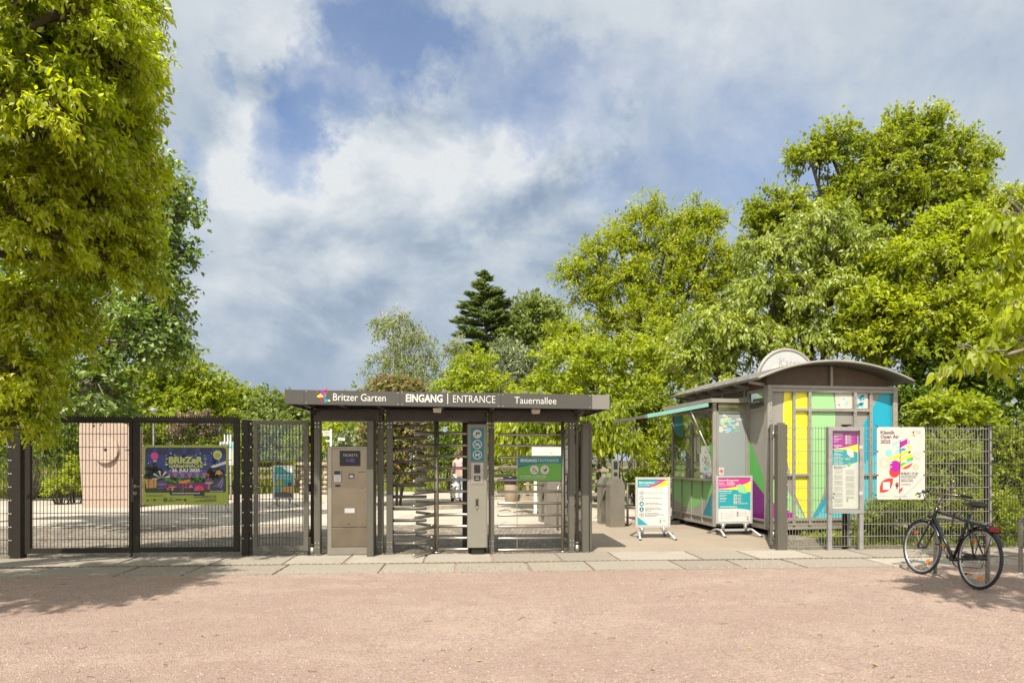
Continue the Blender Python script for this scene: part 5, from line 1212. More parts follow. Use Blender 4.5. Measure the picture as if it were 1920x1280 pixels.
    m = MB(); m.ell((HB.x + .08, 0, HB.z + .03), (.035, .033, .033), 12, 8); m.bar((HB.x + .02, 0, HB.z), (HB.x + .07, 0, HB.z + .02), .012, .012); m.build('front_lamp', 'black', t)
    m = MB(); n = 24; m.tube([(BB.x + .085 * math.cos(2 * math.pi * i / n), -.055, BB.z + .085 * math.sin(2 * math.pi * i / n)) for i in range(n)], .007, 5, closed=True)
    m.tube([(BB.x, -.056, BB.z + .085), (0, -.056, az + .035)], .005, 5); m.tube([(BB.x, -.056, BB.z - .085), (.03, -.056, az - .11), (0, -.056, az - .03)], .005, 5)
    m.lathe([(.01, -.01), (.035, -.008), (.035, .008), (.01, .01)], 14); 
    ch = m.build('chain', 'black', t)
    m = MB(); m.tube([(BB.x - .09, -.065, BB.z + .055), (.06, -.065, az + .03), (-.02, -.065, az)], .018, 8); m.build('chain_guard', 'black', t)
    m = MB(); ca = Vector((.03, 0, -.165)); 
    m.tube([BB + Vector((0, .07, 0)), BB + Vector((.06, .085, .155))], .012, 8); m.tube([BB + Vector((0, -.075, 0)), BB + Vector((-.06, -.09, -.155))], .012, 8); cr = m.build('crank', 'steel', t)
    for c0 in (BB + Vector((.06, .14, .155)), BB + Vector((-.06, -.145, -.155))):
        m = MB(); m.cbox(tuple(c0), (.085, .085, .022)); m.cbox((c0.x + .044, c0.y, c0.z), (.004, .06, .016), 1); m.cbox((c0.x - .044, c0.y, c0.z), (.004, .06, .016), 1); m.build('pedal', ['black', 'reflo'], cr)
    m = MB(); m.tube([(.33, .03, .84), (.36, .05, .86), (.42, .05, .85), (.44, .05, .78), (.43, .06, .62), (.40, .07, .52), (.33, .06, .50), (.30, .04, .55)], .010, 8); m.tube([(.30, -.03, .56), (.30, .04, .56)], .02, 8); m.build('lock_cable', 'black', t)
bicycle()
def rack(label, p0, p1):
    p0, p1 = Vector((*p0, 0)), Vector((*p1, 0)); d = p1 - p0; L = d.length
    t = thing('bike_rack', label, 'bike rack', p0, math.atan2(d.y, d.x), 'tubular bike racks')
    m = MB(); h, r_ = .745, .10; pts = [(0, 0, 0), (0, 0, h - r_)] + [(r_ - r_ * math.cos(R(a)), 0, h - r_ + r_ * math.sin(R(a))) for a in (22, 45, 67, 90)] + [(L - r_ + r_ * math.sin(R(a)), 0, h - r_ + r_ * math.cos(R(a))) for a in (0, 22, 45, 67, 90)] + [(L, 0, 0)]
    m.tube(pts, .0245, 10); m.build('hoop', 'galv', t)
    m = MB(); m.tube([(.02, 0, .35), (L - .02, 0, .35)], .016, 8); m.build('cross_bar', 'galv', t)
    for x in (0, L): m = MB(); m.cyl((x, 0, 0), (x, 0, .014), .05, 12); m.build('base_ring', 'galv', t)
rack('galvanised tube bike rack that the black bicycle leans on', (5.53, 8.92), (5.56, 7.98))
rack('empty galvanised tube bike rack standing right of the bicycle', (6.69, 8.98), (6.74, 8.05))
# ---------------------------------------------------------------- things on the plaza behind the gates
def sculpture():
    Y = 20.3; t = thing('stone_sculpture', 'tall pink granite slab with a carved round boss and a small hole', 'sculpture', (PX(197, Y), Y, 0), R(-3))
    k = Y / F; cx = 197; q = lambda px, py: ((px - cx) * k, PZ(py, Y))
    out = [(154, 956), (147, 850), (146, 800), (145, 792), (152, 789), (180, 789), (206, 791), (232, 797), (249, 802), (250, 956)]
    m = MB(); m.prism([q(*p) for p in out], 0, .55); sl = m.build('slab', 'granite', t)
    for p in sl.data.polygons: p.use_smooth = False
    # round boss, flush at its top and standing proud at its foot
    m = MB(); c = q(200, 843); r1 = 24.5 * k; n = 40
    vs = [(c[0] + r1 * math.cos(2 * math.pi * i / n), -.003 - .10 * (1 - math.sin(2 * math.pi * i / n)) / 2, c[1] + r1 * math.sin(2 * math.pi * i / n)) for i in range(n)] + [(c[0] + r1 * math.cos(2 * math.pi * i / n), .002, c[1] + r1 * math.sin(2 * math.pi * i / n)) for i in range(n)]
    m.add(vs, [tuple(range(n - 1, -1, -1))] + [(i, (i + 1) % n, n + (i + 1) % n, n + i) for i in range(n)]); m.build('carved_disc', 'granite', t)
    m = MB(); m.cyl((c[0], -.066, c[1]), (c[0], -.03, c[1]), .045, 14); m.build('bore_hole', 'black', t)
    m = MB(); p = q(240, 843); m.box(p[0] - .06, p[0] + .07, -.012, .002, p[1] - .012, p[1] + .012); m.build('slot', 'bark', t)
    Y2 = 21.2; k2 = Y2 / F; t2 = thing('stone_sculpture', 'lower pink granite block standing just behind the tall carved slab', 'sculpture', (PX(262, Y2), Y2, 0), R(4))
    m = MB(); m.prism([((px - 262) * k2, PZ(py, Y2)) for px, py in ((246, 952), (247, 853), (268, 854), (277, 862), (279, 950))], 0, .6); m.build('block', 'granite', t2)
sculpture()

def lamp_post():
    Y = 24.5; t = thing('street_lamp', 'slim grey lamp post with a flat shade above the double gate', 'street lamp', (PX(288, Y), Y, 0))
    h = PZ(768, Y); m = MB(); m.tube([(0, 0, 0), (0, 0, .9), (0, 0, 1.0), (0, 0, h - .2)], [.07, .07, .04, .035], 10); m.build('pole', 'post', t)
    m = MB(); m.lathe([(.02, .07), (.06, .05), (.19, .0), (.20, -.02), (.18, -.02), (.0, .01)], 20, 0, (0, 0, h)); m.lathe([(.06, -.02), (.06, -.13), (.03, -.15)], 14, 1, (0, 0, h)); m.build('lamp_head', ['galv', 'alu'], t)
lamp_post()
def info_totem():
    Y = 24; t = thing('info_totem', 'pale information panel on three poles behind the double gate', 'sign', (PX(426, Y), Y, 0), R(5)); k = Y / F
    for px in (421, 427, 431.5): m = MB(); m.cyl(((px - 426) * k, .04, 0), ((px - 426) * k, .04, PZ(813, Y)), .03, 8); m.build('pole', 'alu', t)
    a = Art(0, .002); x0, x1, z0, z1 = (412 - 426) * k, (439.5 - 426) * k, PZ(872, Y), PZ(827.5, Y)
    m = MB(); m.box(x0, x1, 0, .03, z0, z1); m.build('panel', 'alu', t)
    a.rect(x0 + .02, x1 - .02, z0 + .02, z1 - .02, 'greylight'); a.rect(x0 + .05, x0 + .25, z1 - .25, z1 - .08, 'grey'); a.rect(x0 + .3, x1 - .05, z1 - .25, z1 - .08, 'skyblue', True); a.rect(x0 + .3, x1 - .05, z0 + .1, z0 + .5, 'white', True); a.done('print', t)
info_totem()
def signpost():
    Y = 23; t = thing('signpost', 'white finger post with four arms above the ticket machine', 'signpost', (PX(620.5, Y), Y, 0)); k = Y / F
    m = MB(); m.cyl((0, 0, 0), (0, 0, PZ(804, Y)), .04, 10); m.build('pole', 'alu', t)
    for (xa, xb, y0, y1, s) in ((-16, -.9, 807, 811.5, 'Rosengarten'), (-14.5, -.9, 812.5, 817, 'Seeterrassen'), (-9, -.9, 824, 828, 'WC'), (1, 14, 819, 824, 'Milchbar')):
        m = MB(); x0, x1, z0, z1 = xa * k, xb * k, PZ(y1, Y), PZ(y0, Y); m.box(x0, x1, -.02, .02, z0, z1); ar = m.build('sign_arm', 'white', t)
        a = Art(-.02, .002); a.text(s, x0 + .03, x1 - .03, z0 + .025, .05, 'darkgrey'); a.done('lettering', ar)
        if xb > 1: ar.rotation_euler.y = R(6)
signpost()
def gabion():
    Y = 27.5; r = random.Random(4)
    t = thing('gabion_wall', 'wire basket wall filled with round boulders behind the ticket machine', 'wall', (PX(612, Y), Y, 0))
    m = MB()
    for i in range(9):
        for j in range(6): m.ell((-.95 + i * .23 + r.uniform(-.04, .04), r.uniform(0, .15), .1 + j * .19), (.13, .12, .105), 8, 6)
    m.build('boulder_fill', mat('boulder_stone', (.33, .27, .20), .85, 0, .35, 5), t)
    m = MB(); m.box(-1.12, 1.12, -.16, .35, 1.19, 1.30); m.build('coping', 'granite', t)
gabion()
def post_rail(label, x0, y0, x1, y1, n, rails, h, m_='wood', group=None):
    d = Vector((x1 - x0, y1 - y0, 0)); L = d.length; t = thing('post_and_rail_fence', label, 'fence', (x0, y0, 0), math.atan2(d.y, d.x), group)
    for i in range(n + 1): m = MB(); x = L * i / n; m.bbox(x - .055, x + .055, -.05, .05, 0, h, .01); m.build('post', m_, t)
    for z in rails: m = MB(); m.box(-.1, L + .1, -.085, -.051, z - .055, z + .055); m.build('rail', m_, t)
post_rail('weathered timber rail fence in front of dark shrubs beyond the tripod barriers', PX(1088, 22.6), 22.6, PX(1275, 21.6), 21.6, 4, (1.08, .72, .30), 1.17)
post_rail('pale timber rail fence round the planting beyond the bar gate', PX(918, 24.2), 24.2, PX(1062, 24.0), 24.0, 2, (1.14, .74, .25), 1.2)
post_rail('low pale timber rail fence along the lawn behind the pedestrian gate', PX(470, 30), 30, PX(590, 31), 31, 3, (1.0, .62), 1.08)
def bin_():
    Y = 23.2; t = thing('litter_bin', 'woven litter bin with a black bag over its rim behind the bar gate', 'litter bin', (PX(958, Y), Y, 0))
    m = MB(); m.lathe([(.19, 0), (.21, .1), (.235, .7), (.215, .7), (.2, .1), (.0, .1)], 18); m.build('basket', mat('woven_basket', (.27, .20, .135), .8, 0, .3, 40, .006, 60), t)
    m = MB(); m.lathe([(.24, .60), (.275, .68), (.27, .84), (.25, .87), (.22, .86), (.2, .6)], 18); m.build('bag', mat('black_bag', (.02, .02, .024), .22, 0, .2, 9, .02, 14), t)
bin_()
def info_board():
    Y = 18.2; k = Y / F; t = thing('info_board', 'white map board on two white legs under the drooping cherry leaves', 'sign', (PX(1030, Y), Y, 0), R(4))
    x0, x1, z0, z1 = (997 - 1030) * k, (1066 - 1030) * k, PZ(886, Y), PZ(835, Y)
    m = MB(); m.box(x0, x1, 0, .05, z0, z1); m.build('board', 'white', t)
    a = Art(0, .002); a.rect(x0 + .03, x1 - .03, z0 + .03, z1 - .03, 'white'); r = random.Random(2)
    for i in range(26): x, z = r.uniform(x0 + .3, x1 - .15), r.uniform(z0 + .05, z1 - .15); a.circ(x, z, r.uniform(.02, .06), r.choice(('skyblue', 'palegreen', 'limepale', 'greylight')), n=9, keep=i > 0)
    a.done('map_print', t)
    for x in (x0 + .10, x1 - .08): m = MB(); m.box(x - .04, x + .04, .051, .10, 0, z1); m.build('leg', 'white', t)
info_board()
def planter():
    t = thing('timber_planter', 'low timber edging round the planting beside the litter bin', 'planter', (PX(1000, 23.4), 23.4, 0)); m = MB(); m.box(-.9, .9, 0, .3, 0, .16); m.build('edging', 'wood', t)
    r = random.Random(3); m = MB()
    for i in range(14): a = r.uniform(0, 6.28); q = (r.uniform(-.5, .5), r.uniform(-.3, .1)); m.tube([(q[0], q[1], .03), (q[0] + .3 * math.cos(a), q[1] + .15 * math.sin(a), .06), (q[0] + .55 * math.cos(a + .3), q[1] + .3 * math.sin(a), .02)], .012, 5)
    t2 = thing('brushwood', 'heap of cut twigs lying on the plaza beyond the bar gate', 'brushwood', (PX(990, 18.6), 18.6, .01)); m.build('twig_heap', 'bark', t2)
planter()
def bed():
    # border slabs of the shrub bed beyond the turnstile
    t = thing('bed_edging', 'low pale kerb round the red-leaved shrub behind the turnstile', 'kerb', (PX(760, 21.3), 20.0, 0)); m = MB(); n = 24
    vs = []
    for i in range(n + 1):
        a = math.pi + math.pi * i / n
        for rr, z in ((2.2, 0), (2.2, .12), (2.05, .12), (2.05, 0)): vs.append((rr * math.cos(a), .9 + rr * .7 * math.sin(a), z))
    m.add(vs, [(i * 4 + j, i * 4 + (j + 1) % 4, i * 4 + 4 + (j + 1) % 4, i * 4 + 4 + j) for i in range(n) for j in range(4)]); m.build('kerb_stone', mat('grey_kerb_stone', (.30, .27, .22), .85, 0, .2, 8), t)
bed()

# ---------------------------------------------------------------- the visitor
M['skin'] = mat('skin', (.55, .33, .24), .5, 0, .05, 9); M['hair'] = mat('brown_hair', (.10, .055, .03), .6, 0, .3, 40); M['pinkshirt'] = mat('pink_shirt', (.72, .42, .40), .8, 0, .08, 7); M['jeans'] = mat('pale_denim', (.36, .43, .52), .85, 0, .15, 14)
def skin(name, verts, edges, radii, m, parent, sub=2):
    me = bpy.data.meshes.new(name); me.from_pydata(verts, edges, []); me.materials.append(M[m])
    o = bpy.data.objects.new(name, me); COL.objects.link(o); o.parent = parent
    md = o.modifiers.new('skin', 'SKIN'); md.use_smooth_shade = True
    lay = me.skin_vertices[0].data if me.skin_vertices else None
    if lay is None:
        me.skin_vertices.new() if hasattr(me.skin_vertices, 'new') else None
        lay = me.skin_vertices[0].data
    for i, r in enumerate(radii): lay[i].radius = (r, r) if not isinstance(r, tuple) else r
    lay[0].use_root = True
    s = o.modifiers.new('sub', 'SUBSURF'); s.levels = sub; s.render_levels = sub
    dg = bpy.context.evaluated_depsgraph_get(); dg.update()
    me2 = bpy.data.meshes.new_from_object(o.evaluated_get(dg)); o.modifiers.clear(); o.data = me2
    if not me2.materials: me2.materials.append(M[m])
    return o
def person():
    Y = 22.9; t = thing('person', 'person in a pink shirt and pale jeans walking behind the turnstile', 'person', (PX(861.5, Y), Y, 0), R(-25))
    # body facing away along +y; left foot forward
    V = [(0, 0, .96), (0, 0, 1.12), (0, .0, 1.30), (0, .0, 1.42), (0, .01, 1.50), (0, .02, 1.57),
         (.17, 0, 1.40), (.23, -.03, 1.15), (.22, .05, .92), (.22, .07, .84), (-.17, 0, 1.40), (-.25, .02, 1.15), (-.30, -.02, .93), (-.31, -.02, .85),
         (.09, 0, .90), (.10, .08, .50), (.10, -.02, .08), (.11, .12, .035), (-.09, 0, .90), (-.10, -.02, .50), (-.11, -.16, .12), (-.11, -.05, .04)]
    E = [(0, 1), (1, 2), (2, 3), (3, 4), (4, 5), (3, 6), (6, 7), (7, 8), (8, 9), (3, 10), (10, 11), (11, 12), (12, 13), (0, 14), (14, 15), (15, 16), (16, 17), (0, 18), (18, 19), (19, 20), (20, 21)]
    Rr = [(.15, .10), (.125, .09), (.15, .10), (.12, .085), .05, .055, .058, .042, .03, .028, .058, .042, .03, .028, .085, .058, .04, .035, .085, .058, .04, .035]
    skin('body', V, E, Rr, 'skin', t)
    skin('shirt', [(0, 0, .98), (0, 0, 1.12), (0, 0, 1.30), (0, 0, 1.42), (.17, 0, 1.40), (.225, -.02, 1.20), (-.17, 0, 1.40), (-.245, .02, 1.20)], [(0, 1), (1, 2), (2, 3), (3, 4), (4, 5), (3, 6), (6, 7)], [(.178, .125), (.15, .11), (.17, .12), (.13, .10), .075, .06, .075, .06], 'pinkshirt', t)
    skin('jeans', [(0, 0, .97), (.09, 0, .88), (.10, .08, .50), (.10, -.02, .10), (-.09, 0, .88), (-.10, -.02, .50), (-.11, -.16, .14)], [(0, 1), (1, 2), (2, 3), (0, 4), (4, 5), (5, 6)], [(.172, .12), .108, .078, .062, .108, .078, .062], 'jeans', t)
    m = MB(); m.ell((0, .03, 1.655), (.078, .10, .118), 14, 10); m.ell((0, .132, 1.645), (.014, .02, .022), 8, 6); m.ell((-.08, .02, 1.65), (.012, .02, .03), 8, 6); m.ell((.08, .02, 1.65), (.012, .02, .03), 8, 6)
    for s in (-1, 1): m.ell((s * .03, .118, 1.672), (.012, .008, .008), 8, 6, 1)
    m.box(-.022, .022, .118, .126, 1.598, 1.606, 2); m.build('head', ['skin', 'black', 'reflr'], t)
    m = MB(); m.ell((0, .0, 1.68), (.092, .105, .112), 14, 10); m.ell((0, -.075, 1.58), (.07, .05, .14), 12, 8); m.build('hair', 'hair', t)
    for s, y, x in ((1, .10, .11), (-1, -.08, -.11)): m = MB(); m.ell((x, y + .03, .045), (.048, .13, .045), 12, 8); m.box(x - .045, x + .045, y - .09, y + .15, .0, .02); m.build('shoe', 'white', t)
    for s, hx, hy in ((1, .22, .075), (-1, -.312, -.02)):
        m = MB(); m.ell((hx, hy, .80), (.022, .038, .055), 10, 8)
        for i in range(4): m.tube([(hx, hy - .026 + i * .017, .77), (hx + .004, hy - .028 + i * .018, .725), (hx - s * .008, hy - .024 + i * .016, .69 + (.012 if i in (0, 3) else 0))], [.009, .008, .006], 6)
        m.tube([(hx, hy + .03, .81), (hx - s * .012, hy + .055, .775), (hx - s * .016, hy + .06, .745)], [.010, .009, .007], 6); m.build('hand', 'skin', t)
    t2 = thing('shopping_trolley', 'small wheeled bag with black and white pattern pulled by the person', 'trolley bag', (PX(853.5, Y), Y - .05, 0), R(-25))
    m = MB(); m.bbox(-.14, .14, -.10, .10, .16, .62, .03); m.build('bag', 'white', t2)
    m = MB(); r = random.Random(1)
    for i in range(16): x, z = r.uniform(-.11, .11), r.uniform(.2, .58); m.ell((x, -.101, z), (r.uniform(.015, .04), .004, r.uniform(.015, .04)), 8, 5)
    m.build('pattern_patch', 'black', t2)
    m = MB(); m.tube([(-.1, .11, .12), (-.1, .11, .85), (.1, .11, .85), (.1, .11, .12)], .010, 6); m.box(-.13, .13, -.1, .11, .13, .158); m.build('handle', 'black', t2)
    for x in (-.15, .15): m = MB(); m.cyl((x - .015, .08, .075), (x + .015, .08, .075), .075, 14); m.build('wheel', 'rubber', t2)
person()
# ---------------------------------------------------------------- foliage
def leafmat(name, dark, light, tip=None, trans=.38, tipfac=.25, rough=.45):
    m, nt, b = newmat(name); nt.nodes.remove(b); out = nt.nodes['Material Output']
    geo = nd(nt, 'ShaderNodeNewGeometry'); ri = geo.outputs['Random Per Island']
    co = ocoord(nt)
    n = noise(nt, co, .55, 4, .6)
    f = math_(nt, 'ADD', math_(nt, 'MULTIPLY', ri, .6), math_(nt, 'MULTIPLY', math_(nt, 'SUBTRACT', n, .3), 1.0), True)
    c = mixc(nt, f, dark, light)
    if tip: c = mixc(nt, ramp(nt, math_(nt, 'FRACT', math_(nt, 'MULTIPLY', ri, 7.31)), [(1 - tipfac - .02, 0.), (1 - tipfac + .02, 1.)]), c, tip)
    # branch-to-branch differences in tone: some boughs duller and bluer than others
    big = noise(nt, co, .9, 3, .5); c = mixc(nt, math_(nt, 'MULTIPLY', ramp(nt, big, [(.42, 0.), (.62, 1.)]), .55), c, mixc(nt, 1.0, c, (.60, .70, .72), 'MULTIPLY'))
    p = nd(nt, 'ShaderNodeBsdfPrincipled'); nt.links.new(c, p.inputs['Base Color']); setin(p, Roughness=rough); p.inputs['Specular IOR Level'].default_value = .35
    tr = nd(nt, 'ShaderNodeBsdfTranslucent')
    tc = mixc(nt, .0, c, c); hs = nd(nt, 'ShaderNodeHueSaturation'); nt.links.new(c, hs.inputs['Color']); hs.inputs['Hue'].default_value = .494; hs.inputs['Saturation'].default_value = 1.06; hs.inputs['Value'].default_value = 1.45
    nt.links.new(hs.outputs[0], tr.inputs[0])
    mx = nd(nt, 'ShaderNodeMixShader'); mx.inputs[0].default_value = trans; nt.links.new(p.outputs[0], mx.inputs[1]); nt.links.new(tr.outputs[0], mx.inputs[2])
    nt.links.new(mx.outputs[0], out.inputs[0]); return m
leafmat('lime_leaf', (.22, .285, .014), (.56, .61, .04), (.66, .68, .24), .66, .12)
leafmat('poplar_leaf', (.085, .15, .018), (.25, .34, .055), (.50, .57, .30), .46, .22)
leafmat('bush_leaf', (.12, .165, .016), (.35, .41, .045), (.47, .50, .13), .52, .10)
leafmat('bright_leaf', (.19, .25, .016), (.48, .53, .04), (.56, .58, .15), .54, .12)
leafmat('olive_leaf', (.19, .24, .015), (.45, .50, .035), (.52, .53, .07), .54, .10)
leafmat('tall_leaf', (.13, .185, .014), (.37, .42, .033), (.46, .48, .07), .52, .12)
leafmat('pale_leaf', (.16, .22, .018), (.42, .47, .05), (.58, .62, .28), .48, .22)
leafmat('dull_leaf', (.12, .165, .03), (.29, .345, .08), (.40, .43, .17), .46, .12)
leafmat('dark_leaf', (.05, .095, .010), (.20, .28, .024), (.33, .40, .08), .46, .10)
leafmat('birch_leaf', (.14, .185, .045), (.30, .345, .09), (.38, .38, .14), .42, .15)
leafmat('conifer_needle', (.07, .11, .035), (.22, .27, .08), (.32, .34, .13), .35, .15)
leafmat('copper_leaf', (.12, .13, .03), (.33, .34, .12), (.42, .27, .14), .42, .20)
leafmat('copper_tip', (.22, .09, .03), (.40, .19, .07), (.30, .24, .07), .30, .25)
leafmat('silver_leaf', (.14, .17, .06), (.32, .36, .17), (.48, .50, .32), .28, .18)
leafmat('pink_leaf', (.20, .12, .09), (.40, .26, .22), (.18, .20, .05), .30, .3)
leafmat('grass_blade', (.20, .25, .03), (.46, .47, .09), (.50, .46, .18), .42, .2)

def leaf_object(name, P, D, N, L, W, m, parent, detail=1, curl=0.0):
    n = len(P)
    D = D / np.linalg.norm(D, axis=1, keepdims=True)
    Sd = np.cross(D, N); Sd /= np.maximum(np.linalg.norm(Sd, axis=1, keepdims=True), 1e-6); N = np.cross(Sd, D)
    L = L[:, None]; W = W[:, None]
    if detail == 2:
        pts = [P, P + D * L * .28 + Sd * W * .46 + N * W * .12, P + D * L * .64 + Sd * W * .40 + N * W * .10 - N * L * curl * .5, P + D * L - N * L * curl, P + D * L * .64 - Sd * W * .40 + N * W * .10 - N * L * curl * .5, P + D * L * .28 - Sd * W * .46 + N * W * .12]
        k = 6; loops = np.array([0, 1, 2, 3, 0, 3, 4, 5]); tot = np.array([4, 4])
    else:
        pts = [P, P + D * L * .42 + Sd * W * .5 + N * W * .14, P + D * L - N * L * curl, P + D * L * .42 - Sd * W * .5 + N * W * .14]
        k = 4; loops = np.array([0, 1, 2, 0, 2, 3]); tot = np.array([3, 3])
    V = np.stack(pts, 1).reshape(-1, 3).astype(np.float32)
    I = (loops[None, :] + (np.arange(n) * k)[:, None]).reshape(-1).astype(np.int32)
    T = np.tile(tot, n).astype(np.int32); ST = np.concatenate([[0], np.cumsum(T)[:-1]]).astype(np.int32)
    me = bpy.data.meshes.new(name); me.vertices.add(len(V)); me.loops.add(len(I)); me.polygons.add(len(T))
    me.vertices.foreach_set('co', V.reshape(-1)); me.loops.foreach_set('vertex_index', I); me.polygons.foreach_set('loop_start', ST); me.polygons.foreach_set('loop_total', T)
    me.update(calc_edges=True); me.materials.append(M[m] if m in M else MATS[m])
    o = bpy.data.objects.new(name, me); COL.objects.link(o); o.parent = parent; return o

def unit(n): v = rng.normal(size=(n, 3)); return v / np.linalg.norm(v, axis=1, keepdims=True)
def crown(lobes, clusters, per, spray, L, droop=.3, gap=.25, spread=.8, inner=.5, flat=1.0):
    """leaf sprays through the volume of a set of lobes; lobes: (centre, radii). Returns leaf positions, directions, normals and spray axes."""
    w = np.array([(r[0] * r[1] * r[2]) ** (2 / 3) for c, r in lobes]); w = w / w.sum()
    C0 = []; A0 = []
    for (c, r), f in zip(lobes, w):
        n = max(3, int(clusters * f)); u = unit(n); u[:, 2] = np.where(u[:, 2] < -.55, -u[:, 2] * .6, u[:, 2])
        rad = inner + (1.08 - inner) * rng.random(n) ** .55
        p = np.array(c) + u * rad[:, None] * np.array(r)
        # bunching: pull the sprays towards a few branch tips, which leaves gaps between them
        nb = max(2, n // 7); bt = rng.integers(0, n, nb); d = ((p[:, None, :] - p[None, bt, :]) / np.array(r)) ** 2
        j = d.sum(2).argmin(1); p = p + (p[bt][j] - p) * (gap * rng.random((n, 1)) ** .5 * 1.5)
        C0.append(p); A0.append(u)
    C = np.concatenate(C0); A = np.concatenate(A0); n = len(C)
    A = A * .8 + unit(n) * .45 + np.array([0, 0, .15 - droop]); A /= np.linalg.norm(A, axis=1, keepdims=True)
    m = rng.integers(int(per * .6), int(per * 1.4) + 1, n); idx = np.repeat(np.arange(n), m); N = len(idx)
    t = rng.random(N)
    P = C[idx] + A[idx] * ((t - .35) * spray)[:, None] + unit(N) * (spray * .22 * rng.random((N, 1)))
    P[:, 2] -= droop * spray * .35 * np.maximum(t - .2, 0) ** 2
    D = A[idx] * .55 + unit(N) * spread + np.array([0, 0, -droop * 1.1])
    Nn = np.array([0, 0, 1.0]) * flat + unit(N) * .75 + A[idx] * .25
    Ls = L * (.45 + 1.0 * rng.random(N) ** .8)
    return P, D, Nn, Ls, C, A
def limbs(mb, base, top, lobes, r0, n=1):
    base = Vector(base); top = Vector(top); mid = base.lerp(top, .5) + Vector((rnd.uniform(-.1, .1), rnd.uniform(-.1, .1), 0)) * (top - base).length * .3
    mb.tube([base - Vector((0, 0, .1)), base + Vector((0, 0, .25)), mid, top], [r0 * 1.45, r0 * 1.05, r0 * .85, r0 * .6], 9)
    for c, r in lobes:
        c = Vector(c); s = mid.lerp(top, rnd.uniform(.2, 1.0)); d = c - s
        m1 = s + d * .45 + Vector((rnd.uniform(-.12, .12), rnd.uniform(-.12, .12), .10)) * d.length
        rr = r0 * .5
        mb.tube([s, m1, c, c + d.normalized() * min(r) * .55], [rr, rr * .7, rr * .42, rr * .12], 6)
        for k in range(3):
            e = c + Vector((rnd.uniform(-1, 1) * r[0], rnd.uniform(-1, 1) * r[1], rnd.uniform(-.3, .9) * r[2])) * .75; q = m1.lerp(c, rnd.random())
            mb.tube([q, q.lerp(e, .5) + Vector((0, 0, .06)) * d.length, e], [rr * .32, rr * .2, rr * .06], 5)
def twigs(mb, C, A, every, length, r):
    for i in range(0, len(C), every):
        c = Vector(C[i]); a = Vector(A[i]); mb.tube([c - a * length, c - a * length * .4 + Vector((0, 0, .03)), c + a * length * .5], [r, r * .7, r * .25], 4, cap=False)
def L_(px, py, Y, rx, ry, ryd=None, off=0.0):
    "a crown lobe whose survey direction, distance and apparent size are given"
    k = Y / F; return ((PX(px, Y), Y + off, PZ(py, Y)), (rx * k, (ryd if ryd else rx) * k, ry * k))
def tree(name, label, cat, base, lobes, m, clusters, per, spray, leaf, aspect=.5, droop=.3, gap=.3, detail=1, bark='bark', r0=.15, top=None, group=None, curl=.12, every=4, inner=.5, spread=.8, trunk=True, extra=None, flat=1.0):
    t = thing(name, label, cat, (base[0], base[1], 0), 0, group)
    o = Vector((base[0], base[1], 0)); lb = [(tuple(Vector(c) - o), r) for c, r in lobes]
    P, D, N, Ls, C, A = crown(lb, clusters, per, spray, leaf, droop, gap, spread, inner, flat)
    keep = P[:, 2] > .03; P, D, N, Ls = P[keep], D[keep], N[keep], Ls[keep]
    leaf_object('crown' if trunk else 'foliage', P, D, N, Ls, Ls * aspect, m, t, detail, curl)
    if trunk:
        mb = MB(); tp = top or (0, 0, max(.8, min(c[2] for c, r in lb)))
        limbs(mb, (0, 0, 0), tp, lb, r0); twigs(mb, C, A, every, spray * .8, r0 * .05 + .004); mb.build('trunk', bark, t)
    else:
        mb = MB()
        for i in range(9): a = rnd.uniform(0, 6.28); l0 = rnd.choice(lb); mb.tube([(.15 * math.cos(a), .15 * math.sin(a), 0), (.3 * math.cos(a), .3 * math.sin(a), l0[0][2] * .5), (l0[0][0] + rnd.uniform(-.4, .4) * l0[1][0], l0[0][1], l0[0][2] + l0[1][2] * .5)], [.025, .018, .006], 5)
        twigs(mb, C, A, every * 3, spray * .7, .005); mb.build('stem', bark, t)
    return t
Q = 1.0
def N_(x): return max(4, int(x * Q))

# left: the big lime that overhangs the gate, its trunk just out of view
lob = [L_(80, 40, 7.6, 190, 140, 150), L_(188, 150, 8.6, 105, 92), L_(50, 220, 7.6, 150, 120), L_(198, 285, 9.2, 95, 78), L_(140, 390, 9.0, 130, 100), L_(40, 420, 8.2, 110, 120), L_(200, 490, 9.4, 88, 62), L_(60, 600, 9.2, 100, 80), L_(40, 710, 9.2, 66, 66), L_(35, 795, 9.4, 55, 50), L_(215, 20, 8.8, 75, 90),
       ((-6.3, 4.7, 5.4), (1.3, 1.5, .9)), ((-5.7, 5.3, 4.4), (.6, .9, .4)), ((-8.2, 4.8, 4.2), (1.2, 1.4, .7))]
tree('lime_tree', 'big yellow-green lime tree overhanging the shaded end of the double gate', 'tree', (-8.4, 6.9), lob, 'lime_leaf', N_(9800), 17, .38, .078, .42, .5, .62, 2, 'bark', .17, (0.1, .2, 3.4), None, .16, 3, .42)
# behind it the darker poplar
lob = [L_(285, 365, 14, 62, 66), L_(308, 455, 14, 40, 40), L_(338, 480, 14, 24, 16), L_(285, 545, 14, 58, 62), L_(235, 640, 13.5, 100, 66), L_(165, 735, 13, 80, 60), L_(300, 640, 14.5, 42, 60), L_(120, 560, 15, 120, 140), L_(60, 730, 14, 100, 90), L_(325, 400, 14, 34, 30), L_(300, 590, 14, 36, 30), L_(150, 300, 15.5, 130, 150)]
tree('poplar_tree', 'dark round-leaved poplar with pale leaf undersides rising behind the lime', 'tree', (-12.4, 14.9), lob, 'poplar_leaf', N_(3600), 14, .55, .095, .85, .30, .5, 1, 'bark2', .22, (0, 0, 3.5), None, .10, 3, .45)

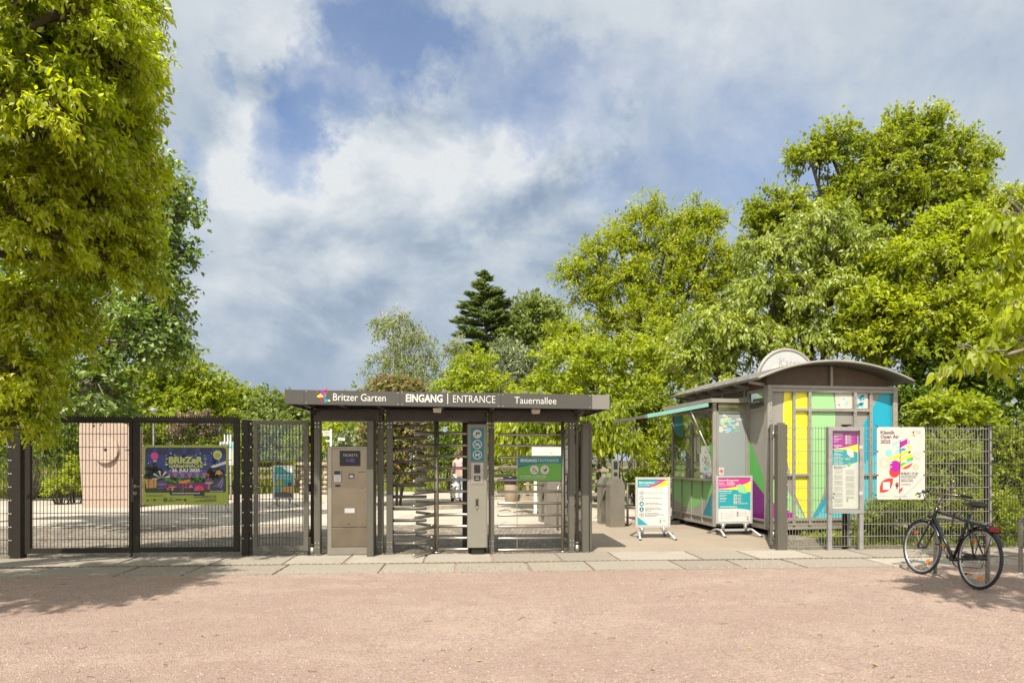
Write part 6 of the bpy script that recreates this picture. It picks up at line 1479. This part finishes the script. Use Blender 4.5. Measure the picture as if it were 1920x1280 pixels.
G_L = 'trees beyond the left lawn'
tree('leafy_tree', 'green domed tree at the end of the lawn, right of the poplar', 'tree', (PX(335, 33), 33), [L_(330, 705, 33, 58, 50), L_(385, 735, 33, 42, 36), L_(285, 740, 33, 70, 60), L_(345, 765, 33, 80, 40)], 'tall_leaf', N_(800), 13, .9, .22, .6, .15, .35, 1, 'bark', .22, None, G_L)
tree('leafy_tree', 'lighter low spreading tree between the domed tree and the bluish bush', 'tree', (PX(440, 40), 40), [L_(425, 752, 40, 45, 34), L_(465, 765, 40, 40, 28), L_(395, 770, 40, 50, 34), L_(445, 795, 40, 80, 34)], 'bush_leaf', N_(700), 13, 1.0, .24, .6, .15, .3, 1, 'bark', .2, None, G_L)
tree('leafy_tree', 'small dull green tree peeping over the pedestrian gate beside the canopy end', 'tree', (PX(520, 38), 38), [L_(512, 772, 38, 40, 34), L_(545, 800, 38, 40, 40), L_(500, 815, 38, 60, 36)], 'dull_leaf', N_(700), 13, .9, .22, .6, .15, .3, 1, 'bark', .2, None, G_L)
G_S = 'shrubs behind the gates'
def shrub(label, px, py, Y, rx, ry, m, n, leaf=.11, group=G_S, spray=.4, droop=.2, asp=.55, extra=(), name='shrub', detail=1, gap=.3, inner=.4, per=12, dz=None):
    lb = [L_(px, py, Y, rx, ry, dz or rx * .8)] + [L_(*e) for e in extra]
    return tree(name, label, 'shrub', (PX(px, Y), Y), lb, m, N_(n), per, spray, leaf, asp, droop, gap, detail, 'bark', .05, None, group, .12, 4, inner, .85, False)
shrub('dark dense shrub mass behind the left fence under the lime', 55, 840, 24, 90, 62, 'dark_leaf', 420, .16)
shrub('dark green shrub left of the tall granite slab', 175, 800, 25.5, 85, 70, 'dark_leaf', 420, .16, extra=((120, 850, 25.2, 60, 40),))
shrub('golden bush at the foot of the granite slab', 140, 895, 22.3, 20, 38, 'bright_leaf', 110, .11, spray=.3)
shrub('low light green bush at the lawn edge left of the granite slab', 115, 912, 21.8, 28, 20, 'bright_leaf', 90, .10, spray=.25)
shrub('broad mid green bush above the festival banner', 310, 825, 28, 62, 48, 'tall_leaf', 380, .17, extra=((270, 850, 27.5, 40, 45),))
shrub('pink flowering bush above the festival banner', 366, 802, 27, 40, 28, 'pink_leaf', 200, .13)
shrub('fresh green bush beside the information panel on poles', 408, 850, 27.4, 60, 45, 'bush_leaf', 300, .15)
shrub('grey-green tall hedge seen through the upper half of the pedestrian gate', 515, 835, 33, 62, 55, 'dull_leaf', 420, .17)
shrub('yellow-green bush seen through the pedestrian gate', 560, 840, 29, 30, 40, 'bright_leaf', 200, .13)
shrub('mid green bush behind the signpost', 612, 840, 30, 40, 48, 'bush_leaf', 260, .15)
shrub('bright feathery bush above the ticket machine', 650, 815, 26.5, 52, 40, 'bright_leaf', 300, .16, droop=.5, asp=.32)
shrub('soft grey-green bush right of the signpost', 668, 838, 25.5, 42, 28, 'silver_leaf', 180, .12)
# red-leaved shrub behind the turnstile
t = tree('red_leaved_shrub', 'big round shrub with reddish young leaves behind the turnstile', 'shrub', (PX(742, 21.3), 21.3), [L_(742, 795, 21.3, 62, 82, 58), L_(742, 855, 21.3, 64, 50, 58), L_(742, 890, 21.3, 52, 26, 50), L_(758, 742, 21.3, 40, 30, 40), L_(722, 745, 21.3, 38, 32, 40)], 'copper_leaf', N_(2300), 14, .28, .11, .55, .15, .2, 1, 'bark', .05, None, None, .12, 5, .5, .85, False)
P, D, N, Ls, C, A = crown([((-.03, 0, PZ(730, 21.3)), (.78, .7, .36)), ((0, 0, PZ(780, 21.3)), (1.0, .9, .8))], 300, 9, .24, .11, 0, .15)
leaf_object('young_leaves', P, D, N, Ls, Ls * .5, 'copper_tip', t)

# middle distance
tree('birch_tree', 'thin airy birch with hanging twigs standing against the clouds', 'tree', (PX(748, 40), 40), [L_(745, 628, 40, 42, 50), L_(715, 612, 40, 22, 26), L_(780, 650, 40, 40, 38), L_(735, 690, 40, 50, 45), L_(795, 690, 40, 36, 40), L_(760, 725, 40, 66, 40), L_(748, 597, 40, 12, 20)], 'birch_leaf', N_(1150), 10, .9, .12, .55, .75, .45, 1, 'birchbark', .16, (0, 0, 6.5), None, .1, 2, .25)
tree('birch_tree', 'small wispy birch left of the dark conifer', 'tree', (PX(858, 42), 42), [L_(858, 655, 42, 24, 26), L_(868, 690, 42, 30, 36)], 'birch_leaf', N_(260), 10, .8, .13, .5, .7, .4, 1, 'birchbark', .1, None, None, .1, 2, .3)
def conifer():
    Y = 50; t = thing('conifer_tree', 'dark pointed conifer rising above the round trees', 'tree', (PX(911, Y), Y, 0)); k = Y / F
    zt, H = PZ(512, Y), 11.5; Ps = []; Ds = []; Ns = []; mb = MB(); mb.tube([(0, 0, 0), (0, 0, zt * .5), (0, 0, zt)], [.3, .2, .02], 8); r = random.Random(5)
    z = zt - .25
    while z > 2.2:
        fr = (zt - z) / H; Lb = min(3.3, .35 + fr * 5.4) * r.uniform(.75, 1.12)
        for j in range(7 if fr > .15 else 4):
            a = r.uniform(0, 6.28); l = Lb * r.uniform(.6, 1.12); up = .30 - fr * .25
            p0 = Vector((0, 0, z)); d = Vector((math.cos(a), math.sin(a), up)); mb.tube([p0, p0 + d * l * .6 - Vector((0, 0, .10 * l)), p0 + d * l - Vector((0, 0, .12 * l))], [.035, .022, .006], 4, cap=False)
            n = int(62 * l) + 10
            for i in range(n):
                s = r.uniform(.15, 1.0); w = .30 * (1.1 - s) * l * .7 + .10; side = Vector((-d.y, d.x, 0)); q = p0 + d * l * s - Vector((0, 0, .12 * l * s)) + side * r.uniform(-w, w) + Vector((0, 0, r.uniform(-.08, .10)))
                Ps.append(q); Ds.append(d + side * r.uniform(-.9, .9) + Vector((0, 0, r.uniform(-.15, .35)))); Ns.append((r.uniform(-.6, .6), r.uniform(-.6, .6), 1))
        z -= .30 + fr * .14
    n = len(Ps); L = .34 + .26 * rng.random(n); leaf_object('crown', np.array([tuple(p) for p in Ps]), np.array([tuple(p) for p in Ds]), np.array(Ns), L, L * .34, 'conifer_needle', t, 1, .05); mb.build('trunk', 'bark', t)
conifer()
G_M = 'trees in the middle distance'
tree('round_tree', 'dull green rounded tree right behind the conifer', 'tree', (PX(1000, 50), 50), [L_(1005, 600, 50, 52, 44), L_(968, 645, 50, 45, 42), L_(1030, 650, 50, 50, 50)], 'dull_leaf', N_(850), 13, 1.0, .27, .6, .1, .25, 1, 'bark', .3, None, G_M)
tree('willow_bush', 'pale silvery bush tree in front of the conifer', 'tree', (PX(965, 35), 35), [L_(958, 690, 35, 50, 50), L_(1000, 705, 35, 45, 45), L_(950, 730, 35, 66, 36)], 'silver_leaf', N_(700), 13, .7, .18, .4, .2, .35, 1, 'bark2', .12, None, G_M)
tree('young_tree', 'yellow-green bushy tree between the birch and the silvery bush', 'tree', (PX(885, 31), 31), [L_(888, 690, 31, 40, 38), L_(868, 735, 31, 52, 40), L_(920, 740, 31, 46, 42), L_(835, 765, 31, 60, 38), L_(890, 790, 31, 90, 45)], 'bright_leaf', N_(850), 13, .6, .18, .5, .15, .35, 1, 'bark', .1, None, G_M)
# the tall olive tree
lob = [L_(1215, 425, 30, 42, 62), L_(1300, 430, 30, 50, 52), L_(1345, 410, 30, 26, 32), L_(1160, 455, 30, 34, 44), L_(1245, 480, 30, 78, 54), L_(1320, 500, 30, 66, 56), L_(1110, 490, 30, 36, 50), L_(1075, 520, 30, 36, 34), L_(1175, 540, 30, 64, 52), L_(1270, 565, 30, 90, 54), L_(1350, 565, 30, 44, 60), L_(1110, 560, 30, 40, 34), L_(1195, 610, 30, 100, 44), L_(1065, 625, 29, 44, 32), L_(1380, 520, 30, 28, 50)]
tree('tall_tree', 'tall olive-yellow tree with an open feathery top, left of the two right-hand trees', 'tree', (PX(1215, 30), 30), lob, 'olive_leaf', N_(3600), 14, .72, .15, .42, .25, .42, 1, 'bark', .24, (0, 0, 6.2), None, .12, 3, .32)
# right: the tallest tree
lob = [L_(1715, 255, 26, 60, 52), L_(1560, 280, 26, 52, 44), L_(1520, 300, 26, 44, 30), L_(1660, 300, 26, 74, 52), L_(1770, 310, 26, 74, 62), L_(1835, 300, 26, 34, 24), L_(1620, 370, 26, 90, 62), L_(1730, 390, 26, 100, 60), L_(1450, 400, 26, 52, 42), L_(1500, 420, 26, 66, 50), L_(1825, 380, 26, 46, 60), L_(1560, 440, 26, 90, 60), L_(1430, 440, 26, 34, 50), L_(1760, 460, 26, 110, 60)]
tree('tall_tree', 'tallest tree of the group, dark spreading branches high over the kiosk', 'tree', (PX(1650, 26.5), 26.5), lob, 'tall_leaf', N_(3900), 14, .72, .145, .6, .2, .5, 1, 'bark', .28, (0, 0, 7.0), None, .12, 2, .3)
# lower layers
G_U = 'leafy undergrowth between the canopy and the kiosk'
tree('hazel_bush', 'broad bright green bush rising over the right end of the canopy', 'tree', (PX(1120, 23), 23), [L_(1090, 690, 23, 90, 52), L_(1170, 690, 23, 90, 60), L_(1035, 735, 23, 66, 40), L_(1130, 755, 23, 120, 50), L_(1245, 665, 23, 60, 62), L_(1240, 740, 23, 80, 60)], 'bright_leaf', N_(2000), 13, .48, .125, .6, .15, .45, 1, 'bark', .1, None, G_U)
lob = [L_(1535, 430, 18, 74, 44), L_(1460, 480, 18, 66, 54), L_(1600, 480, 18, 76, 50), L_(1440, 560, 18, 90, 56), L_(1550, 560, 18, 96, 62), L_(1350, 620, 18, 84, 46), L_(1300, 670, 18, 56, 44), L_(1400, 650, 18, 90, 44), L_(1510, 640, 18, 90, 50), L_(1640, 560, 18.5, 60, 60), L_(1340, 700, 18, 60, 36)]
tree('cherry_tree', 'pale hanging-leaved cherry tree directly behind the kiosk roof', 'tree', (PX(1490, 19), 19), lob, 'pale_leaf', N_(3400), 13, .42, .125, .40, .5, .45, 2, 'bark', .18, (0, 0, 3.6), None, .30, 3, .35)
lob = [L_(1790, 440, 17, 76, 46), L_(1710, 500, 17, 96, 48), L_(1850, 500, 17, 86, 60), L_(1650, 580, 17, 76, 50), L_(1750, 590, 17, 130, 64), L_(1860, 620, 16, 84, 66), L_(1640, 640, 17, 66, 40), L_(1740, 660, 17, 110, 46), L_(1930, 560, 17, 60, 110), L_(1905, 385, 20, 30, 40)]
tree('maple_tree', 'yellow-green layered maple filling the space right of the kiosk roof', 'tree', (PX(1800, 17.5), 17.5), lob, 'bright_leaf', N_(3800), 13, .48, .12, .5, .2, .48, 1, 'bark', .18, (0, 0, 3.2), None, .14, 3, .35, .8, True, None, 1.8)
# near tree out of view on the right, one branch hanging in
lob = [L_(1895, 430, 8.2, 44, 50), L_(1885, 520, 8.2, 42, 40), L_(1905, 600, 8.0, 44, 40), L_(1850, 675, 8.0, 58, 24, 40), L_(1905, 660, 8.0, 40, 40), ((4.3, 3.6, 6.2), (1.0, 1.0, .5)), ((5.5, 4.0, 6.8), (1.3, 1.2, .6)), ((6.6, 5.0, 6.4), (1.3, 1.2, .9)), ((6.9, 6.2, 5.2), (.9, 1.0, .8)), ((3.6, 3.4, 6.9), (.6, .5, .3)), ((5.0, 2.8, 6.6), (.8, .7, .4))]
tree('walnut_tree', 'near branch of curled yellow leaves hanging in above the bicycle', 'tree', (7.6, 5.2), lob, 'lime_leaf', N_(1500), 13, .36, .115, .5, .7, .4, 2, 'bark2', .10, (-.3, .3, 3.4), None, .55, 2, .3)
# drooping cherries over the entrance
lob = [L_(990, 800, 19.5, 66, 30), L_(1070, 790, 19.5, 56, 34), L_(1010, 830, 19.5, 70, 24), L_(950, 815, 19.5, 40, 40), L_(1130, 790, 19.5, 56, 36), L_(1165, 825, 19.5, 52, 30), L_(1120, 825, 19.5, 36, 26), L_(1030, 770, 19.5, 60, 24)]
tree('cherry_tree', 'low cherry with drooping yellow-green leaves behind the bar gate and canopy end', 'tree', (PX(1029, 19.5), 19.5), lob, 'bright_leaf', N_(900), 12, .42, .17, .34, 1.0, .3, 2, 'bark', .13, (0, 0, 1.9), None, .25, 4, .35)
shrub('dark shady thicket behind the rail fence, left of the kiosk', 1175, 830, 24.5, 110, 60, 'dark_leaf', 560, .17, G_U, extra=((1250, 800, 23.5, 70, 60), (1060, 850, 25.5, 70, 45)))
shrub('bright bush between rail fence and kiosk window', 1238, 875, 20.3, 36, 42, 'bright_leaf', 240, .10, G_U, extra=((1250, 820, 20.5, 30, 30),))
shrub('leafy green bush over the rail fence above the tripod barrier', 1195, 775, 21.5, 70, 40, 'bush_leaf', 380, .13, G_U)
shrub('green bush behind the rail fence and litter bin', 965, 865, 25.5, 50, 45, 'bush_leaf', 260, .13, G_U, extra=((900, 860, 26, 45, 50), (1010, 890, 25, 50, 30)))
shrub('dark green bush behind the walking person', 850, 860, 29, 46, 60, 'dark_leaf', 300, .16, G_U)
shrub('small leafy bush in front of the rail fence near the tripod barrier', 1200, 905, 21.0, 26, 30, 'bush_leaf', 120, .10, G_U, spray=.25)
G_R = 'bushes behind the mesh fence on the right'
shrub('dark evergreen shrub behind the kiosk corner and concert banner', 1790, 730, 16.4, 110, 66, 'dark_leaf', 620, .13, G_R, extra=((1890, 760, 16, 60, 70), (1700, 770, 16.5, 60, 70)))
shrub('sunny yellow-green bush just above the mesh fence right of the banner', 1775, 775, 14.2, 66, 34, 'bright_leaf', 340, .11, G_R, spray=.3, gap=.35)
shrub('fine-leaved light bush behind the mesh fence between banner and fence post', 1785, 890, 12.9, 62, 84, 'bush_leaf', 620, .065, G_R, spray=.25)
shrub('low spreading bush under the concert banner behind the fence', 1690, 965, 12.7, 66, 44, 'bush_leaf', 520, .06, G_R, spray=.28, extra=((1640, 985, 12.8, 30, 24),), gap=.4)
shrub('darker mixed bush behind the fence right of the fence post', 1893, 880, 12.9, 44, 96, 'tall_leaf', 480, .085, G_R, spray=.28)
shrub('bright bush at the foot of the fence behind the bicycle', 1850, 965, 12.5, 60, 48, 'bright_leaf', 460, .06, G_R, spray=.25)
# far belt of woodland that closes the view
lobs = [((x, 66 + rnd.uniform(-3, 3), rnd.uniform(2.5, 4.6)), (5.5, 4, rnd.uniform(3, 4.6))) for x in range(-62, 66, 6)]
P, D, N, Ls, C, A = crown(lobs, N_(2600), 12, 1.3, .5, .1, .2)
tag(leaf_object('distant_woodland', P, D, N, Ls, Ls * .6, 'dull_leaf', None), 'distant belt of woodland closing the view behind the park', 'woodland', kind='stuff')
# undergrowth that closes the gaps under the crowns
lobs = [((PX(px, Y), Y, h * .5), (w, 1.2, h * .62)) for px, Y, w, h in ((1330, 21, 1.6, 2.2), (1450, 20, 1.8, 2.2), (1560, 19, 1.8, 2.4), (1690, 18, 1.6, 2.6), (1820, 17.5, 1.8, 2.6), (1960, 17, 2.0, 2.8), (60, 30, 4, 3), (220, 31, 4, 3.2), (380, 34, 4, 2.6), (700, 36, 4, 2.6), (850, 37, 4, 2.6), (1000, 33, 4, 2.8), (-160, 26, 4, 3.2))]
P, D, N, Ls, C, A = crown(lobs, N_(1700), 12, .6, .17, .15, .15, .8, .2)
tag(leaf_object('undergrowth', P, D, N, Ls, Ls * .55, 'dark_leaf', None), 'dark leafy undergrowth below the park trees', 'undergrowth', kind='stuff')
# grassy bank left of the plaza
fr = ((-40, 20.6), (-26, 22.2), (-19, 24.4), (-14, 26.8), (-10.2, 29.5)); V = []
for x, y in fr: V += [(x, y, .006), (x - .6, y + 2.5, .55), (x - 1.5, y + 7, 1.15), (x - 2, y + 14, 1.2)]
mb = MB(); mb.add(V, [(i * 4 + j, i * 4 + 4 + j, i * 4 + 5 + j, i * 4 + 1 + j) for i in range(4) for j in range(3)], 0, True); structure('grass_bank_terrain', mb, 'lawn')
n = 17000; s_ = rng.random(n) * 3 + 1; i_ = s_.astype(int); f_ = (s_ - i_)[:, None]; A_ = np.array(fr); B0 = A_[i_] * (1 - f_) + A_[np.minimum(i_ + 1, 4)] * f_; d_ = 7.5 * rng.random(n) ** 1.3
P = np.stack([B0[:, 0] - d_ * .22, B0[:, 1] + d_, np.interp(d_, [0, 2.5, 7, 14], [.0, .53, 1.1, 1.2])], 1); D = np.array([0, -.1, 1.0]) + unit(n) * .42; leaf = .16 + .26 * rng.random(n)
tag(leaf_object('grass', P, D, unit(n), leaf, leaf * .10 + .010, 'grass_blade', None, 1, .25), 'tall sunlit grass on the bank left of the granite slab', 'grass', kind='stuff')
# grass on the lawn and along the fence foot
n = 26000
Y = 20.8 + 14 * rng.random(n) ** 1.4; X = (rng.random(n) * 1400 - 240 - 960) / F * Y
P = np.stack([X, Y, np.full(n, .004)], 1)
w = (-(P[:, 0]) * ST + (P[:, 1] - GO) * CT); u = P[:, 0] * CT + (P[:, 1] - GO) * ST
ok = w > np.where(u < -4, 11.5 + (u + 30) * (7.5 / 26), 19.2); P = P[ok]; n = len(P)
D = np.array([0, 0, 1.0]) + unit(n) * .38; leaf = .18 + .28 * rng.random(n)
tag(leaf_object('grass', P, D, unit(n), leaf, leaf * .09 + .008, 'grass_blade', None, 1, .25), 'long sunlit meadow grass on the lawn behind the gates', 'grass', kind='stuff')
n = 9000
P = np.stack([5.6 + 7 * rng.random(n), 11.6 + 2.6 * rng.random(n), np.full(n, .004)], 1); D = np.array([0, 0, .6]) + unit(n) * .8; D[:, 2] = np.abs(D[:, 2]); leaf = .05 + .09 * rng.random(n)
tag(leaf_object('ground_cover', P, D, unit(n), leaf, leaf * .5, 'bush_leaf', None, 1, .1), 'low leafy ground cover along the foot of the mesh fence', 'ground cover', kind='stuff')

# ---------------------------------------------------------------- sky, sun, camera
EL, AZ = R(54), R(17.5)
sd = Vector((-math.sin(AZ) * math.cos(EL), -math.cos(AZ) * math.cos(EL), math.sin(EL)))    # towards the sun
W = bpy.data.worlds.new('World'); S.world = W; W.use_nodes = True; nt = W.node_tree
bg = nt.nodes['Background']; sky = nd(nt, 'ShaderNodeTexSky', sky_type='NISHITA'); sky.sun_disc = False; sky.sun_elevation = EL
sky.sun_rotation = math.atan2(sd.x, sd.y) % (2 * math.pi); sky.air_density = 1.0; sky.dust_density = .6; sky.ozone_density = 1.6
dirv = nd(nt, 'ShaderNodeTexCoord').outputs['Generated']
sx = nd(nt, 'ShaderNodeSeparateXYZ'); nt.links.new(dirv, sx.inputs[0])
zz = math_(nt, 'ADD', math_(nt, 'MAXIMUM', sx.outputs[2], 0.0), .16)
cx = nd(nt, 'ShaderNodeCombineXYZ'); nt.links.new(math_(nt, 'DIVIDE', sx.outputs[0], zz), cx.inputs[0]); nt.links.new(math_(nt, 'DIVIDE', sx.outputs[1], zz), cx.inputs[1]); cx.inputs[2].default_value = SKYSEED if 'SKYSEED' in globals() else 3.0
pl = cx.outputs[0]
def spot(px, py, rad, soft=.0):
    "smooth patch of sky round a direction, 1 in the middle, 0 at rad degrees"
    v = Vector(((px - 960) / F, 1, (H0 - py) / F)).normalized()
    d = nd(nt, 'ShaderNodeVectorMath', operation='DOT_PRODUCT'); nt.links.new(wv, d.inputs[0]); d.inputs[1].default_value = v
    mr = nd(nt, 'ShaderNodeMapRange', interpolation_type='SMOOTHSTEP'); nt.links.new(d.outputs['Value'], mr.inputs[0]); mr.inputs[1].default_value = math.cos(R(rad)); mr.inputs[2].default_value = math.cos(R(soft)); return mr.outputs[0]
# ragged edges: the directions are jittered by noise before patches are looked up
nv = nd(nt, 'ShaderNodeTexNoise'); nt.links.new(dirv, nv.inputs['Vector']); setin(nv, Scale=4.2, Detail=12.0, Roughness=.66)
sub = nd(nt, 'ShaderNodeVectorMath', operation='SUBTRACT'); nt.links.new(nv.outputs['Color'], sub.inputs[0]); sub.inputs[1].default_value = (.5, .5, .5)
scl = nd(nt, 'ShaderNodeVectorMath', operation='SCALE'); nt.links.new(sub.outputs[0], scl.inputs[0]); scl.inputs['Scale'].default_value = .30
av = nd(nt, 'ShaderNodeVectorMath', operation='ADD'); nt.links.new(dirv, av.inputs[0]); nt.links.new(scl.outputs[0], av.inputs[1])
nv_ = nd(nt, 'ShaderNodeVectorMath', operation='NORMALIZE'); nt.links.new(av.outputs[0], nv_.inputs[0]); wv = nv_.outputs[0]
def total(items):
    acc = None
    for px, py, r, k in items:
        s = math_(nt, 'MULTIPLY', spot(px, py, r), k); acc = s if acc is None else math_(nt, 'ADD', acc, s)
    return acc
gaps = total([(562, 245, 4.3, 0.70), (620, 190, 3.8, 0.41), (690, 120, 4.5, 0.55), (755, 55, 4.7, 0.63), (800, 0, 4.5, 0.37), (860, 175, 5.2, 0.41), (960, 165, 5.6, 0.41), (1040, 185, 5.0, 0.33), (395, 125, 2.0, 0.44), (345, 325, 2.7, 0.52), (480, 15, 3.4, 0.22), (1330, 285, 13.4, 0.34), (1430, 350, 9.0, 0.18), (1620, 190, 12.3, 0.15)])
n1 = noise(nt, pl, 1.7, 9, .62, .6); n2 = noise(nt, dirv, 3.2, 8, .6, .3); n3 = noise(nt, dirv, 9.0, 7, .62, .5)
cov = math_(nt, 'ADD', math_(nt, 'SUBTRACT', 1.02, gaps), math_(nt, 'MULTIPLY', math_(nt, 'SUBTRACT', n1, .5), .9))
cov = math_(nt, 'ADD', cov, math_(nt, 'MULTIPLY', math_(nt, 'SUBTRACT', n3, .5), .8))
mask = ramp(nt, cov, [(.05, .22), (.45, .52), (.9, 1.)])
light = total([(462, 235, 4, .28), (610, 300, 5.5, .20), (500, 300, 5, .12), (1000, 235, 5.5, .30), (1110, 240, 3.5, .28), (850, 310, 7, .24), (560, 400, 9, .16), (760, 400, 8, .16), (430, 540, 7, .16), (1250, 60, 14, .20), (1550, 100, 14, .12), (610, 75, 5, .24), (400, 60, 6, .20), (915, 480, 2.5, .22), (1090, 420, 4, .14)])
dark = total([(1090, 320, 5, 0.24), (1150, 370, 7, 0.19), (380, 190, 5, 0.17), (540, 170, 4, 0.09), (430, 660, 11, 0.17), (650, 650, 11, 0.16), (800, 600, 8, 0.10), (1000, 430, 6, 0.16), (870, 315, 1.8, 0.16), (360, 720, 8, 0.07), (1080, 490, 5, 0.12), (1250, 420, 8, 0.09)])
br = math_(nt, 'ADD', math_(nt, 'SUBTRACT', math_(nt, 'ADD', light, .53), dark), math_(nt, 'MULTIPLY', math_(nt, 'SUBTRACT', n2, .5), .5))
br = math_(nt, 'ADD', br, math_(nt, 'MULTIPLY', math_(nt, 'SUBTRACT', n3, .5), .20))
# relief of the cumulus: the cloud field compared with itself a step towards the light
mpc = nd(nt, 'ShaderNodeMapping'); nt.links.new(dirv, mpc.inputs[0]); mpc.inputs['Scale'].default_value = (1, 1, 1.7)
mpo = nd(nt, 'ShaderNodeVectorMath', operation='ADD'); nt.links.new(mpc.outputs[0], mpo.inputs[0]); mpo.inputs[1].default_value = (-.022, 0, .05)
rel = math_(nt, 'SUBTRACT', noise(nt, mpc.outputs[0], 4.6, 12, .56, .25), noise(nt, mpo.outputs[0], 4.6, 12, .56, .25))
puff = total([(620, 330, 9, 1.0), (900, 320, 9, 1.0), (460, 240, 6, .8), (1060, 280, 8, .9), (700, 470, 12, .7), (1000, 470, 10, .7), (450, 520, 10, .6), (580, 80, 8, .5)])
br = math_(nt, 'ADD', br, math_(nt, 'MULTIPLY', math_(nt, 'MULTIPLY', rel, 2.0), math_(nt, 'ADD', math_(nt, 'MINIMUM', puff, 1.0), .22)))
ccol = ramp(nt, br, [(.0, (.215, .28, .375)), (.3, (.30, .36, .44)), (.6, (.42, .47, .52)), (.85, (.51, .545, .58)), (1.0, (.575, .60, .62))])
ck = nd(nt, 'ShaderNodeVectorMath', operation='SCALE'); nt.links.new(ccol, ck.inputs[0]); ck.inputs['Scale'].default_value = CLOUDK if 'CLOUDK' in globals() else 5.4
sk = nd(nt, 'ShaderNodeVectorMath', operation='MULTIPLY'); nt.links.new(sky.outputs[0], sk.inputs[0]); sk.inputs[1].default_value = (.52, .57, .65)
# unseen clouds behind the viewer, brightened and warmed as added fill light
back_fill = nd(nt, 'ShaderNodeMapRange', interpolation_type='SMOOTHSTEP'); nt.links.new(sx.outputs[1], back_fill.inputs[0]); back_fill.inputs[1].default_value = .35; back_fill.inputs[2].default_value = -.55; back_fill.inputs[3].default_value = 1.0; back_fill.inputs[4].default_value = 2.4
ck2 = nd(nt, 'ShaderNodeVectorMath', operation='SCALE'); nt.links.new(ck.outputs[0], ck2.inputs[0]); nt.links.new(back_fill.outputs[0], ck2.inputs['Scale']); ck2b = nd(nt, 'ShaderNodeVectorMath', operation='MULTIPLY'); nt.links.new(ck2.outputs[0], ck2b.inputs[0]); ck2b.inputs[1].default_value = (1.12, 1.0, .84)
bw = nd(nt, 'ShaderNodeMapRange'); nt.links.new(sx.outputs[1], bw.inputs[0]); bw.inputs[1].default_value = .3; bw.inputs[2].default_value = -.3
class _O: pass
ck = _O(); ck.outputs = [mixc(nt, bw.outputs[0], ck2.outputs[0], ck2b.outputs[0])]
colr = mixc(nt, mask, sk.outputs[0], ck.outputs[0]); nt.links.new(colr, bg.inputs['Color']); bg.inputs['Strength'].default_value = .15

sl = bpy.data.lights.new('sun', 'SUN'); sl.energy = 4.5; sl.angle = R(.53); sl.color = (1.0, .945, .85)
so = bpy.data.objects.new('sun', sl); COL.objects.link(so); so.rotation_euler = sd.to_track_quat('Z', 'Y').to_euler(); so.location = (-5, -10, 20)
cd = bpy.data.cameras.new('camera'); cd.lens = 24; cd.sensor_width = 36; cd.shift_y = (H0 - 640) / 1920; cd.clip_end = 1000; cd.clip_start = .05
co_ = bpy.data.objects.new('camera', cd); COL.objects.link(co_); co_.location = (0, 0, CAMZ); co_.rotation_euler = (R(90), 0, 0); S.camera = co_
S.render.engine = 'CYCLES'
vs = S.view_settings; vs.view_transform = 'Standard'; vs.look = 'None'; vs.exposure = 0.75; vs.gamma = 1; vs.use_curve_mapping = False
cy = S.cycles; cy.max_bounces = 8; cy.transparent_max_bounces = 24; cy.diffuse_bounces = 3; cy.glossy_bounces = 3; cy.caustics_reflective = False; cy.caustics_refractive = False
cy.use_denoising = True
